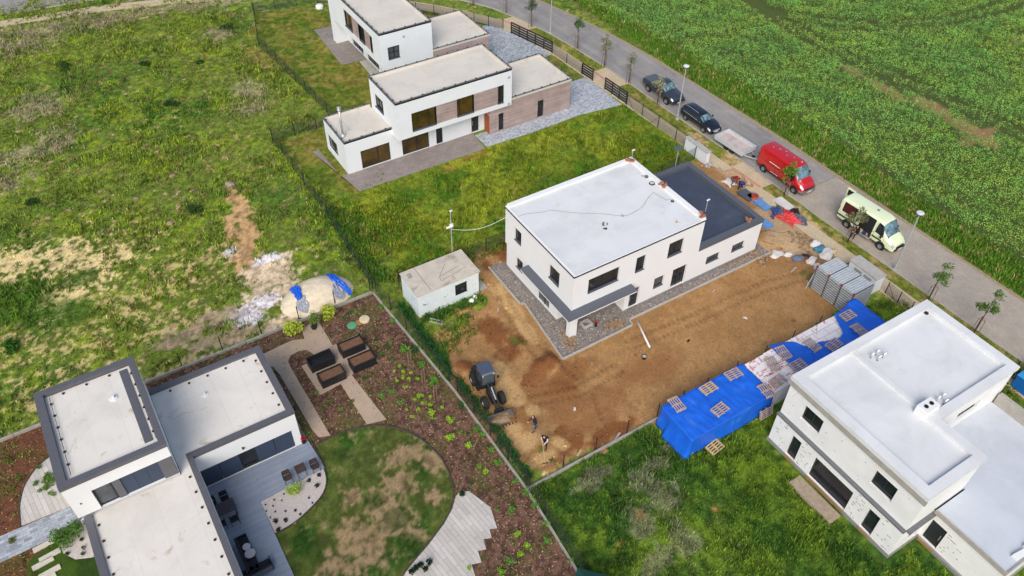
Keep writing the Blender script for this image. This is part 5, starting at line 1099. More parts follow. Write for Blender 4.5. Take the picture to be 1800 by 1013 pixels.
for i, (px, py) in enumerate([(135,925),(145,950),(148,965),(120,975),(147,975)]): x, y = at2(px, py); t = thing('bed_plant', 'dark tuft in the pale gravel by the paver path', 'plant', (x, y, .05), 0, 'tufts in the gravel by the path'); leaves('foliage', ball(40, (0,0,.1), (.15,.15,.12), .2), .06, np.repeat(np.array([s2l(50,70,40)]), 40, 0), t)
for i, (px, py) in enumerate([(812,871),(740,996),(755,990),(748,1003),(731,1001),(724,1008)]): x, y = at2(px, py); t = thing('bed_plant', 'dark tuft planted at the edge of the pale plank paving', 'plant', (x, y, .05), 0, 'tufts at the plank paving edge'); leaves('foliage', ball(70, (0,0,.15), (.2,.2,.18), .2), .08, np.repeat(np.array([s2l(34,58,34)]), 70, 0), t)
# timber stakes in the bed
for i, (px, py) in enumerate([(721,640),(745,672),(766,702)]):
    x, y = at2(px, py); t = thing('garden_stake', ['pair of thin pale stakes in the mulch, upper of three pairs', 'pair of thin pale stakes in the mulch, middle of three pairs', 'pair of thin pale stakes in the mulch, lowest of three pairs'][i], 'stakes', (x, y, 0), .4)
    for s in (-.14, .14): MB().rbox((s,0,.75), (.06,.06,1.5)).build('post', MT['stake'], t)
    MB().rbox((0,0,1.35), (.4,.03,.06)).build('crossbar', MT['stake'], t)
# terrace furniture ---------------------------------------------------------
MT['choc'] = mat('dark_wood_slats', s2l(74, 58, 54), .7, var=.15); MT['dkfab'] = mat('charcoal_cushion', s2l(34, 34, 40), .9); MT['tabletop'] = mat('pale_round_table', s2l(196, 184, 186), .5, var=.04)
def chair(x, y, rz, lab, back='choc', z=.12, grp=None):
    t = thing('garden_chair', lab, 'chair', (x, y, z), rz, grp); b = MB()
    for k in range(6): b.rbox((0,-.2+.08*k,.44), (.48,.065,.03))
    b.build('seat', MT[back], t); b = MB()
    for k in range(4): b.rbox((0,.26+.02*k,.55+.1*k), (.48,.025,.08), rx=-.15)
    b.build('backrest', MT[back], t)
    for sx in (-.25,.25):
        for sy in (-.22,.24): MB().tube([(sx,sy,0),(sx,sy,.45 if sy < 0 else .9)], .018, 6).build('leg', MT['black'], t)
        MB().rbox((sx,0,.64), (.05,.48,.03)).build('armrest', MT['black'], t)
    return t
x, y = at2(508,848); chair(x, y, 0, 'slatted folding chair left of the small square table on the deck')
x, y = at2(556,828); chair(x, y, 0, 'slatted folding chair at the right deck edge by the gravel bed')
x, y, _ = at(529,828,.5); t = thing('folding_table', 'small square dark folding table between the two slatted chairs', 'table', (x, y, .12)); b = MB()
for k in range(7): b.rbox((0,-.3+.1*k,.7), (.7,.09,.03))
b.build('tabletop', MT['choc'], t)
for s in (-.28,.28):
    for u_ in (-1,1): MB().tube([(s,-.3*u_,0),(s,.3*u_,.69)], .02, 6).build('leg', MT['black'], t)
x, y, _ = at(394,897,.75); t = thing('dining_table', 'long dark dining table on the deck beside the roof edge', 'table', (x-.1, y+.1, .12)); MB().rbox((0,0,.73), (1.7,.95,.05)).build('tabletop', mat('slate_table_top', s2l(58,56,62), .6), t, bevel=.01)
for sx in (-.75,.75):
    for sy in (-.4,.4): MB().rbox((sx,sy,.35), (.07,.07,.7)).build('leg', MT['black'], t)
tx, ty = x-.1, y+.1
for i, (dx_, dy_, r_) in enumerate([(-.4,.85,0),(.4,.85,0),(-.35,-.85,PI),(.45,-.9,PI)]):
    chair(tx+dx_, ty+dy_, r_, ['dark chair behind the dining table, nearer the roof edge', 'dark chair behind the dining table, farther from the roof edge', 'dark chair in front of the dining table, nearer the roof edge', 'dark chair in front of the dining table, farther from the roof edge'][i], 'dkfab')
for i, (px, py, r, h) in enumerate([(440,974,.33,.42),(434,963,.25,.46)]):
    x, y, _ = at(px, py, .45); t = thing('coffee_table', ['larger round pale coffee table on the deck', 'smaller round pale coffee table tucked behind the larger one'][i], 'table', (x, y, .12)); MB().lathe((0,0,h-.03), [(r*.96,0),(r,.01),(r,.03),(r*.97,.04)], 28).build('tabletop', MT['tabletop'], t)
    for a in (0,2.1,4.2): MB().tube([(r*.5*math.cos(a),r*.5*math.sin(a),h-.04),(r*.85*math.cos(a),r*.85*math.sin(a),0)], .016, 5).build('leg', MT['black'], t)
def sofa(x, y, rz, L, lab, n):
    t = thing('garden_sofa', lab, 'sofa', (x, y, .12), rz); MB().rbox((0,0,.2), (L,.75,.12)).build('frame', MT['black'], t, bevel=.01)
    for k in range(n):
        w_ = L/n-.06; MB().rbox((-L/2+L/n*(k+.5),-.05,.33), (w_,.6,.14)).build('cushion', MT['dkfab'], t, bevel=.03); MB().rbox((-L/2+L/n*(k+.5),.3,.52), (w_,.14,.42), rx=-.15).build('back_cushion', MT['dkfab'], t, bevel=.03)
    for s in (-1,1): MB().rbox((s*(L/2+.03),0,.32), (.06,.75,.5)).build('armrest', MT['black'], t, bevel=.01)
    MB().rbox((0,.39,.4), (L,.04,.5)).build('back_frame', MT['anthracite'], t)
x, y = at2(420,985); sofa(-.3, y-.2, PI/2, 2.6, 'long dark garden sofa along the wall at the deck bottom', 3)
x, y = at2(450,1003); sofa(x+.0, y-.25, PI, 1.9, 'dark two seat garden sofa at the bottom of the deck', 2)
tx = at2(1020,1003); t = thing('canopy_frame', 'dark green canopy corner at the bottom edge of the picture', 'canopy', (tx[0], tx[1]-1.2, 0))
MT['greenfab'] = mat('dark_green_fabric', s2l(20,72,62), .7, var=.1)
b = MB(); b.add([(-1.2,-1.2,2.0),(1.2,-1.2,2.0),(0,0,2.5),(1.2,1.2,2.0),(-1.2,1.2,2.0)], [(0,1,2),(1,3,2),(3,4,2),(4,0,2)]); b.add([(-1.2,-1.2,2.0),(1.2,-1.2,2.0),(1.2,1.2,2.0),(-1.2,1.2,2.0),(-1.2,-1.2,1.8),(1.2,-1.2,1.8),(1.2,1.2,1.8),(-1.2,1.2,1.8)], [(0,1,5,4),(1,2,6,5),(2,3,7,6),(3,0,4,7)]); b.build('cover', MT['greenfab'], t, fixn=False)
for sx in (-1.15,1.15):
    for sy in (-1.15,1.15): MB().tube([(sx,sy,0),(sx,sy,1.98)], .03, 6).build('leg', MT['black'], t)
t.rotation_euler[2] = .75; t.location = (tx[0]-.8, tx[1]-2.2, 0)

# ================================================================== FENCES
def meshmat():
    m, nt, b, pos = newmat('chain_link_mesh')
    b.inputs['Base Color'].default_value = (.035,.05,.04,1); b.inputs['Roughness'].default_value = .6
    tr = _n(nt, 'ShaderNodeBsdfTransparent'); mx = _n(nt, 'ShaderNodeMixShader'); mx.inputs[0].default_value = .34
    nt.links.new(tr.outputs[0], mx.inputs[1]); nt.links.new(b.outputs[0], mx.inputs[2]); nt.links.new(mx.outputs[0], nt.nodes['Material Output'].inputs[0]); return m
MT['netting'] = meshmat(); MT['post'] = mat('dark_green_post', (.02,.028,.024), .6)
def fence(pts, h, step, label, net=True, braces=(), r=.042):
    t = thing('wire_fence', label, 'fence', (pts[0][0], pts[0][1], 0)); P = []
    for a, c in zip(pts[:-1], pts[1:]):
        L = math.hypot(c[0]-a[0], c[1]-a[1]); n = max(1, round(L/step)); P += [(a[0]+(c[0]-a[0])*k/n, a[1]+(c[1]-a[1])*k/n) for k in range(n)]
    P.append(pts[-1]); m0 = None
    for x, y in P:
        if m0 is None: m0 = MB().tube([(0,0,-.1),(0,0,h+.06)], r, 6).build('post', MT['post'], t); o = m0
        else: o = bpy.data.objects.new('post', m0.data); COL.objects.link(o); o.parent = t
        o.location = (x-pts[0][0], y-pts[0][1], 0)
    if net:
        b = MB()
        for a, c in zip(P[:-1], P[1:]): b.quad((a[0],a[1],.03),(c[0],c[1],.03),(c[0],c[1],h),(a[0],a[1],h))
        b.build('netting', MT['netting'], t, world=True, fixn=False)
        for zz in (h, h*.5):
            b = MB()
            for a, c in zip(P[:-1], P[1:]): b.tube([(a[0],a[1],zz),(c[0],c[1],zz)], .007, 4)
            b.build('wire', MT['post'], t, world=True)
    for (i, j) in braces:
        a = P[i]; c = P[j]; b = MB(); u = Vector((c[0]-a[0], c[1]-a[1], 0)).normalized()*1.1; b.tube([(a[0],a[1],h*.85),(a[0]+u.x,a[1]+u.y,0)], .018, 5); b.build('brace', MT['post'], t, world=True)
    return t
fence([(16.6,46.9),(17.25,34.2),(17.3,24.8),(16.9,17.5)], 1.5, 2.55, 'long green wire fence between the mulch garden and the soil plot', braces=((0,1),))
fence([(16.5,47.3),(17.0,58),(17.0,72.3)], 1.5, 2.6, 'wire fence between the open meadow and the middle plots')
fence([(20.6,66.0),(20.6,71.9)], 1.3, 2.6, 'short wire fence left of the villa flue') if False else None
fence([(17.0,72.3),(24.0,72.0),(22.6,92.2),(25,100.6)], 1.4, 2.5, 'long wire fence round the thin lawn of the top villa')
fence([(-15,47.15),(16.2,47.15)], 1.5, 3.1, 'sparse thin posts along the kerb behind the garden', net=False)
fence([(17.4,24.62),(28.4,24.62),(33.0,24.62),(47.9,24.7)], 1.5, 3.05, 'thin posts along the lower edge of the soil plot', net=False)
fence([(18.6,46.6),(27,46.5),(44.6,46.6),(51.9,47.6)], 1.5, 2.9, 'wire fence behind the site cabin and white house')
fence([(52.35,59.2),(52.45,54),(52.7,48.6)], 1.5, 2.65, 'wire fence along the pavement between driveway and meter wall', braces=((0,1),(2,1),(4,3)))
fence([(51.7,72.8),(52.0,67.2)], 1.2, 2.6, 'short wire fence piece between the two driveway gates')
fence([(49.9,81.0),(47.6,84.2),(44.3,88.6),(39.5,94.2),(33,99.4),(25,101)], 1.3, 2.6, 'wire fence along the bending pavement behind the top villa')
fence([(52.9,24.6),(52.75,22)], 1.3, 1.3, 'short bent brace fence beside the pale meter wall', braces=((0,1),))
# dark slatted gates
def gate(a, c, h, label, npan):
    d = Vector((c[0]-a[0], c[1]-a[1], 0)); L = d.length; t = thing('slatted_gate', label, 'gate', (a[0], a[1], .03), math.atan2(d.y, d.x))
    for k in range(npan+1): MB().rbox((L*k/npan, 0, h/2), (.1,.1,h+.08)).build('post', MT['frame'], t)
    for k in range(npan):
        b = MB(); n = 5
        for q in range(n): b.rbox((L*(k+.5)/npan, 0, .2+(h-.22)*q/(n-1)), (L/npan-.12,.035,(h-.2)/n*.72))
        b.build('slat_panel', MT['frame'], t)
    return t
gate((50.15,79.5),(51.75,72.9), 1.45, 'longest black slatted gate, farthest along the pavement', 5)
gate((51.95,67.0),(52.1,65.2), 1.4, 'short black slatted gate between two longer ones', 1)
gate((52.2,63.0),(52.35,59.35), 1.45, 'black slatted gate nearest the meadow corner', 3)
# ================================================================== SITE OBJECTS
t = thing('site_cabin', 'white foam clad site cabin with stained flat roof', 'cabin', (18.3, 42.35, 0))
MT['cabin'] = mat('white_foam_board', s2l(222,232,232), .85, var=.06, scale=1.5); MT['cabinroof'] = mat('stained_cabin_roof', s2l(206,196,180), .85, var=.1, scale=1.2, stain=.7, staincol=s2l(120,96,72))
m = MB(); wall(m, '-y', 0, 0, 5.55, .0, 2.45, [(3.35,4.45,.85,1.95)], .12); wall(m, '-x', 0, 0, 2.95, 0, 2.45); wall(m, '+x', 5.55, 0, 2.95, 0, 2.45); wall(m, '+y', 2.95, 0, 5.55, 0, 2.45); m.build('wall', MT['cabin'], t, fixn=False)
MB().box(-.08,5.63,-.1,3.03,2.452,2.56).build('roof', MT['cabinroof'], t, bevel=.015)
OFF[t.name] = Vector((0,0,0)); wd = window(t, '-y', 0, (3.35,4.45,.85,1.95), (.5,), 'glass', depth=.05, sillmat='black')
m = MB()
for a, c in (((1.2,0),(1.2,3)),((2.4,.5),(4.9,.9)),((2.5,1.0),(3.6,2.1)),((2.4,.5),(2.5,1.0)),((2.5,1.0),(4.4,1.3))): m.tube([(a[0],a[1],2.565),(c[0],c[1],2.565)], .012, 4)
m.build('roof_seam', MT['clip'], t)
m = MB(); rn = random.Random(9)
for k in range(14): x_ = rn.choice([.5,.7,1.3,1.5,2.4,2.6,5.0,5.2])+rn.uniform(-.1,.1); z_ = 1.2+rn.uniform(-.1,.1); m.box(x_, x_+rn.uniform(.03,.1), -.004, -.001, z_, z_+rn.uniform(.04,.12))
for k in range(8): y_ = rn.uniform(.4,1.2); z_ = rn.uniform(1.1,1.6); m.box(-.004,-.001,y_,y_+.06,z_,z_+.1)
m.build('blue_marks', mat('teal_board_print', s2l(90,130,150), .8), t)['kind'] = 'stuff'
m = MB(); m.rbox((.45,2.3,2.6), (.3,.5,.06)); m.rbox((.5,2.3,2.66), (.08,.4,.05)); tag(m.build('debris', MT['oldconcrete']), 'small heap of grey scraps at the left end of the cabin roof', 'scraps').location = (18.3,42.35,0)
x, y = 24.6, 45.2; t = thing('sawhorse', 'rusty orange steel trestle leaning behind the cabin corner', 'trestle', (x-.2, y, 0), .5)
for s in (-.35,.35):
    for u_ in (-.3,.3): MB().tube([(s,u_,0),(s,0,1.1)], .035, 5).build('leg', MT['rust'], t)
MB().rbox((0,0,1.12), (.9,.1,.1)).build('beam', MT['rust'], t); MB().rbox((0,0,.7), (.8,.5,.04), rx=.5).build('panel', MT['rust'], t)
tag(MB().rbox((24.9,44.6,.06), (.9,.7,.1), rz=.5).build('step_slab', MT['oldconcrete'], bevel=.01), 'grey slab lying beside the orange trestle', 'slab')
tag(MB().rbox((24.35,42.9,.1), (.7,1.0,.2), rz=.1).build('step_slab', MT['oldconcrete'], bevel=.01), 'grey step block against the right end of the cabin', 'step')
for i, (px, py, r) in enumerate([(829,532,.26),(835,525,.22),(826,531,.15)]): x, y = at2(px, py); tag(MB().blob((x,y,r*.7), (r,r*.8,r*.8), i, .2, 2, .01).build('sack', MT['render'], smooth=True), ['white sack in the grass by the cabin corner', 'smaller white sack against the cabin wall', 'little white bag in front of the two sacks'][i], 'sack')
t = thing('barrow_frame', 'dark overturned metal frame in the grass below the cabin', 'frame', (*at2(768,568), 0), .9)
for s in (-.18,.18): MB().tube([(s,-.6,.05),(s,.6,.3)], .03, 5).build('rail', MT['galv'], t)
for k in range(3): MB().tube([(-.18,-.4+.4*k,.12+.08*k),(.18,-.4+.4*k,.12+.08*k)], .025, 5).build('rung', MT['galv'], t)
# power pole with hanging hose
px_, py_ = 23.3, 45.75; t = thing('power_pole', 'thin temporary power pole with white floodlight behind the cabin', 'pole', (px_, py_, 0)); MB().tube([(0,0,0),(0,0,6.6)], [.05,.035], 7).build('pole', MT['galv'], t)
MB().rbox((-.25,0,5.0), (.35,.14,.12)).build('arm', MT['render'], t, bevel=.01); MB().lathe((.05,0,4.95), [(.12,0),(.18,.1),(.14,.3)], 10).build('floodlight', MT['render'], t); MB().rbox((.06,0,6.6), (.22,.12,.1)).build('top_lamp', MT['render'], t, bevel=.01)
a, c = Vector((px_, py_, 4.7)), Vector((27.2, 43.0, 6.5)); L = [a.lerp(c, k/16)+Vector((0,0,-.65*math.sin(PI*k/16))) for k in range(17)]
tag(MB().tube(L, .016, 6).build('hanging_cable', MT['render']), 'pale cable hanging between the power pole and the white house roof', 'cable')
# pipe, bucket, drain, stones in the gravel corner
a, c = at2(1120,566), at2(1142,612); tag(MB().tube([(*a,.08),(*c,.08)], .075, 10).build('plastic_pipe', MT['render'], smooth=True), 'long white plastic pipe lying on the brown soil', 'pipe')
x, y = at2(1132,631); t = thing('bucket', 'small dark bucket on the brown soil below the white pipe', 'bucket', (x, y, .03)); MB().lathe((0,0,0), [(.14,0),(.2,.3),(.18,.3),(.13,.03)], 14).build('body', MT['black'], t); MB().lathe((0,0,.26), [(.17,0),(.02,.01)], 12).build('contents', MT['concrete'], t)
x, y = at2(1030,572); m = MB(); ring(m, x-.42,x+.42,y-.36,y+.36,.13,.05,.3); tag(m.build('drain_frame', MT['concrete'], bevel=.01), 'square concrete shaft rim in the gravel under the canopy', 'shaft')
x, y = at2(1047,575); t = thing('red_pump', 'small red and black tool standing in the gravel by the shaft', 'tool', (x, y, .05)); MB().lathe((0,0,0), [(.1,0),(.1,.5),(.05,.55)], 8).build('body', MT['black'], t); MB().rbox((0,0,.6), (.16,.16,.14)).build('cap', mat('red_plastic', s2l(190,50,40), .5), t, bevel=.01)
MT['tanstone'] = mat('tan_rubble', s2l(178,150,118), .9, var=.25, scale=4)
def rubble(name, cx, cy, rx, ry, n, s0, s1, mt, label, seed, zb=.05, cat='rubble'):
    rn = random.Random(seed); m = MB()
    for k in range(n):
        a, r = rn.uniform(0, 6.28), rn.random()**.6; s = rn.uniform(s0, s1)
        m.rbox((cx+rx*r*math.cos(a), cy+ry*r*math.sin(a), zb+s*.3), (s, s*rn.uniform(.5,1), s*rn.uniform(.4,.8)), rz=rn.uniform(0,3), rx=rn.uniform(-.5,.5))
    o = m.build(name, mt); tag(o, label, cat, kind='stuff'); return o
rubble('stone_heap', *at2(1000,600), .55, 1.0, 60, .08, .26, MT['tanstone'], 'heap of tan stones in the gravel corner', 1); rubble('stone_heap', *at2(1082,572), .9, .45, 36, .1, .3, MT['tanstone'], 'tan stones near the canopy', 2)
rubble('stone_heap', *at2(1328,450), .7, 1.2, 60, .08, .28, MT['tanstone'], 'stones at the corner of the garage', 3); rubble('stone_heap', *at2(1290,462), 1.6, .3, 40, .08, .2, MT['tanstone'], 'stones in the gravel band', 4)
rubble('stone_heap', *at2(1245,290), .8, .5, 30, .08, .22, MT['concrete'], 'grey rubble behind the dark garage roof', 5); rubble('stone_heap', *at2(1405,425), 1.0, 1.2, 50, .06, .3, MT['tanstone'], 'stones by the sacks', 6)
for i, (px, py, r, lab) in enumerate([(404,327,.55,'largest pale boulder at the top of the sandy track'),(300,393,.38,'pale flat boulder in the meadow left of the track'),(303,310,.3,'pale boulder in the meadow, upper right of the small ones'),(338,337,.3,'grey boulder in the meadow near the track'),(121,371,.32,'boulder at the left of the meadow'),(187,354,.28,'small pinkish boulder in the meadow'),(85,384,.26,'small boulder above the sandy patch'),(62,394,.26,'smallest boulder at the far left above the sand'),(438,241,.3,'orange tinted stone in the upper right meadow'),(395,277,.3,'flat stone in the upper meadow'),(240,350,.26,'stone in the middle of the meadow'),(314,366,.28,'stone near the dark bush by the track'),(325,278,.22,'grey stone in the grass of the upper meadow')]):
    x, y = at2(px, py); tag(MB().blob((x,y,r*.15), (r,r*.8,r*.5), i+20, .15, 2, -.05).build('boulder', mat('pale_boulder', s2l(176,158,138), .9, var=.15) if i == 0 else MT['tanstone'], smooth=False), lab, 'stone')
# sand heap with blue tarps beside the garden
MT['sand'] = mat('pale_sand', s2l(232,216,188), .95, var=.12, scale=3, bump=.6, bscale=9); MT['bluetarp'] = mat('blue_tarpaulin', s2l(26,104,224), .45, var=.1, scale=1.2, spec=.5, stain=.35, staincol=s2l(90,150,230)); MT['greytarp'] = mat('grey_tarpaulin', s2l(165,170,182), .55, var=.15, scale=2)
cx, cy = 12.2, 48.9
def heapz(u, v): return max(0, 1.7*(1-(u/3.1)**2-(v/2.0)**2))**.7
t = thing('sand_heap', 'large pale sand heap beside the garden kerb', 'sand', (cx, cy, 0)); nx_, ny_ = 64, 44; vs, fs = [], []
for i in range(nx_):
    for j in range(ny_):
        u, v = -3.2+6.4*i/(nx_-1), -2.1+4.2*j/(ny_-1); vs.append((u, v, heapz(u, v)*(.9+.2*float(fbm(u*1.0+9, v+9, .9, 3, 151)))-.03))
for i in range(nx_-1):
    for j in range(ny_-1): fs.append((i*ny_+j, (i+1)*ny_+j, (i+1)*ny_+j+1, i*ny_+j+1))
MB().add(vs, fs).build('heap', MT['sand'], t, smooth=True)
def drape(name, pts_uv, w, mt, label, seed, lift=.06):
    """crumpled strip of tarpaulin lying over the heap along a line"""
    rn = random.Random(seed); n, k = 22, 9; vs, fs = [], []; S = [Vector(p) for p in pts_uv]
    def along(t):
        q = t*(len(S)-1); i = min(int(q), len(S)-2); return S[i].lerp(S[i+1], q-i)
    for i in range(n):
        p = along(i/(n-1)); d = (along(min(1, i/(n-1)+.05))-along(max(0, i/(n-1)-.05))).normalized(); nx2 = Vector((-d.y, d.x)); ww = w*(.55+.45*math.sin(PI*(i+.6)/n))*rn.uniform(.85,1.1)
        for j in range(k):
            s = (j/(k-1)-.5)*ww; q = p+nx2*s; vs.append((q.x, q.y, heapz(q.x, q.y)*.98+lift+.07*math.sin(j*2.1+i*.4+seed)+rn.uniform(-.02,.03)))
    for i in range(n-1):
        for j in range(k-1): fs.append((i*k+j, (i+1)*k+j, (i+1)*k+j+1, i*k+j+1))
    o = MB().add(vs, fs).build(name, mt); o.location = (cx, cy, 0); sol = o.modifiers.new('thick', 'SOLIDIFY'); sol.thickness = .012; tag(o, label, 'tarp'); return o
def uv_(px, py, z): p = at(px, py, z); return (p[0]-cx, p[1]-cy)
drape('tarpaulin', [uv_(512,514,.2), uv_(524,522,.5), uv_(530,540,.25)], .7, MT['bluetarp'], 'crumpled blue tarpaulin on the left flank of the sand heap', 1, .12)
drape('tarpaulin', [uv_(578,488,.5), uv_(590,500,.5), uv_(605,512,.2), uv_(617,518,.05)], .75, MT['bluetarp'], 'crumpled blue tarpaulin on the right flank of the sand heap', 2, .12)
drape('tarpaulin', [uv_(534,535,.2), uv_(532,548,.05), uv_(545,551,.02)], .8, MT['greytarp'], 'grey underside of tarpaulin at the foot of the sand heap', 3)
drape('tarpaulin', [uv_(590,512,.3), uv_(600,522,.1), uv_(590,530,.05)], 1.0, MT['greytarp'], 'grey folded tarpaulin at the right foot of the sand heap', 4)

# ---------------------------------------------------------------- insulation stack under blue tarps
MT['foam'] = brickmat('white_wrapped_boards', s2l(246,244,242), s2l(240,236,236), s2l(216,120,126), 1.25, .62, .018, axis='xy', var=.1); MT['foamside'] = brickmat('wrapped_board_sides', s2l(222,214,212), s2l(198,150,152), s2l(170,110,112), 1.25, .2, .02, axis='hz', var=.15)
t = thing('board_stack', 'long chest high stack of white wrapped insulation boards with red print', 'stack', (28, 21, 0))
m = MB()
for k in range(8):
    x0 = 28.2+k*2.42; m.box(x0+(.12 if k == 0 else 0), x0+2.38, 20.98+.03*(k % 3), 24.1-.04*(k % 2), 0, 1.80+.04*((k*7) % 3))
m.build('boards', [MT['foam']], t, world=True)
for k in range(4,8):
    x0 = 28.2+k*2.42; MB().box(x0+.01, x0+2.37, 20.945, 20.965, .03, 1.78).build('side_wrap', MT['foamside'], t, world=True)
MT['redprint'] = mat('red_print', s2l(196,80,84), .7)
m = MB(); rn = random.Random(4)
for k in range(60):
    x_, y_ = rn.uniform(35.6,39.6), rn.uniform(21.2,24.0); m.rbox((x_, y_, 1.895), (rn.uniform(.2,.6), rn.uniform(.03,.07), .004), rz=rn.choice((0,.15,1.4)))
for k in range(14): x_ = rn.uniform(40,46.8); m.rbox((x_, 23.7+rn.uniform(-.3,.3), 1.895), (rn.uniform(.15,.4), .04, .004), rz=rn.choice((0,.6,1.4)))
m.build('red_lettering', MT['redprint'], t, world=True)['kind'] = 'stuff'
def tarp(name, outline_top, x0, x1, y0, y1, z, label, seed, wob=.05, skirt=('s','w'), yedge=None):
    """tarpaulin pulled over the stack: wrinkled top sheet plus hanging skirts to the ground"""
    nx_, ny_ = 90, 26; rn = random.Random(seed); vs, fs = [], []
    for i in range(nx_):
        u = i/(nx_-1); x = x0+(x1-x0)*u
        ya, yb = (yedge(x) if yedge else (y0, y1))
        for j in range(ny_):
            v = j/(ny_-1)
            y = ya+(yb-ya)*v
            q1 = float(fbm(x*.9+y*.35, y*.8-x*.2, 1.0, 3, seed)); q2 = float(fbm(x*2.3, y*1.1+x*.7, 1.0, 2, seed+4))
            zz = z+wob*(1-abs(q1*2-1)*2.2)*.7+.03*(1-abs(q2*2-1)*3)-.06*max(0, 1-math.hypot(x-x0, (y-ya)*.8)/.9)**1.5*(seed == 5)+.02*(x*37 % 2.42 < .1)
            vs.append((x, y, zz))
    for i in range(nx_-1):
        for j in range(ny_-1): fs.append((i*ny_+j, (i+1)*ny_+j, (i+1)*ny_+j+1, i*ny_+j+1))
    top = len(vs)
    def hang(path, ncol=10):
        """path: (vertex index, outward dx, dy, foot) ordered along the hem"""
        b0 = len(vs)
        for q, (id_, ox, oy, foot) in enumerate(path):
            p = vs[id_]; ll = q*.1; g1 = float(fbm(ll*.55+seed, 3.1, 1.0, 2, seed+9))-.5; g2 = 1-abs(float(fbm(ll*1.6, 7.7+seed, 1.0, 2, seed+2))*2-1)*2.4
            for r in range(ncol+1):
                s = r/ncol; o_ = foot*s**1.4+.14*g1*s+.045*g2*math.sin(PI*min(1, s*1.2))
                vs.append((p[0]+ox*o_, p[1]+oy*o_, max(.03, p[2]*(1-s**.92)+.05+.10*max(0, g1)*s)))
        for q in range(len(path)-1):
            for r in range(ncol): a_ = b0+q*(ncol+1)+r; fs.append((a_, a_+1, a_+ncol+2, a_+ncol+1))
    path = []
    if 'w' in skirt: path += [(j, -1, 0, .6 if j < 18 else .25) for j in range(ny_-1, 0, -1)] + [(0, -math.cos(k*PI/2/14), -math.sin(k*PI/2/14), .6-.45*k/14) for k in range(15)]
    if 's' in skirt: path += [(i*ny_, 0, -1, .14) for i in range(1, nx_)]
    if 'e' in skirt: path += [((nx_-1)*ny_, math.sin(k*PI/2/10), -math.cos(k*PI/2/10), .4) for k in range(11)] + [((nx_-1)*ny_+j, 1, 0, .35) for j in range(1, ny_)]
    hang(path)
    if 'n' in skirt: hang([(i*ny_+ny_-1, 0, 1, .1) for i in range(nx_)])
    o = MB().add(vs, fs).build(name, MT['bluetarp'], smooth=True); sol = o.modifiers.new('thick', 'SOLIDIFY'); sol.thickness = .01
    tag(o, label, 'tarp'); return o
MT['bluetarp'].node_tree.nodes['Principled BSDF'].inputs['Roughness'].default_value = .42
tarp('tarpaulin', None, 28.12, 35.75, 20.88, 24.14, 1.92, 'large blue tarpaulin over the left part of the insulation stack', 5, .06, ('s','w','n'))
tarp('tarpaulin', None, 38.7, 48.2, 20.85, 24.15, 1.95, 'blue tarpaulin slipped off the far edge of the right part of the stack', 8, .12, ('s','e'),
     yedge=lambda x: (20.85, 24.15-(1.75*sstep(40.2,41.6,x)*(1-sstep(44.4,45.6,x))+.25*math.sin(x*1.9)*(x < 44.5))*1.0+.3*float(sstep(46.5,47.5,x))))
# pallets: each with its own boards and blocks
def pallet_proto(mt):
    t = thing('pallet', '', 'pallet', (0,0,0)); b = MB()
    for k in range(5): b.rbox((0,-.36+.18*k,.125), (1.2,.085,.022))
    b.build('deck_boards', MT[mt], t); b = MB()
    for x_ in (-.55,0,.55):
        b = MB(); b.rbox((x_,0,.1), (.12,.8,.022)); b.rbox((x_,0,.011), (.12,.8,.022))
        for y_ in (-.34,0,.34): b.rbox((x_,y_,.056), (.118,.1,.068))
        b.build('bearer', MT[mt], t)
    return t
pa, pb = pallet_proto('pallet'), pallet_proto('pallet_new'); used = set()
PAL = [(1189,713,1.42,1.5,0,'weathered pallet at the left end of the large blue tarpaulin'),(1245,685,1.42,.05,1,'fresh yellow pallet on the upper edge of the large blue tarpaulin'),(1289,660,1.42,-.05,0,'pallet at the top right of the large blue tarpaulin'),(1265,722,1.42,.12,0,'pallet in the middle of the large blue tarpaulin'),(1346,689,1.38,1.45,0,'pallet on the seam between large tarpaulin and white boards'),(1357,642,1.3,1.3,0,'grey pallet in the middle of the white boards'),(1367,672,1.3,.1,0,'grey pallet near the lower edge of the white boards'),
       (1376,622,1.42,1.4,0,'pallet at the left corner of the right blue tarpaulin'),(1427,609,1.42,1.6,0,'second pallet from the left on the right blue tarpaulin'),(1402,644,1.42,.0,0,'pallet beside the block house roof on the right tarpaulin'),(1465,608,1.42,.1,0,'pallet at the roof edge, middle of the right tarpaulin'),(1490,557,1.45,.0,0,'pallet near the steel rack on the right tarpaulin'),(1509,582,1.45,1.5,0,'last pallet on the right tarpaulin by the roof')]
for px, py, z, rz, kind, lab in PAL:
    z += .68
    src = pb if kind else pa; x, y, _ = at(px, py, z-.05); o = src if kind not in used else copy_tree(src); used.add(kind)
    o.location = (x, y, z+.02); o.rotation_euler = (random.uniform(-.05,.05), random.uniform(-.05,.05), rz); o['label'] = lab; o['group'] = 'pallets weighing down the stack'
o = copy_tree(pb); o.location = (*at2(1255,791), .28); o.rotation_euler = (.12,.05,.15); o['label'] = 'pale pallet lying in the grass at the foot of the large tarpaulin'
o = copy_tree(pa); x, y = at2(1334,733); o.location = (x+.2, 20.5, .75); o.rotation_euler = (1.3,0,.0); o['label'] = 'pallet leaning against the hanging side of the large tarpaulin'

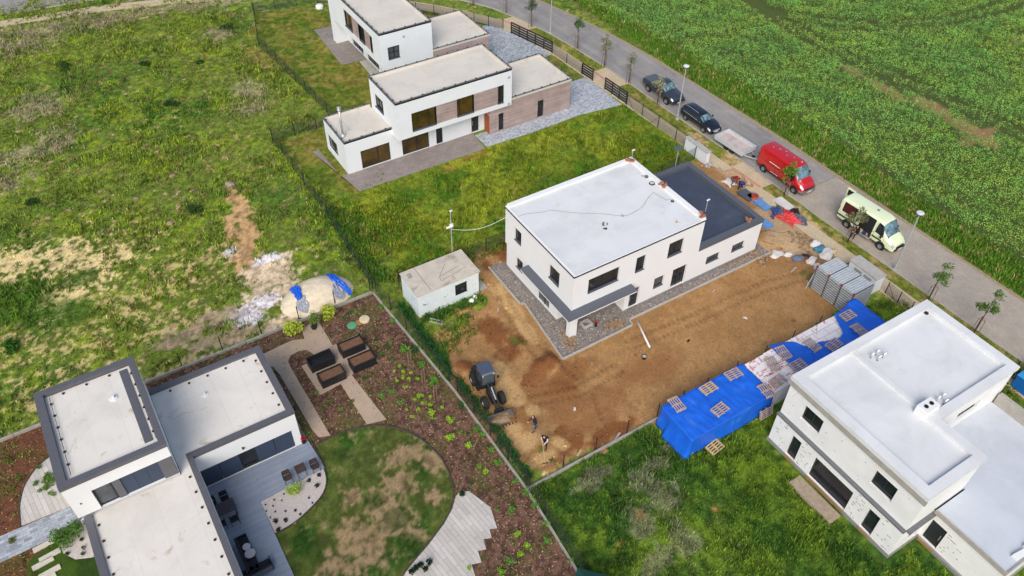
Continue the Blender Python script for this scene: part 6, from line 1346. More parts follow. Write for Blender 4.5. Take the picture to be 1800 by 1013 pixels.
# ---------------------------------------------------------------- galvanised panel rack
X0_, X1_, Y0_, Y1_, Z_ = 48.1, 50.35, 24.5, 28.45, 2.35
t = thing('steel_rack', 'galvanised stack of steel panels with red corner caps', 'rack', (X0_, Y0_, 0)); MT['galvlight'] = mat('bright_galvanised', (.68,.72,.74), .4, metal=.2, var=.1); MT['redcap'] = mat('red_cap', s2l(150,40,45), .5)
Ls = Y1_-Y0_; Ws = X1_-X0_
for k in range(10): MB().rbox((.0, Ls/2, .12+k*.235), (.09, Ls, .12)).build('side_plank', MT['galv'], t, bevel=.012)
MB().box(.12, .2, .05, Ls-.05, .05, Z_-.05).build('gap_shade', MT['black'], t)  # black sheet standing in for the shade in the gaps between side planks
for k in range(10): MB().rbox((.12+(Ws-.2)*k/9, 0, Z_/2), (.16, .09, Z_)).build('end_plank', MT['galv'], t, bevel=.012)
for k in range(3):
    y0 = Ls*k/3; b = MB()
    b.box(.02, Ws, y0+.06, y0+Ls/3-.04, Z_-.03, Z_+.015); b.build('top_panel', MT['galv'], t)
    b = MB()
    for q in range(6): b.rbox((Ws/2, y0+.15+q*(Ls/3-.25)/5, Z_+.05), (Ws-.06, .07, .07))
    b.build('top_rib', MT['galvlight'], t)
for k in range(4):
    y0 = min(Ls-.04, max(.04, Ls*k/3)); MB().rbox((Ws/2, y0, Z_+.045), (Ws, .07, .07)).build('cross_bar', MT['anthracite'], t); MB().rbox((-.06, y0, Z_/2), (.07,.09,Z_)).build('upright', MT['anthracite'], t); MB().rbox((-.06, y0, Z_+.06), (.15,.16,.16)).build('corner_cap', MT['redcap'], t, bevel=.02)
MB().rbox((-.25, Ls+.02, .9), (.07,.07,1.9), ry=.3).build('prop', MT['galv'], t)
# meter walls
def meterwall(x0, x1, y0, y1, h, label):
    t = thing('meter_wall', label, 'utility wall', (x0, y0, 0)); w_, l_ = x1-x0, y1-y0
    MB().box(.05, w_-.05, .05, l_-.05, 0, h-.08).build('body', MT['render_old'], t, bevel=.01); MB().box(-.02, w_+.02, -.02, l_+.02, h-.079, h).build('cap', MT['concrete'], t, bevel=.01)
    for k in range(2 if l_ < 3 else 0): MB().rbox((.045, l_*(.3+.35*k), h*.55), (.03, l_*.26, h*.5)).build('meter_door', MT['galv'], t)
meterwall(51.75, 52.95, 25.1, 28.0, 1.75, 'pale plastered utility block beside the steel rack'); meterwall(52.2, 52.75, 46.3, 49.6, 1.45, 'long pale utility wall at the meadow corner by the pavement')
# sacks and material heaps near the entrance
MT['sackw'] = mat('white_big_bag', s2l(224,218,212), .85, var=.12, scale=3); MT['teal'] = mat('teal_bag', s2l(70,140,170), .7, var=.2); MT['redtarp'] = mat('red_plastic_sheet', s2l(222,70,72), .6, var=.15); MT['slatebag'] = mat('grey_blue_sheet', s2l(110,120,138), .7, var=.15); MT['navy'] = mat('navy_cloth', s2l(36,62,120), .9, var=.15); MT['lightblue'] = mat('pale_blue_sheet', s2l(112,160,214), .6, var=.15)
for i, (px, py, r, h, mt, lab) in enumerate([(1432,432,.55,.6,'sackw','white big bag at the pavement edge, uppermost of the sacks'),(1441,440,.6,.45,'teal','teal and blue bag below the white one by the pavement'),(1452,450,.75,.55,'sackw','white and red printed sacks nearest the steel rack'),(1464,446,.35,.4,'pallet_new','orange brown wrapped bag beside the printed sacks'),(1425,462,.5,.5,'sackw','white sack on the soil left of the steel rack'),(1436,470,.4,.35,'sackw','smaller white sack against the rack corner'),(1402,457,.55,.35,'slatebag','grey blue folded sheet on the soil'),(1415,452,.35,.3,'black','dark bundle beside the grey sheet'),(1385,449,.4,.3,'sackw','white bag at the end of the gravel edging'),(1365,448,.6,.22,'sackw','long white bag along the gravel edging'),(1492,466,.35,.2,'tanstone','tan bags between rack and utility block')]):
    x, y = at2(px, py); tag(MB().blob((x,y,h*.35), (r,r*.72,h*.65), i+50, .22, 3, .01).build('sack', MT[mt], smooth=True), lab, 'sack', 'sacks and bundles by the site entrance')
for i, (px, py, w_, l_, mt, lab) in enumerate([(1333,356,.9,2.6,'lightblue','pale blue sheet spread beside the garage wall'),(1346,396,.8,1.0,'lightblue','small pale blue sheet at the garage corner'),(1312,345,1.1,1.5,'anthracite','dark grey board pile behind the garage'),(1378,360,.9,1.8,'sackw','white slatted boards on the pavement edge')]):
    x, y = at2(px, py); b = MB()
    for k in range(4): b.rbox((x+random.uniform(-.08,.08), y+random.uniform(-.1,.1), .05+.05*k), (w_, l_, .045), rz=.1*random.uniform(-1,1))
    tag(b.build('sheet_pile', MT[mt], bevel=.01), lab, 'sheets')
def crumple(px, py, rx, ry, h, mt, label, seed, name='crumpled_sheet'):
    x, y = at2(px, py); rn = random.Random(seed); n = 22; vs, fs = [], []
    for i in range(n):
        for j in range(n):
            u, v = -1+2*i/(n-1), -1+2*j/(n-1); r = math.hypot(u, v); vs.append((x+u*rx*(1-.15*math.sin(seed+3*v)), y+v*ry*(1-.2*math.sin(seed+4*u)), max(.02, h*max(0, 1-r*.75)*(float(fbm(u*3+seed, v*3, 1.2, 3, seed))*1.6)+rn.uniform(0,.03))))
    for i in range(n-1):
        for j in range(n-1): fs.append((i*n+j, (i+1)*n+j, (i+1)*n+j+1, i*n+j+1))
    o = MB().add(vs, fs).build(name, MT[mt]); tag(o, label, 'sheet'); return o
crumple(1388,384,.9,1.1,.6,'redtarp','bright red crumpled plastic sheet by the pavement',3); crumple(1402,386,.6,1.0,.5,'anthracite','grey and black crumpled sheet right of the red one',5); crumple(1370,372,.6,.8,.6,'anthracite','dark bundle left of the red sheet',7); crumple(1282,322,.5,.6,.5,'sackw','white bag heap behind the garage parapet',9); crumple(1397,376,.4,.5,.7,'black','black bag between the red sheet and the pavement',11)
t = thing('orange_tub', 'orange plastic tub behind the dark garage', 'tub', (*at2(1325,352), 0)); MB().lathe((0,0,0), [(.25,0),(.34,.55),(.3,.55),(.24,.05)], 12).build('body', mat('orange_plastic', s2l(226,98,44), .5), t); MB().lathe((0,0,.56), [(.35,0),(.35,.03),(.3,.04)], 12).build('rim', MT['rust'], t)
t = thing('blue_bin', 'blue container top at the right edge of the picture', 'container', (at2(1795,690)[0], at2(1795,690)[1], 0)); MB().box(-.2,2.4,-1.2,.8,0,1.3).build('body', mat('blue_container', s2l(28,110,190), .5, var=.08), t, bevel=.03); MB().box(-.24,2.44,-1.24,.84,1.301,1.38).build('rim', mat('blue_rim', s2l(60,150,215), .5), t, bevel=.02)
x, y = at2(1770,725); tag(MB().lathe((x,y,0), [(.4,0),(.4,.12),(.3,.18)], 14).build('manhole_cover', mat('grey_green_cover', s2l(110,125,115), .8)), 'grey green round cover right of the block house', 'cover')

# loose offcuts on the soil
for i, (px, py, L_, a_, mt, lab) in enumerate([(1018,797,.6,.5,'pallet_new','short pale board on the soil near the bottom kerb'),(1085,768,.8,.4,'pallet','grey board lying at the bottom edge of the soil plot'),(1040,640,.35,1.2,'tanstone','small tan stone slab below the gravel corner'),(1210,600,.3,.2,'black','scrap of dark plastic in the middle of the soil plot'),(1310,560,.35,2.0,'sackw','scrap of white paper on the soil towards the stack'),(1010,720,.3,.9,'sackw','pale scrap on the soil right of the loader'),(1255,512,.5,.3,'pallet','short timber offcut near the long gravel edge'),(905,648,.3,.4,'tanstone','clod like stone on the pale track beside the loader'),(1420,498,.5,1.1,'pallet_new','yellow offcut by the rack'),(1395,475,.9,.2,'pallet','long board left of the rack'),(1345,470,.5,2.4,'tanstone','flat tan stone by the end of the gravel edging'),(875,545,.5,1.0,'pallet','board on the track beside the gravel corner')]):
    x, y = at2(px, py); b = MB(); b.rbox((x, y, .05), (L_, .14, .04), rz=a_); b.rbox((x+.05, y+.02, .085), (L_*.6, .1, .03), rz=a_+.3); tag(b.build('offcut', MT[mt], bevel=.004), lab, 'offcut')
for i, L_ in enumerate([[(1352,415),(1372,420),(1392,428),(1410,440),(1425,445)],[(1340,425),(1360,432),(1385,430),(1398,438)],[(1330,412),(1350,405),(1372,412),(1388,408)]]):
    tag(MB().tube([(*at2(*p), .07+.03*(k % 2)) for k, p in enumerate(smooth_(L_, 2))], .018, 5).build('cable', MT['black']), ['longest dark cable on the soil between garage and sacks', 'middle dark cable on the soil by the garage corner', 'upper dark cable on the soil near the garage corner'][i], 'cable')
# ================================================================== VEHICLES (x forward, built at the origin)
def ringpts(s):
    x, wl, wb, wr, z0, zb, zt = s; d = min(.14, (zt-zb)*.45)
    L = [(-wl*.88, z0), (-wl, z0+.12), (-wb, z0+(zb-z0)*.6), (-wb*.995, zb), (-(wb*.4+wr*.6), zb+(zt-zb)*.55), (-wr, zt-d), (-wr*.8, zt-.01)]
    return [Vector((x, a, b)) for a, b in L]+[Vector((x, 0, zt+.012))]+[Vector((x, -a, b)) for a, b in L[::-1]]
def refine(st, k=3):
    """Catmull-Rom through the stations so the body curves"""
    out = []
    for i in range(len(st)-1):
        p0, p1, p2, p3 = st[max(0, i-1)], st[i], st[i+1], st[min(len(st)-1, i+2)]
        for q in range(k):
            t = q/k; out.append(tuple(p1[c]*(1-t)+p2[c]*t if abs(p2[c]-p1[c]) > .35 or True else 0 for c in range(7)))
    return out+[st[-1]]
def surf(st, x, t):
    for a, b in zip(st[:-1], st[1:]):
        if a[0] <= x <= b[0]:
            u = (x-a[0])/(b[0]-a[0]); s = tuple(a[c]*(1-u)+b[c]*u for c in range(7)); break
    R_ = ringpts(s); i = min(int(t), 13); return R_[i].lerp(R_[i+1], t-i)
def patch(st, c, off=.012, n=8, m=5):
    """c: four (x, t) corners; returns an inset skin lying just outside the body"""
    vs, fs = [], []
    for i in range(n+1):
        for j in range(m+1):
            u, v = i/n, j/m
            x = (c[0][0]*(1-u)+c[1][0]*u)*(1-v)+(c[3][0]*(1-u)+c[2][0]*u)*v; t = (c[0][1]*(1-u)+c[1][1]*u)*(1-v)+(c[3][1]*(1-u)+c[2][1]*u)*v
            p = surf(st, x, t); e = .02
            dx = surf(st, min(st[-1][0], x+e), t)-surf(st, max(0, x-e), t); dt = surf(st, x, min(13.99, t+e))-surf(st, x, max(0, t-e)); nn = dt.cross(dx)
            if nn.length > 0: nn.normalize()
            if nn.dot(p-Vector((x, 0, (.7)))) < 0: nn = -nn
            vs.append(p+nn*off)
    for i in range(n):
        for j in range(m): a = i*(m+1)+j; fs.append((a, a+1, a+m+2, a+m+1))
    return vs, fs
def both(c): return [c, [(x, 14-t) for x, t in c]]
def wheel(par, x, y, r, w=.22, rimr=.62, cap='rim'):
    s = 1 if y > 0 else -1; b = MB(); b.lathe((x, y, r), [(r*.55,-w*.2),(r*.62,-w*.5),(r*.93,-w/2),(r,-w*.35),(r,w*.35),(r*.93,w/2),(r*.62,w*.5),(r*.55,w*.2)], 20, 'y'); wo = b.build('wheel', MT['rubber'], par, smooth=False)
    b = MB(); b.lathe((x, y+s*w*.36, r), [(.05,-.02),(r*rimr,-.03),(r*rimr,.03),(r*rimr*.85,.035),(r*rimr*.8,.0),(r*.15,.01),(r*.15,.035),(.02,.035)] if s > 0 else [(.02,-.035),(r*.15,-.035),(r*.15,-.01),(r*rimr*.8,0),(r*rimr*.85,-.035),(r*rimr,-.03),(r*rimr,.03),(.05,.02)], 18, 'y'); b.build('rim', MT[cap], wo)
    return wo
def paint(name, col, rough=.3, coat=.8): return mat(name, col, rough, var=.02, scale=.8, spec=.5, coat=coat)
MT['red'] = paint('red_paint', s2l(186, 22, 30)); MT['lime'] = paint('pale_lime_paint', s2l(228, 238, 196)); MT['bluegrey'] = paint('blue_grey_paint', s2l(50, 56, 66)); MT['blackpaint'] = paint('black_paint', s2l(20, 24, 34))
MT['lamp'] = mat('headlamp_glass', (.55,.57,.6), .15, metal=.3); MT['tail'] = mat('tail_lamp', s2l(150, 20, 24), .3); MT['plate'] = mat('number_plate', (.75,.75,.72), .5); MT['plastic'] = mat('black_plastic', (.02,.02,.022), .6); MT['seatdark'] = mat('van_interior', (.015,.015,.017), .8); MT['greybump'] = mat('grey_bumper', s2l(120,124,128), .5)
def body(st, t, m, bumper=None):
    st2 = refine(st, 3); b = MB(); n = 15; vs, fs = [], []
    for s in st2: vs += ringpts(s)
    for i in range(len(st2)-1):
        for j in range(n): fs.append((i*n+j, i*n+(j+1) % n, (i+1)*n+(j+1) % n, (i+1)*n+j))
    fs.append(tuple(range(n-1, -1, -1))); fs.append(tuple((len(st2)-1)*n+j for j in range(n)))
    o = b.add(vs, fs).build('body', MT[m], t, bevel=0); o.data.polygons.foreach_set('use_smooth', [True]*len(o.data.polygons))
    for e in o.data.edges: pass
    md = o.modifiers.new('bevel', 'BEVEL'); md.width = .035; md.segments = 2; md.limit_method = 'ANGLE'; md.angle_limit = .5
    return o
def skin(t, st, name, c, m, off=.012, n=8, mm=5, par=None): return MB().add(*patch(st, c, off, n, mm)).build(name, MT[m], par or t, smooth=True)
def van(label, loc, rz, m, L, wb, sx, high, kind):
    t = thing('van', label, 'van', loc, rz); e = L
    z = high; st = [(0,.93,.95,.84,.45,1.3,z-.14),(.12,.98,1.0,.87,.38,1.3,z-.03),(.5,1.0,1.02,.88,.34,1.3,z),(L*.66,1.0,1.02,.88,.34,1.3,z),(L*.735,1.0,1.02,.84,.34,1.3,z-.1),(L*.80,1.0,1.01,.78,.34,1.26,z-.62),(L*.865,1.0,1.0,.74,.34,1.2,1.50),(L*.94,.98,.95,.72,.34,1.02,1.26),(L*.985,.9,.86,.66,.36,.8,1.02),(L,.82,.78,.6,.42,.62,.72)]
    bo = body(st, t, m); off = .014
    skin(t, st, 'windscreen', [(L*.742,4.55),(L*.742,9.45),(L*.862,9.7),(L*.862,4.3)], 'glass_car', .016, 10, 10)
    for c in both([(L*.655,3.15),(L*.80,3.1),(L*.755,4.9),(L*.665,4.95)]): skin(t, st, 'side_window', c, 'glass', off)
    # lower cladding and bumpers
    for c in both([(.15,.7),(L*.95,.7),(L*.95,1.15),(.15,1.15)]): skin(t, st, 'sill_cladding', c, 'plastic', .02, 16, 2)
    if kind == 'red':
        b = MB(); b.add(*patch(st, [(L*.93,.6),(L*.997,.6),(L*.997,2.2),(L*.93,1.6)], .03)); b.add(*patch(st, [(L*.93,13.4),(L*.997,13.4),(L*.997,11.8),(L*.93,12.4)], .03)); b.rbox((L+.02,0,.50), (.14,1.5,.34)); b.build('bumper', MT['greybump'], t)['kind'] = 'stuff'
        MB().rbox((L-.02,0,.76), (.12,1.2,.14), ry=.5).build('grille', MT['plastic'], t, bevel=.01)
    else:
        MB().rbox((L+.0,0,.52), (.16,1.5,.22)).build('bumper', MT['plastic'], t, bevel=.03); MB().rbox((L-.01,0,.74), (.1,1.0,.2), ry=.35).build('grille', MT['plastic'], t, bevel=.01)
    MB().rbox((L+.10,0,.5), (.02,.52,.12)).build('number_plate', MT['plate'], t)
    for c in both([(L*.93,3.0),(L*.985,2.6),(L*.985,4.3),(L*.925,4.2)]): skin(t, st, 'headlight', c, 'lamp', .02, 4, 4)
    MB().rbox((.0,0,.5), (.12,1.7,.2)).build('rear_bumper', MT['plastic'], t, bevel=.03)
    for s in (-1,1):
        MB().rbox((.03,s*.9,1.3), (.08,.12,.8)).build('tail_light', MT['tail'], t, bevel=.01)
        b = MB(); b.rbox((L*.775,s*1.15,1.42), (.14,.22,.34)); mi = b.build('mirror', MT['plastic'], t, bevel=.02); MB().rbox((L*.76,s*1.03,1.35), (.05,.14,.05)).build('mirror_arm', MT['plastic'], mi)
    for x in (sx, sx+wb):
        for s in (-1,1):
            MB().lathe((x, s*1.01, .40), [(.44,-.012),(.47,0),(.44,.012)], 22, 'y').build('wheel_arch', MT['plastic'], t)
            wheel(t, x, s*.945, .345, .24, .6, 'rim' if kind == 'red' else 'rim')
    for c in both([(.9,3.0),(L*.64,3.0),(L*.64,3.06),(.9,3.06)]): skin(t, st, 'trim_line', c, 'plastic', .015, 8, 1)
    for xx in (L*.40, L*.645, L*.82):
        for c in both([(xx,1.2),(xx+.016,1.2),(xx+.016,5.1 if xx < L*.8 else 3.0),(xx,5.1 if xx < L*.8 else 3.0)]): skin(t, st, 'door_seam', c, 'plastic', .013, 1, 8)
    return t, st
# red van
RX, RY = 57.38, 43.55
t, st = van('red high roof panel van parked by the tree with its grey bumper facing down', (RX, RY, .012), -PI/2+.0, 'red', 6.0, 4.03, 1.0, 2.55, 'red')
skin(t, st, 'white_lettering', [(1.5,10.62),(2.9,10.62),(2.9,10.74),(1.5,10.74)], 'plate', .016, 8, 1); skin(t, st, 'white_lettering', [(1.5,3.26),(2.9,3.26),(2.9,3.38),(1.5,3.38)], 'plate', .016, 8, 1)
skin(t, st, 'white_lettering', [(1.9,1.3),(2.9,1.3),(2.9,1.45),(1.9,1.45)], 'plate', .03, 8, 1)
MB().tube([(4.1,.35,2.5),(4.1,.35,2.62)], .07, 8).build('roof_beacon', MT['lamp'], t); skin(t, st, 'bonnet_badge_panel', [(5.3,5.6),(5.3,8.4),(5.6,8.2),(5.6,5.8)], 'red', .01, 4, 4); MB().tube([(4.35,-.3,2.42),(4.25,-.3,2.68)], .01, 5).build('aerial', MT['black'], t)
for k, (x, y) in enumerate([(.9,-.2),(2.1,.3),(2.6,-.1),(3.2,.25),(1.5,.1)]): MB().rbox((x,y,2.572), (.12,.05,.01), rz=k).build('roof_scuff', MT['plate'], t)
# lime van, sliding door open, rear door open
LX, LY = 57.72, 33.65
t, st = van('pale lime green van with its side door and rear door open', (LX, LY, .012), -PI/2+.05, 'lime', 6.1, 3.66, 1.25, 2.6, 'lime')
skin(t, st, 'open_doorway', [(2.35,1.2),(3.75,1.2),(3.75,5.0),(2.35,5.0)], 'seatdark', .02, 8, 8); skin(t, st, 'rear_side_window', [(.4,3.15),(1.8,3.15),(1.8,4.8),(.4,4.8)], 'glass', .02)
MT['redblind'] = mat('dark_red_load', s2l(96,22,26), .8, var=.2); skin(t, st, 'red_load', [(.55,3.25),(1.6,3.25),(1.6,4.65),(.55,4.65)], 'redblind', .026)
MB().rbox((2.95,-1.06,.42), (1.7,.16,.06)).build('side_step', MT['galv'], t, bevel=.01); MB().rbox((1.2,-1.08,.95), (2.3,.05,.12)).build('rub_strip', MT['plastic'], t, bevel=.01); MB().rbox((4.35,-1.06,.95), (1.0,.05,.12)).build('rub_strip', MT['plastic'], t, bevel=.01)
MB().rbox((1.05,-1.10,1.35), (1.35,.06,1.5)).build('sliding_door', MT['lime'], t, bevel=.03) if False else None
r = MB().rbox((-.42,.98,1.5), (.85,.05,1.85)).build('rear_door', MT['lime'], t, bevel=.02); MB().rbox((-.42,.953,1.95), (.6,.01,.6)).build('pane', MT['glass'], r); MB().rbox((-.42,1.01,1.95), (.6,.01,.6)).build('pane', MT['glass'], r)
MB().rbox((5.25,0,1.375), (.05,1.2,.03), ry=.3).build('wiper_cowl', MT['plastic'], t)
for k in range(4): MB().rbox((2.5+.3*k,-.98,.62+.1*(k % 2)), (.26,.2,.24+.1*(k % 3)), rz=.2*k).build('load_box', MT[['rust','pallet_new','navy','tanstone'][k]] if k != 3 else MT['tanstone'], t)
MB().rbox((3.0,.2,2.62), (.22,.22,.06)).build('roof_vent', MT['greybump'], t, bevel=.02)
# pickup with covered bed
t = thing('pickup_truck', 'blue grey double cab pickup with covered load bed behind the pale young tree', 'pickup', (57.05, 61.35, .012), -PI/2); Lp = 5.25
st = [(0,.88,.92,.86,.62,1.05,1.16),(.08,.92,.96,.88,.5,1.05,1.2),(1.7,.94,.97,.88,.42,1.08,1.22),(1.85,.94,.97,.78,.42,1.1,1.3),(1.95,.94,.97,.74,.42,1.1,1.8),(2.5,.94,.97,.75,.42,1.1,1.86),(3.1,.94,.97,.74,.42,1.08,1.82),(3.75,.94,.97,.72,.42,1.05,1.24),(4.0,.94,.96,.76,.42,1.02,1.18),(4.9,.92,.93,.74,.42,.92,1.06),(5.17,.86,.86,.68,.45,.74,.9),(Lp,.8,.78,.6,.48,.62,.7)]
body(st, t, 'bluegrey'); skin(t, st, 'bed_cover', [(.12,5.6),(.12,8.4),(1.72,8.4),(1.72,5.6)], 'anthracite', .02, 6, 6); skin(t, st, 'windscreen', [(3.14,4.75),(3.14,9.25),(3.72,9.6),(3.72,4.4)], 'glass_car', .014, 8, 8)
for c in both([(2.12,3.25),(2.72,3.2),(2.72,4.85),(2.2,4.85)]) + both([(2.8,3.2),(3.55,3.15),(3.15,4.8),(2.8,4.85)]): skin(t, st, 'side_window', c, 'glass')
for c in both([(4.85,2.7),(5.15,2.4),(5.15,4.4),(4.8,4.2)]): skin(t, st, 'headlight', c, 'lamp', .018, 4, 4)
MB().rbox((5.24,0,.68), (.1,1.0,.18)).build('grille', MT['plastic'], t, bevel=.02); MB().rbox((5.24,0,.5), (.14,1.7,.16)).build('bumper', MT['bluegrey'], t, bevel=.03); MB().rbox((5.32,0,.5), (.02,.5,.11)).build('number_plate', MT['plate'], t); MB().rbox((-.04,0,.6), (.12,1.7,.16)).build('rear_bumper', MT['steel'], t, bevel=.02)
for x in (1.15,4.25):
    for s in (-1,1): MB().lathe((x, s*.965, .43), [(.44,-.012),(.48,0),(.44,.012)], 22, 'y').build('wheel_arch', MT['plastic'], t); wheel(t, x, s*.89, .38, .26, .66)
for s in (-1,1): MB().rbox((3.42,s*1.07,1.2), (.12,.2,.18)).build('mirror', MT['steel'], t, bevel=.02); MB().rbox((1.9,s*.83,1.28), (.9,.03,.03)).build('bed_rail', MT['steel'], t)
for xx in (2.05,2.76,3.6):
    for c in both([(xx,1.2),(xx+.014,1.2),(xx+.014,3.2),(xx,3.2)]): skin(t, st, 'door_seam', c, 'plastic', .013, 1, 6)
# estate car
t = thing('estate_car', 'black estate car with roof rails parked beside the lamp post', 'car', (56.72, 54.55, .012), -PI/2+.01); Le = 4.75
st = [(0,.8,.84,.62,.42,.86,1.0),(.06,.86,.88,.62,.34,.92,1.25),(.35,.88,.91,.62,.3,.96,1.44),(.9,.88,.92,.62,.28,.96,1.5),(2.4,.88,.92,.61,.28,.94,1.5),(2.75,.88,.92,.6,.28,.93,1.44),(3.45,.88,.91,.66,.28,.9,1.04),(3.7,.88,.9,.68,.28,.88,.99),(4.35,.86,.86,.66,.3,.74,.86),(4.65,.8,.78,.58,.32,.6,.7),(Le,.72,.7,.5,.36,.5,.56)]
body(st, t, 'blackpaint'); skin(t, st, 'windscreen', [(2.8,4.6),(2.8,9.4),(3.42,9.6),(3.42,4.4)], 'glass_car', .013, 8, 8); skin(t, st, 'rear_window', [(.08,4.7),(.08,9.3),(.33,9.1),(.33,4.9)], 'glass', .012)
for c in both([(.5,3.35),(1.25,3.25),(1.25,4.85),(.6,4.75)])+both([(1.32,3.25),(2.1,3.2),(2.1,4.85),(1.32,4.85)])+both([(2.16,3.2),(3.1,3.1),(2.75,4.7),(2.16,4.85)]): skin(t, st, 'side_window', c, 'glass')
for c in both([(.5,3.02),(3.1,3.0),(3.1,3.1),(.5,3.14)]): skin(t, st, 'chrome_strip', c, 'steel', .016, 10, 1)
for c in both([(4.25,2.7),(4.6,2.4),(4.6,4.3),(4.2,4.1)]): skin(t, st, 'headlight', c, 'lamp', .016, 4, 4)
MB().rbox((4.73,0,.55), (.08,.9,.16)).build('grille', MT['steel'], t, bevel=.02); MB().rbox((4.78,0,.45), (.02,.5,.11)).build('number_plate', MT['plate'], t); MB().rbox((4.7,0,.36), (.14,1.4,.14)).build('bumper', MT['plastic'], t, bevel=.03)
for s in (-1,1):
    MB().tube([(.5,s*.53,1.44),(.62,s*.53,1.53),(2.2,s*.53,1.54),(2.35,s*.53,1.48)], .022, 6).build('roof_rail', MT['steel'], t); MB().rbox((2.95,s*1.0,1.02), (.12,.2,.14)).build('mirror', MT['blackpaint'], t, bevel=.02)
    MB().rbox((.02,s*.68,.88), (.06,.3,.18)).build('tail_light', MT['tail'], t, bevel=.01)
for x in (.95,3.72):
    for s in (-1,1): MB().lathe((x, s*.9, .35), [(.36,-.012),(.385,0),(.36,.012)], 20, 'y').build('wheel_arch', MT['plastic'], t); wheel(t, x, s*.83, .32, .22, .68)
# flatbed trailer
a = Vector(at(1256.7,238,.95)); c = Vector(at(1304.8,269.2,.95)); d = c-a; Lt = d.length; rz = math.atan2(d.y, d.x)
t = thing('trailer', 'empty galvanised twin axle flatbed trailer parked behind the red van', 'trailer', (a.x, a.y, .012), rz); Wt = 2.05
MT['bedply'] = mat('worn_bed_board', s2l(205,190,184), .8, var=.1, scale=2, stain=.5, staincol=s2l(150,120,112))
MB().box(.05,Lt-.05,.05,Wt-.05,.56,.62).build('bed', MT['bedply'], t)
for nm_, bx_ in (('side_board',(0,Lt,0,.05)),('side_board',(0,Lt,Wt-.05,Wt)),('tail_board',(0,.05,.051,Wt-.051)),('head_board',(Lt-.05,Lt,.051,Wt-.051))): MB().box(*bx_,.52,.95).build(nm_, MT['galvlight'], t, bevel=.008)
b = MB(); ring(b, -.02, Lt+.02, -.02, Wt+.02, .09, .951, .98); b.build('top_rail', MT['galvlight'], t)
for s in (.3, Wt-.3): MB().rbox((Lt*.5, s, .46), (Lt*.96,.08,.1)).build('chassis_beam', MT['galv'], t)
for s in (.45, Wt-.45): MB().tube([(Lt-.1,s,.45),(Lt+1.25,Wt/2,.45)], .045, 6).build('drawbar', MT['galv'], t)
MB().rbox((Lt+1.35,Wt/2,.48), (.35,.12,.12)).build('coupling', MT['steel'], t, bevel=.01); MB().tube([(Lt+1.05,Wt/2-.12,0),(Lt+1.05,Wt/2-.12,.75)], .035, 6).build('jockey_stand', MT['galv'], t); MB().rbox((Lt+.7,Wt/2,.52), (.3,.3,.14)).build('winch', MT['plastic'], t)
for x in (Lt*.42, Lt*.42+.78):
    for s in (.16, Wt-.16): wheel(t, x, s, .29, .2, .6) if s > 1 else wheel(t, x, s, .29, .2, .6)
tt = t
for ch in list(tt.children):
    pass
# ---------------------------------------------------------------- street lamps
def lamp(px, py, lab):
    x, y = at2(px, py); t = thing('street_lamp', lab, 'street lamp', (x, y, 0), 0, 'street lamps in the verge')
    MB().lathe((0,0,0), [(.2,0),(.2,.08),(.11,.1),(.1,.6),(.075,.62),(.05,6.0),(.05,6.05)], 12).build('pole', MT['galv'], t, smooth=False)
    b = MB(); b.lathe((0,0,6.0), [(.06,0),(.12,.1),(.30,.2),(.34,.24),(.32,.30),(.1,.34)], 20); b.build('lamp_head', MT['greybump'], t); MB().lathe((0,0,6.175), [(.08,0),(.27,.018),(.27,.02)], 16).build('diffuser', MT['render'], t); MB().lathe((0,0,6.301), [(.31,0),(.3,.03),(.2,.06),(.02,.07)], 20).build('head_cover', MT['roof_white'], t)
lamp(1572,474,'tall grey street lamp right of the lime van'); lamp(1190,210,'street lamp standing beside the black estate car'); lamp(967,58,'street lamp at the top edge near the bend')

# ---------------------------------------------------------------- compact wheel loader
MT['dirtyblack'] = mat('dusty_black_metal', (.025,.026,.03), .5, var=.25, scale=3, stain=.4, staincol=(.12,.09,.06)); MT['cabglass'] = glassmat('cab_glass', (.03,.04,.05), .1, col2=(.09,.11,.13)); MT['cabroof'] = mat('cab_roof', s2l(74,86,104), .45, var=.05); MT['bucketm'] = mat('worn_bucket_steel', s2l(128,124,118), .5, metal=.4, var=.2, scale=4)
a = Vector((*at2(846,668), 0)); c = Vector((*at2(884,742), 0)); d = c-a; rz = math.atan2(d.y, d.x)
t = thing('wheel_loader', 'compact black wheel loader with its bucket resting on the sand', 'loader', (at2(850,690)[0]+.3, at2(850,690)[1]+.25, .0), rz)
# rear frame at x<0.6, front axle at 1.9, bucket at 3.0
MB().box(-1.35,.35,-.5,.5,.45,1.15).build('rear_body', MT['dirtyblack'], t, bevel=.06); MB().rbox((-.95,0,1.25), (.9,.95,.3), ry=-.12).build('engine_cover', MT['dirtyblack'], t, bevel=.06); MB().rbox((-1.42,0,.7), (.22,1.1,.5)).build('counterweight', MT['dirtyblack'], t, bevel=.04)
for s in (-1,1): MB().rbox((-.7,s*.66,1.0), (1.0,.3,.08)).build('mudguard', MT['dirtyblack'], t, bevel=.02); MB().rbox((.05,s*.62,.55), (.4,.22,.5)).build('step', MT['dirtyblack'], t, bevel=.02)
cb = MB(); 
for x_, y_ in ((-.5,-.5),(-.5,.5),(.55,-.5),(.55,.5)): cb.rbox((x_,y_,1.75), (.07,.07,1.25))
cb.rbox((.02,0,2.335), (1.1,1.06,.06)); cb.rbox((.02,0,1.16), (1.1,1.06,.06)); cab = cb.build('cab_frame', MT['dirtyblack'], t)
for nm_, ctr, sz in (('side_pane',(0.02,-.5,1.75),(.98,.02,1.1)),('side_pane',(.02,.5,1.75),(.98,.02,1.1)),('rear_pane',(-.51,0,1.85),(.02,.92,.9)),('front_pane',(.56,0,1.75),(.02,.92,1.2))): MB().rbox(ctr, sz).build(nm_, MT['cabglass'], cab)
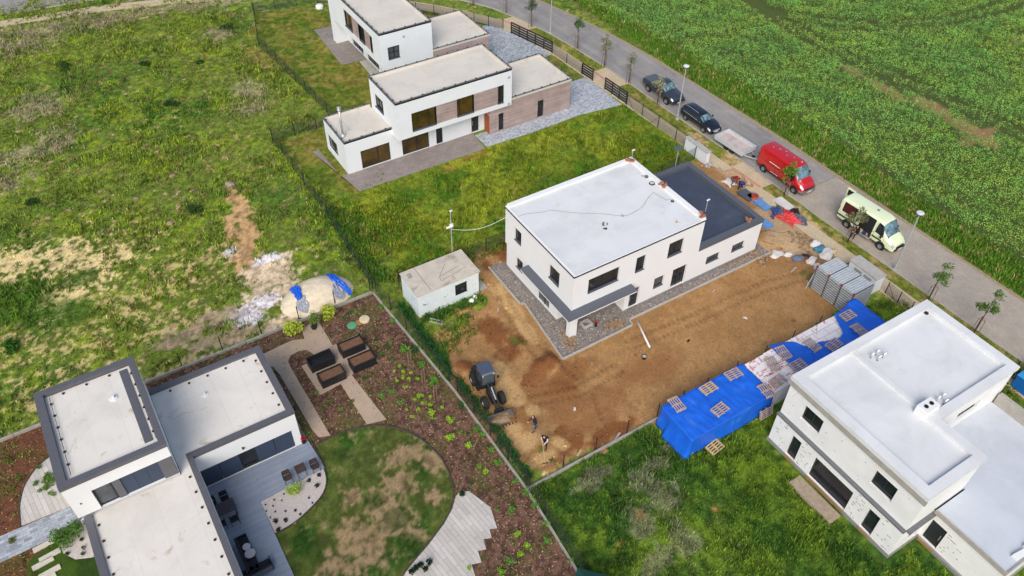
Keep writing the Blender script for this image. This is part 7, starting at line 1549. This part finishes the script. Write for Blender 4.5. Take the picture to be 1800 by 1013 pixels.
MB().rbox((.02,0,2.40), (1.12,1.04,.1)).build('cab_roof', MT['cabroof'], t, bevel=.05); MB().rbox((.56,0,2.36), (.2,.98,.06), ry=.35).build('visor', MT['greybump'], t, bevel=.01)
for s in (-1,1): MB().rbox((.75,s*.72,1.9), (.05,.16,.28)).build('mirror', MT['plastic'], t, bevel=.01); MB().rbox((.66,s*.42,2.3), (.1,.14,.1)).build('work_light', MT['lamp'], t, bevel=.01)
sb = MB().rbox((-.1,0,1.2), (.5,.5,.12)).build('seat', MT['plastic'], t, bevel=.03); MB().rbox((.35,0,1.45), (.05,.35,.35), ry=-.5).build('steering_wheel', MT['plastic'], t, bevel=.02)
MB().rbox((1.35,0,.75), (1.3,.5,.5)).build('front_frame', MT['dirtyblack'], t, bevel=.05)
for s in (-.12,.12): MB().tube([(.75,s,1.5),(1.5,s,1.35),(2.3,s,.75),(2.75,s,.35)], [.075,.09,.085,.07], 6).build('lift_arm', MT['dirtyblack'], t)
MB().tube([(1.0,0,1.0),(1.9,0,.95)], .06, 8).build('hydraulic_ram', MT['steel'], t); MB().tube([(1.2,0,1.55),(2.1,0,1.15)], .05, 8).build('hydraulic_ram', MT['steel'], t); MB().rbox((2.65,0,.5), (.16,.7,.5)).build('quick_coupler', MT['dirtyblack'], t, bevel=.02)
vs, fs = [], []; prof = [(3.65,.03),(3.1,.04),(2.86,.14),(2.78,.36),(2.84,.58),(3.0,.7)]
for x_, z_ in prof:
    for y_ in (-.95,.95): vs.append((x_, y_, z_))
for i in range(len(prof)-1): fs.append((2*i, 2*i+1, 2*i+3, 2*i+2))
fs.append(tuple(range(0, 12, 2))); fs.append(tuple(range(11, 0, -2)))
bk = MB().add(vs, fs).build('bucket', MT['bucketm'], t, fixn=False); sd = bk.modifiers.new('th', 'SOLIDIFY'); sd.thickness = .035
for k in range(8): MB().rbox((3.72,-.88+.25*k,.05), (.2,.07,.03)).build('bucket_tooth', MT['dirtyblack'], bk)
MB().blob((3.15,0,.16), (.42,.85,.2), 3, .15, 2, .05).build('sand_load', MT['tanstone'], bk)
for x_, r_ in ((-.75,.5),(1.6,.5)):
    for s in (-1,1): wheel(t, x_, s*.66, r_, .36, .45)
# tracks left by its tyres
# ---------------------------------------------------------------- people
MT['skin'] = mat('skin', s2l(205,155,130), .6, var=.05); MT['hair'] = mat('dark_hair', (.02,.015,.012), .8)
CL = {'navy': mat('navy_workwear', s2l(28,34,56), .9, var=.15), 'jeans': mat('faded_jeans', s2l(88,108,132), .9, var=.12), 'blk': mat('black_workwear', s2l(20,22,28), .9, var=.15), 'blue': mat('blue_workwear', s2l(34,70,150), .9, var=.12), 'redc': mat('dark_red_top', s2l(150,40,48), .9, var=.12), 'boot': mat('dark_boot', (.03,.025,.02), .8), 'whitec': mat('white_sleeve', s2l(215,215,220), .9), 'greyc': mat('grey_trousers', s2l(90,94,104), .9, var=.12)}
def capsule(b, p, q, r0, r1):
    p, q = Vector(p), Vector(q); d = (q-p); n = 5
    pts, rs = [], []
    u = d.normalized() if d.length > 1e-5 else Vector((0,0,1))
    for k in range(-2, 1): a = k/2*PI/2; pts.append(p+u*(math.sin(a)*r0)); rs.append(max(.001, math.cos(a)*r0))
    for k in range(0, 3): a = k/2*PI/2; pts.append(q+u*(math.sin(a)*r1)); rs.append(max(.001, math.cos(a)*r1))
    b.tube(pts, rs, 10)
def person(label, loc, rz, J, top, legs, sleeve=None, hairmat='hair'):
    """J: joints in local metres, x forward; one welded body surface, coloured by the nearest limb"""
    t = thing('person', label, 'person', loc, rz); b = MB(); segs = []
    def seg(a, c, r0, r1, m): capsule(b, J[a] if isinstance(a, str) else a, J[c] if isinstance(c, str) else c, r0, r1); segs.append((Vector(J[a] if isinstance(a, str) else a), Vector(J[c] if isinstance(c, str) else c), m, max(r0, r1)))
    V3 = Vector; ch, pv, hd, nk = V3(J['chest']), V3(J['pelvis']), V3(J['head']), V3(J['neck'])
    side = (V3(J['shR'])-V3(J['shL'])).normalized()
    seg(tuple(pv-side*.07), tuple(pv+side*.07), .125, .125, legs); seg('pelvis', 'chest', .135, .155, top); seg(tuple(ch-side*.1), tuple(ch+side*.1), .13, .13, top)
    seg('shL', 'shR', .085, .085, top); seg('chest', 'neck', .12, .065, top); seg('neck', 'head', .055, .06, 'skin')
    up = (hd-nk).normalized(); fwd = side.cross(up)*-1; fwd = V3(J.get('face', tuple(fwd))).normalized()
    seg(tuple(hd), tuple(hd+up*.07), .088, .092, 'skin'); seg(tuple(hd+fwd*.05-up*.05), tuple(hd+fwd*.06-up*.02), .05, .05, 'skin'); seg(tuple(hd+fwd*.085+up*.005), tuple(hd+fwd*.108-up*.012), .014, .016, 'skin')
    for s in (-1,1): e = hd+side*s*.09+up*.01; seg(tuple(e-up*.02), tuple(e+up*.02), .016, .018, 'skin')
    for S in 'LR':
        seg('sh'+S, 'el'+S, .058, .048, sleeve or top); seg('el'+S, 'wr'+S, .046, .034, sleeve or top); w_, h_ = V3(J['wr'+S]), V3(J['hd'+S]); dr = (h_-w_).normalized(); sd = dr.cross(V3((0,0,1))); sd = sd.normalized() if sd.length > .01 else V3((0,1,0)); nr = sd.cross(dr)
        pl = w_+dr*.07
        for q in (-1,0,1): seg(tuple(w_+dr*.01+sd*q*.012), tuple(pl+sd*q*.024), .02, .018, 'skin')
        for q, (o_, l_) in enumerate([(-.033,.062),(-.011,.075),(.011,.07),(.033,.052)]):
            k0 = pl+sd*o_+dr*.012; k1 = k0+dr*l_*.5-nr*.008; k2 = k1+dr*l_*.35-nr*.03; seg(tuple(k0), tuple(k1), .0105, .0095, 'skin'); seg(tuple(k1), tuple(k2), .0095, .008, 'skin')
        th = w_+dr*.02-sd*.03; seg(tuple(th), tuple(th+dr*.04-sd*.028), .014, .011, 'skin'); seg(tuple(th+dr*.04-sd*.028), tuple(th+dr*.07-sd*.02-nr*.012), .011, .009, 'skin')
        seg('hip'+S, 'kn'+S, .095, .065, legs); seg('kn'+S, 'an'+S, .062, .045, legs); a_ = V3(J['an'+S]); f_ = V3(J['toe'+S]); seg(tuple(a_-(f_-a_)*.25+V3((0,0,-.03))), tuple(f_), .045, .04, 'boot')
    o = b.build('body', [MT['skin']], t); rm = o.modifiers.new('weld', 'REMESH'); rm.mode = 'VOXEL'; rm.voxel_size = .011; rm.use_smooth_shade = True
    dg = bpy.context.evaluated_depsgraph_get(); me = bpy.data.meshes.new_from_object(o.evaluated_get(dg)); o.modifiers.clear(); o.data = me
    names = ['skin', top, legs, 'boot', sleeve or top]; me.materials.clear()
    for n_ in names: me.materials.append(MT['skin'] if n_ == 'skin' else CL[n_])
    nv = len(me.polygons); cen = np.zeros(nv*3); me.polygons.foreach_get('center', cen); cen = cen.reshape(-1, 3); best = np.full(nv, 9e9); idx = np.zeros(nv, int)
    for p, q, m_, r_ in segs:
        p_, q_ = np.array(p), np.array(q); d_ = q_-p_; tt_ = np.clip(((cen-p_)@d_)/max(1e-9, d_@d_), 0, 1); ds = np.linalg.norm(cen-p_-tt_[:, None]*d_, axis=1)-r_
        k = ds < best; best[k] = ds[k]; idx[k] = names.index(m_)
    me.polygons.foreach_set('material_index', idx.astype(np.int32)); me.update()
    b = MB(); b.blob(tuple(hd+up*.055-fwd*.02), (.103,.103,.098), 2, .05, 2); b.build('hair', MT[hairmat], t, smooth=True)
    for s in (-1,1): MB().blob(tuple(hd+fwd*.088+side*s*.033+up*.03), (.012,.012,.009), 1, 0, 1).build('eye', MT['hair'], t)
    MB().blob(tuple(hd+fwd*.10-up*.045), (.012,.022,.006), 1, 0, 1).build('mouth', MT['redprint'], t)
    return t
stand = dict(pelvis=(0,0,.93), chest=(.02,0,1.3), neck=(.03,0,1.5), head=(.05,0,1.62), shL=(.02,.19,1.43), shR=(.02,-.19,1.43), hipL=(0,.09,.9), hipR=(0,-.09,.9), knL=(.03,.11,.5), knR=(.03,-.11,.5), anL=(-.02,.12,.09), anR=(-.02,-.12,.09), toeL=(.13,.13,.045), toeR=(.13,-.13,.045),
    elL=(.0,.25,1.16), elR=(.0,-.25,1.16), wrL=(.16,.23,.95), wrR=(.16,-.23,.95), hdL=(.24,.22,.88), hdR=(.24,-.22,.88), face=(1,0,-.1))
g = lambda px, py: (*at2(px, py), .02)
J = dict(stand); J.update(chest=(.06,0,1.28), neck=(.10,0,1.47), head=(.15,0,1.58), shL=(.06,.19,1.41), shR=(.06,-.19,1.41), knL=(.12,.10,.5), anR=(-.18,-.11,.1), toeR=(-.04,-.12,.045), knR=(-.02,-.1,.5), anL=(.1,.12,.09), toeL=(.25,.13,.045), elR=(.2,-.28,1.15), wrR=(.42,-.2,1.05), hdR=(.5,-.16,1.0))
t = person('man in a dark navy jacket and faded jeans standing by the loader bucket', g(940,757), math.radians(170), J, 'navy', 'jeans')
J = dict(stand); J.update(pelvis=(-.02,0,.92), chest=(.12,0,1.25), neck=(.2,0,1.42), head=(.27,0,1.51), shL=(.14,.19,1.36), shR=(.14,-.19,1.36), elL=(.24,.22,1.1), wrL=(.42,.10,.98), hdL=(.5,.06,.95), elR=(.2,-.26,1.12), wrR=(.38,-.1,1.12), hdR=(.46,-.05,1.08), knL=(.14,.12,.5), anL=(.14,.14,.09), toeL=(.29,.15,.045), knR=(-.06,-.11,.5), anR=(-.22,-.13,.1), toeR=(-.08,-.14,.045), face=(.8,0,-.6))
x_, y_, _ = g(958,786); t = person('worker in black with white sleeves raking the soil near the bottom fence', (x_, y_, .02), math.radians(215), J, 'blk', 'blk', sleeve='whitec')
r = thing('rake', 'long pale handled rake held by the worker in black', 'rake', (x_, y_, .02), math.radians(215)); MB().tube([(.3,-.2,1.35),(.5,-.02,1.0),(1.25,.5,.05)], .018, 6).build('handle', MT['pallet_new'], r); MB().rbox((1.27,.52,.04), (.04,.4,.04), rz=.6).build('head', MT['black'], r)
for k in range(6): MB().rbox((1.27-.02*k+.05,.36+.06*k,.01), (.015,.015,.06)).build('tine', MT['black'], r)
bend = dict(pelvis=(-.15,0,.82), chest=(.2,0,1.0), neck=(.36,0,1.0), head=(.46,0,.96), shL=(.27,.19,1.0), shR=(.27,-.19,1.0), hipL=(-.15,.09,.8), hipR=(-.15,-.09,.8), knL=(.05,.12,.46), knR=(.05,-.12,.46), anL=(-.1,.14,.09), anR=(-.1,-.14,.09), toeL=(.05,.15,.045), toeR=(.05,-.15,.045), elL=(.32,.24,.74), elR=(.32,-.24,.74), wrL=(.42,.16,.52), wrR=(.42,-.16,.52), hdL=(.46,.14,.44), hdR=(.46,-.14,.44), face=(.4,0,-.9))
person('worker in blue top and dark trousers bending over behind the dark garage roof', g(1300,334), math.radians(250), bend, 'blue', 'blk')
person('worker in dark red top bending next to the white bag heap', g(1287,326), math.radians(300), bend, 'redc', 'greyc')
person('worker in blue overalls stooping by the garage corner towards the red sheet', g(1358,384), math.radians(-15), bend, 'blue', 'blue')
x_, y_ = 56.62, 30.95+.0; sit = dict(pelvis=(-.05,0,.55), chest=(.02,0,.9), neck=(.08,0,1.1), head=(.13,0,1.22), shL=(.05,.19,1.03), shR=(.05,-.19,1.03), hipL=(0,.1,.52), hipR=(0,-.1,.52), knL=(.42,.14,.55), knR=(.42,-.14,.55), anL=(.45,.15,.12), anR=(.45,-.15,.12), toeL=(.58,.16,.06), toeR=(.58,-.16,.06), elL=(.12,.26,.8), elR=(.12,-.26,.8), wrL=(.34,.16,.72), wrR=(.34,-.16,.72), hdL=(.42,.12,.7), hdR=(.42,-.12,.7), face=(.9,0,-.4))
person('worker in dark clothes sitting in the open side door of the lime van', (x_-.12, y_, -.02), math.radians(180), sit, 'navy', 'blk')
# ================================================================== LIGHT
w = bpy.data.worlds.new('World'); sc.world = w; w.use_nodes = True
nt = w.node_tree; bg = nt.nodes['Background']
sky = nt.nodes.new('ShaderNodeTexSky'); sky.sky_type = 'NISHITA'; sky.sun_disc = False
SUN_EL, SUN_AZ = math.radians(42), math.radians(222)
sky.sun_elevation = SUN_EL; sky.sun_rotation = SUN_AZ
sky.air_density = 1.0; sky.dust_density = 3.0; sky.ozone_density = 1.0
nt.links.new(sky.outputs[0], bg.inputs[0]); bg.inputs[1].default_value = 0.125
sl = bpy.data.lights.new('sun', 'SUN'); sl.energy = 1.75; sl.angle = math.radians(38); sl.color = (1.0, 0.965, 0.92)
so_ = bpy.data.objects.new('sun', sl); COL.objects.link(so_)
# sun_rotation: azimuth measured clockwise from +Y
d = Vector((math.sin(SUN_AZ)*math.cos(SUN_EL), math.cos(SUN_AZ)*math.cos(SUN_EL), math.sin(SUN_EL)))
so_.rotation_euler = d.to_track_quat('Z', 'Y').to_euler(); so_.location = (0, 0, 60)
sc.view_settings.view_transform = 'Standard'; sc.view_settings.look = 'None'
sc.view_settings.gamma = 1; sc.view_settings.use_curve_mapping = False
sc.view_settings.exposure = 0.38
sc.cycles.max_bounces = 5; sc.cycles.transparent_max_bounces = 6
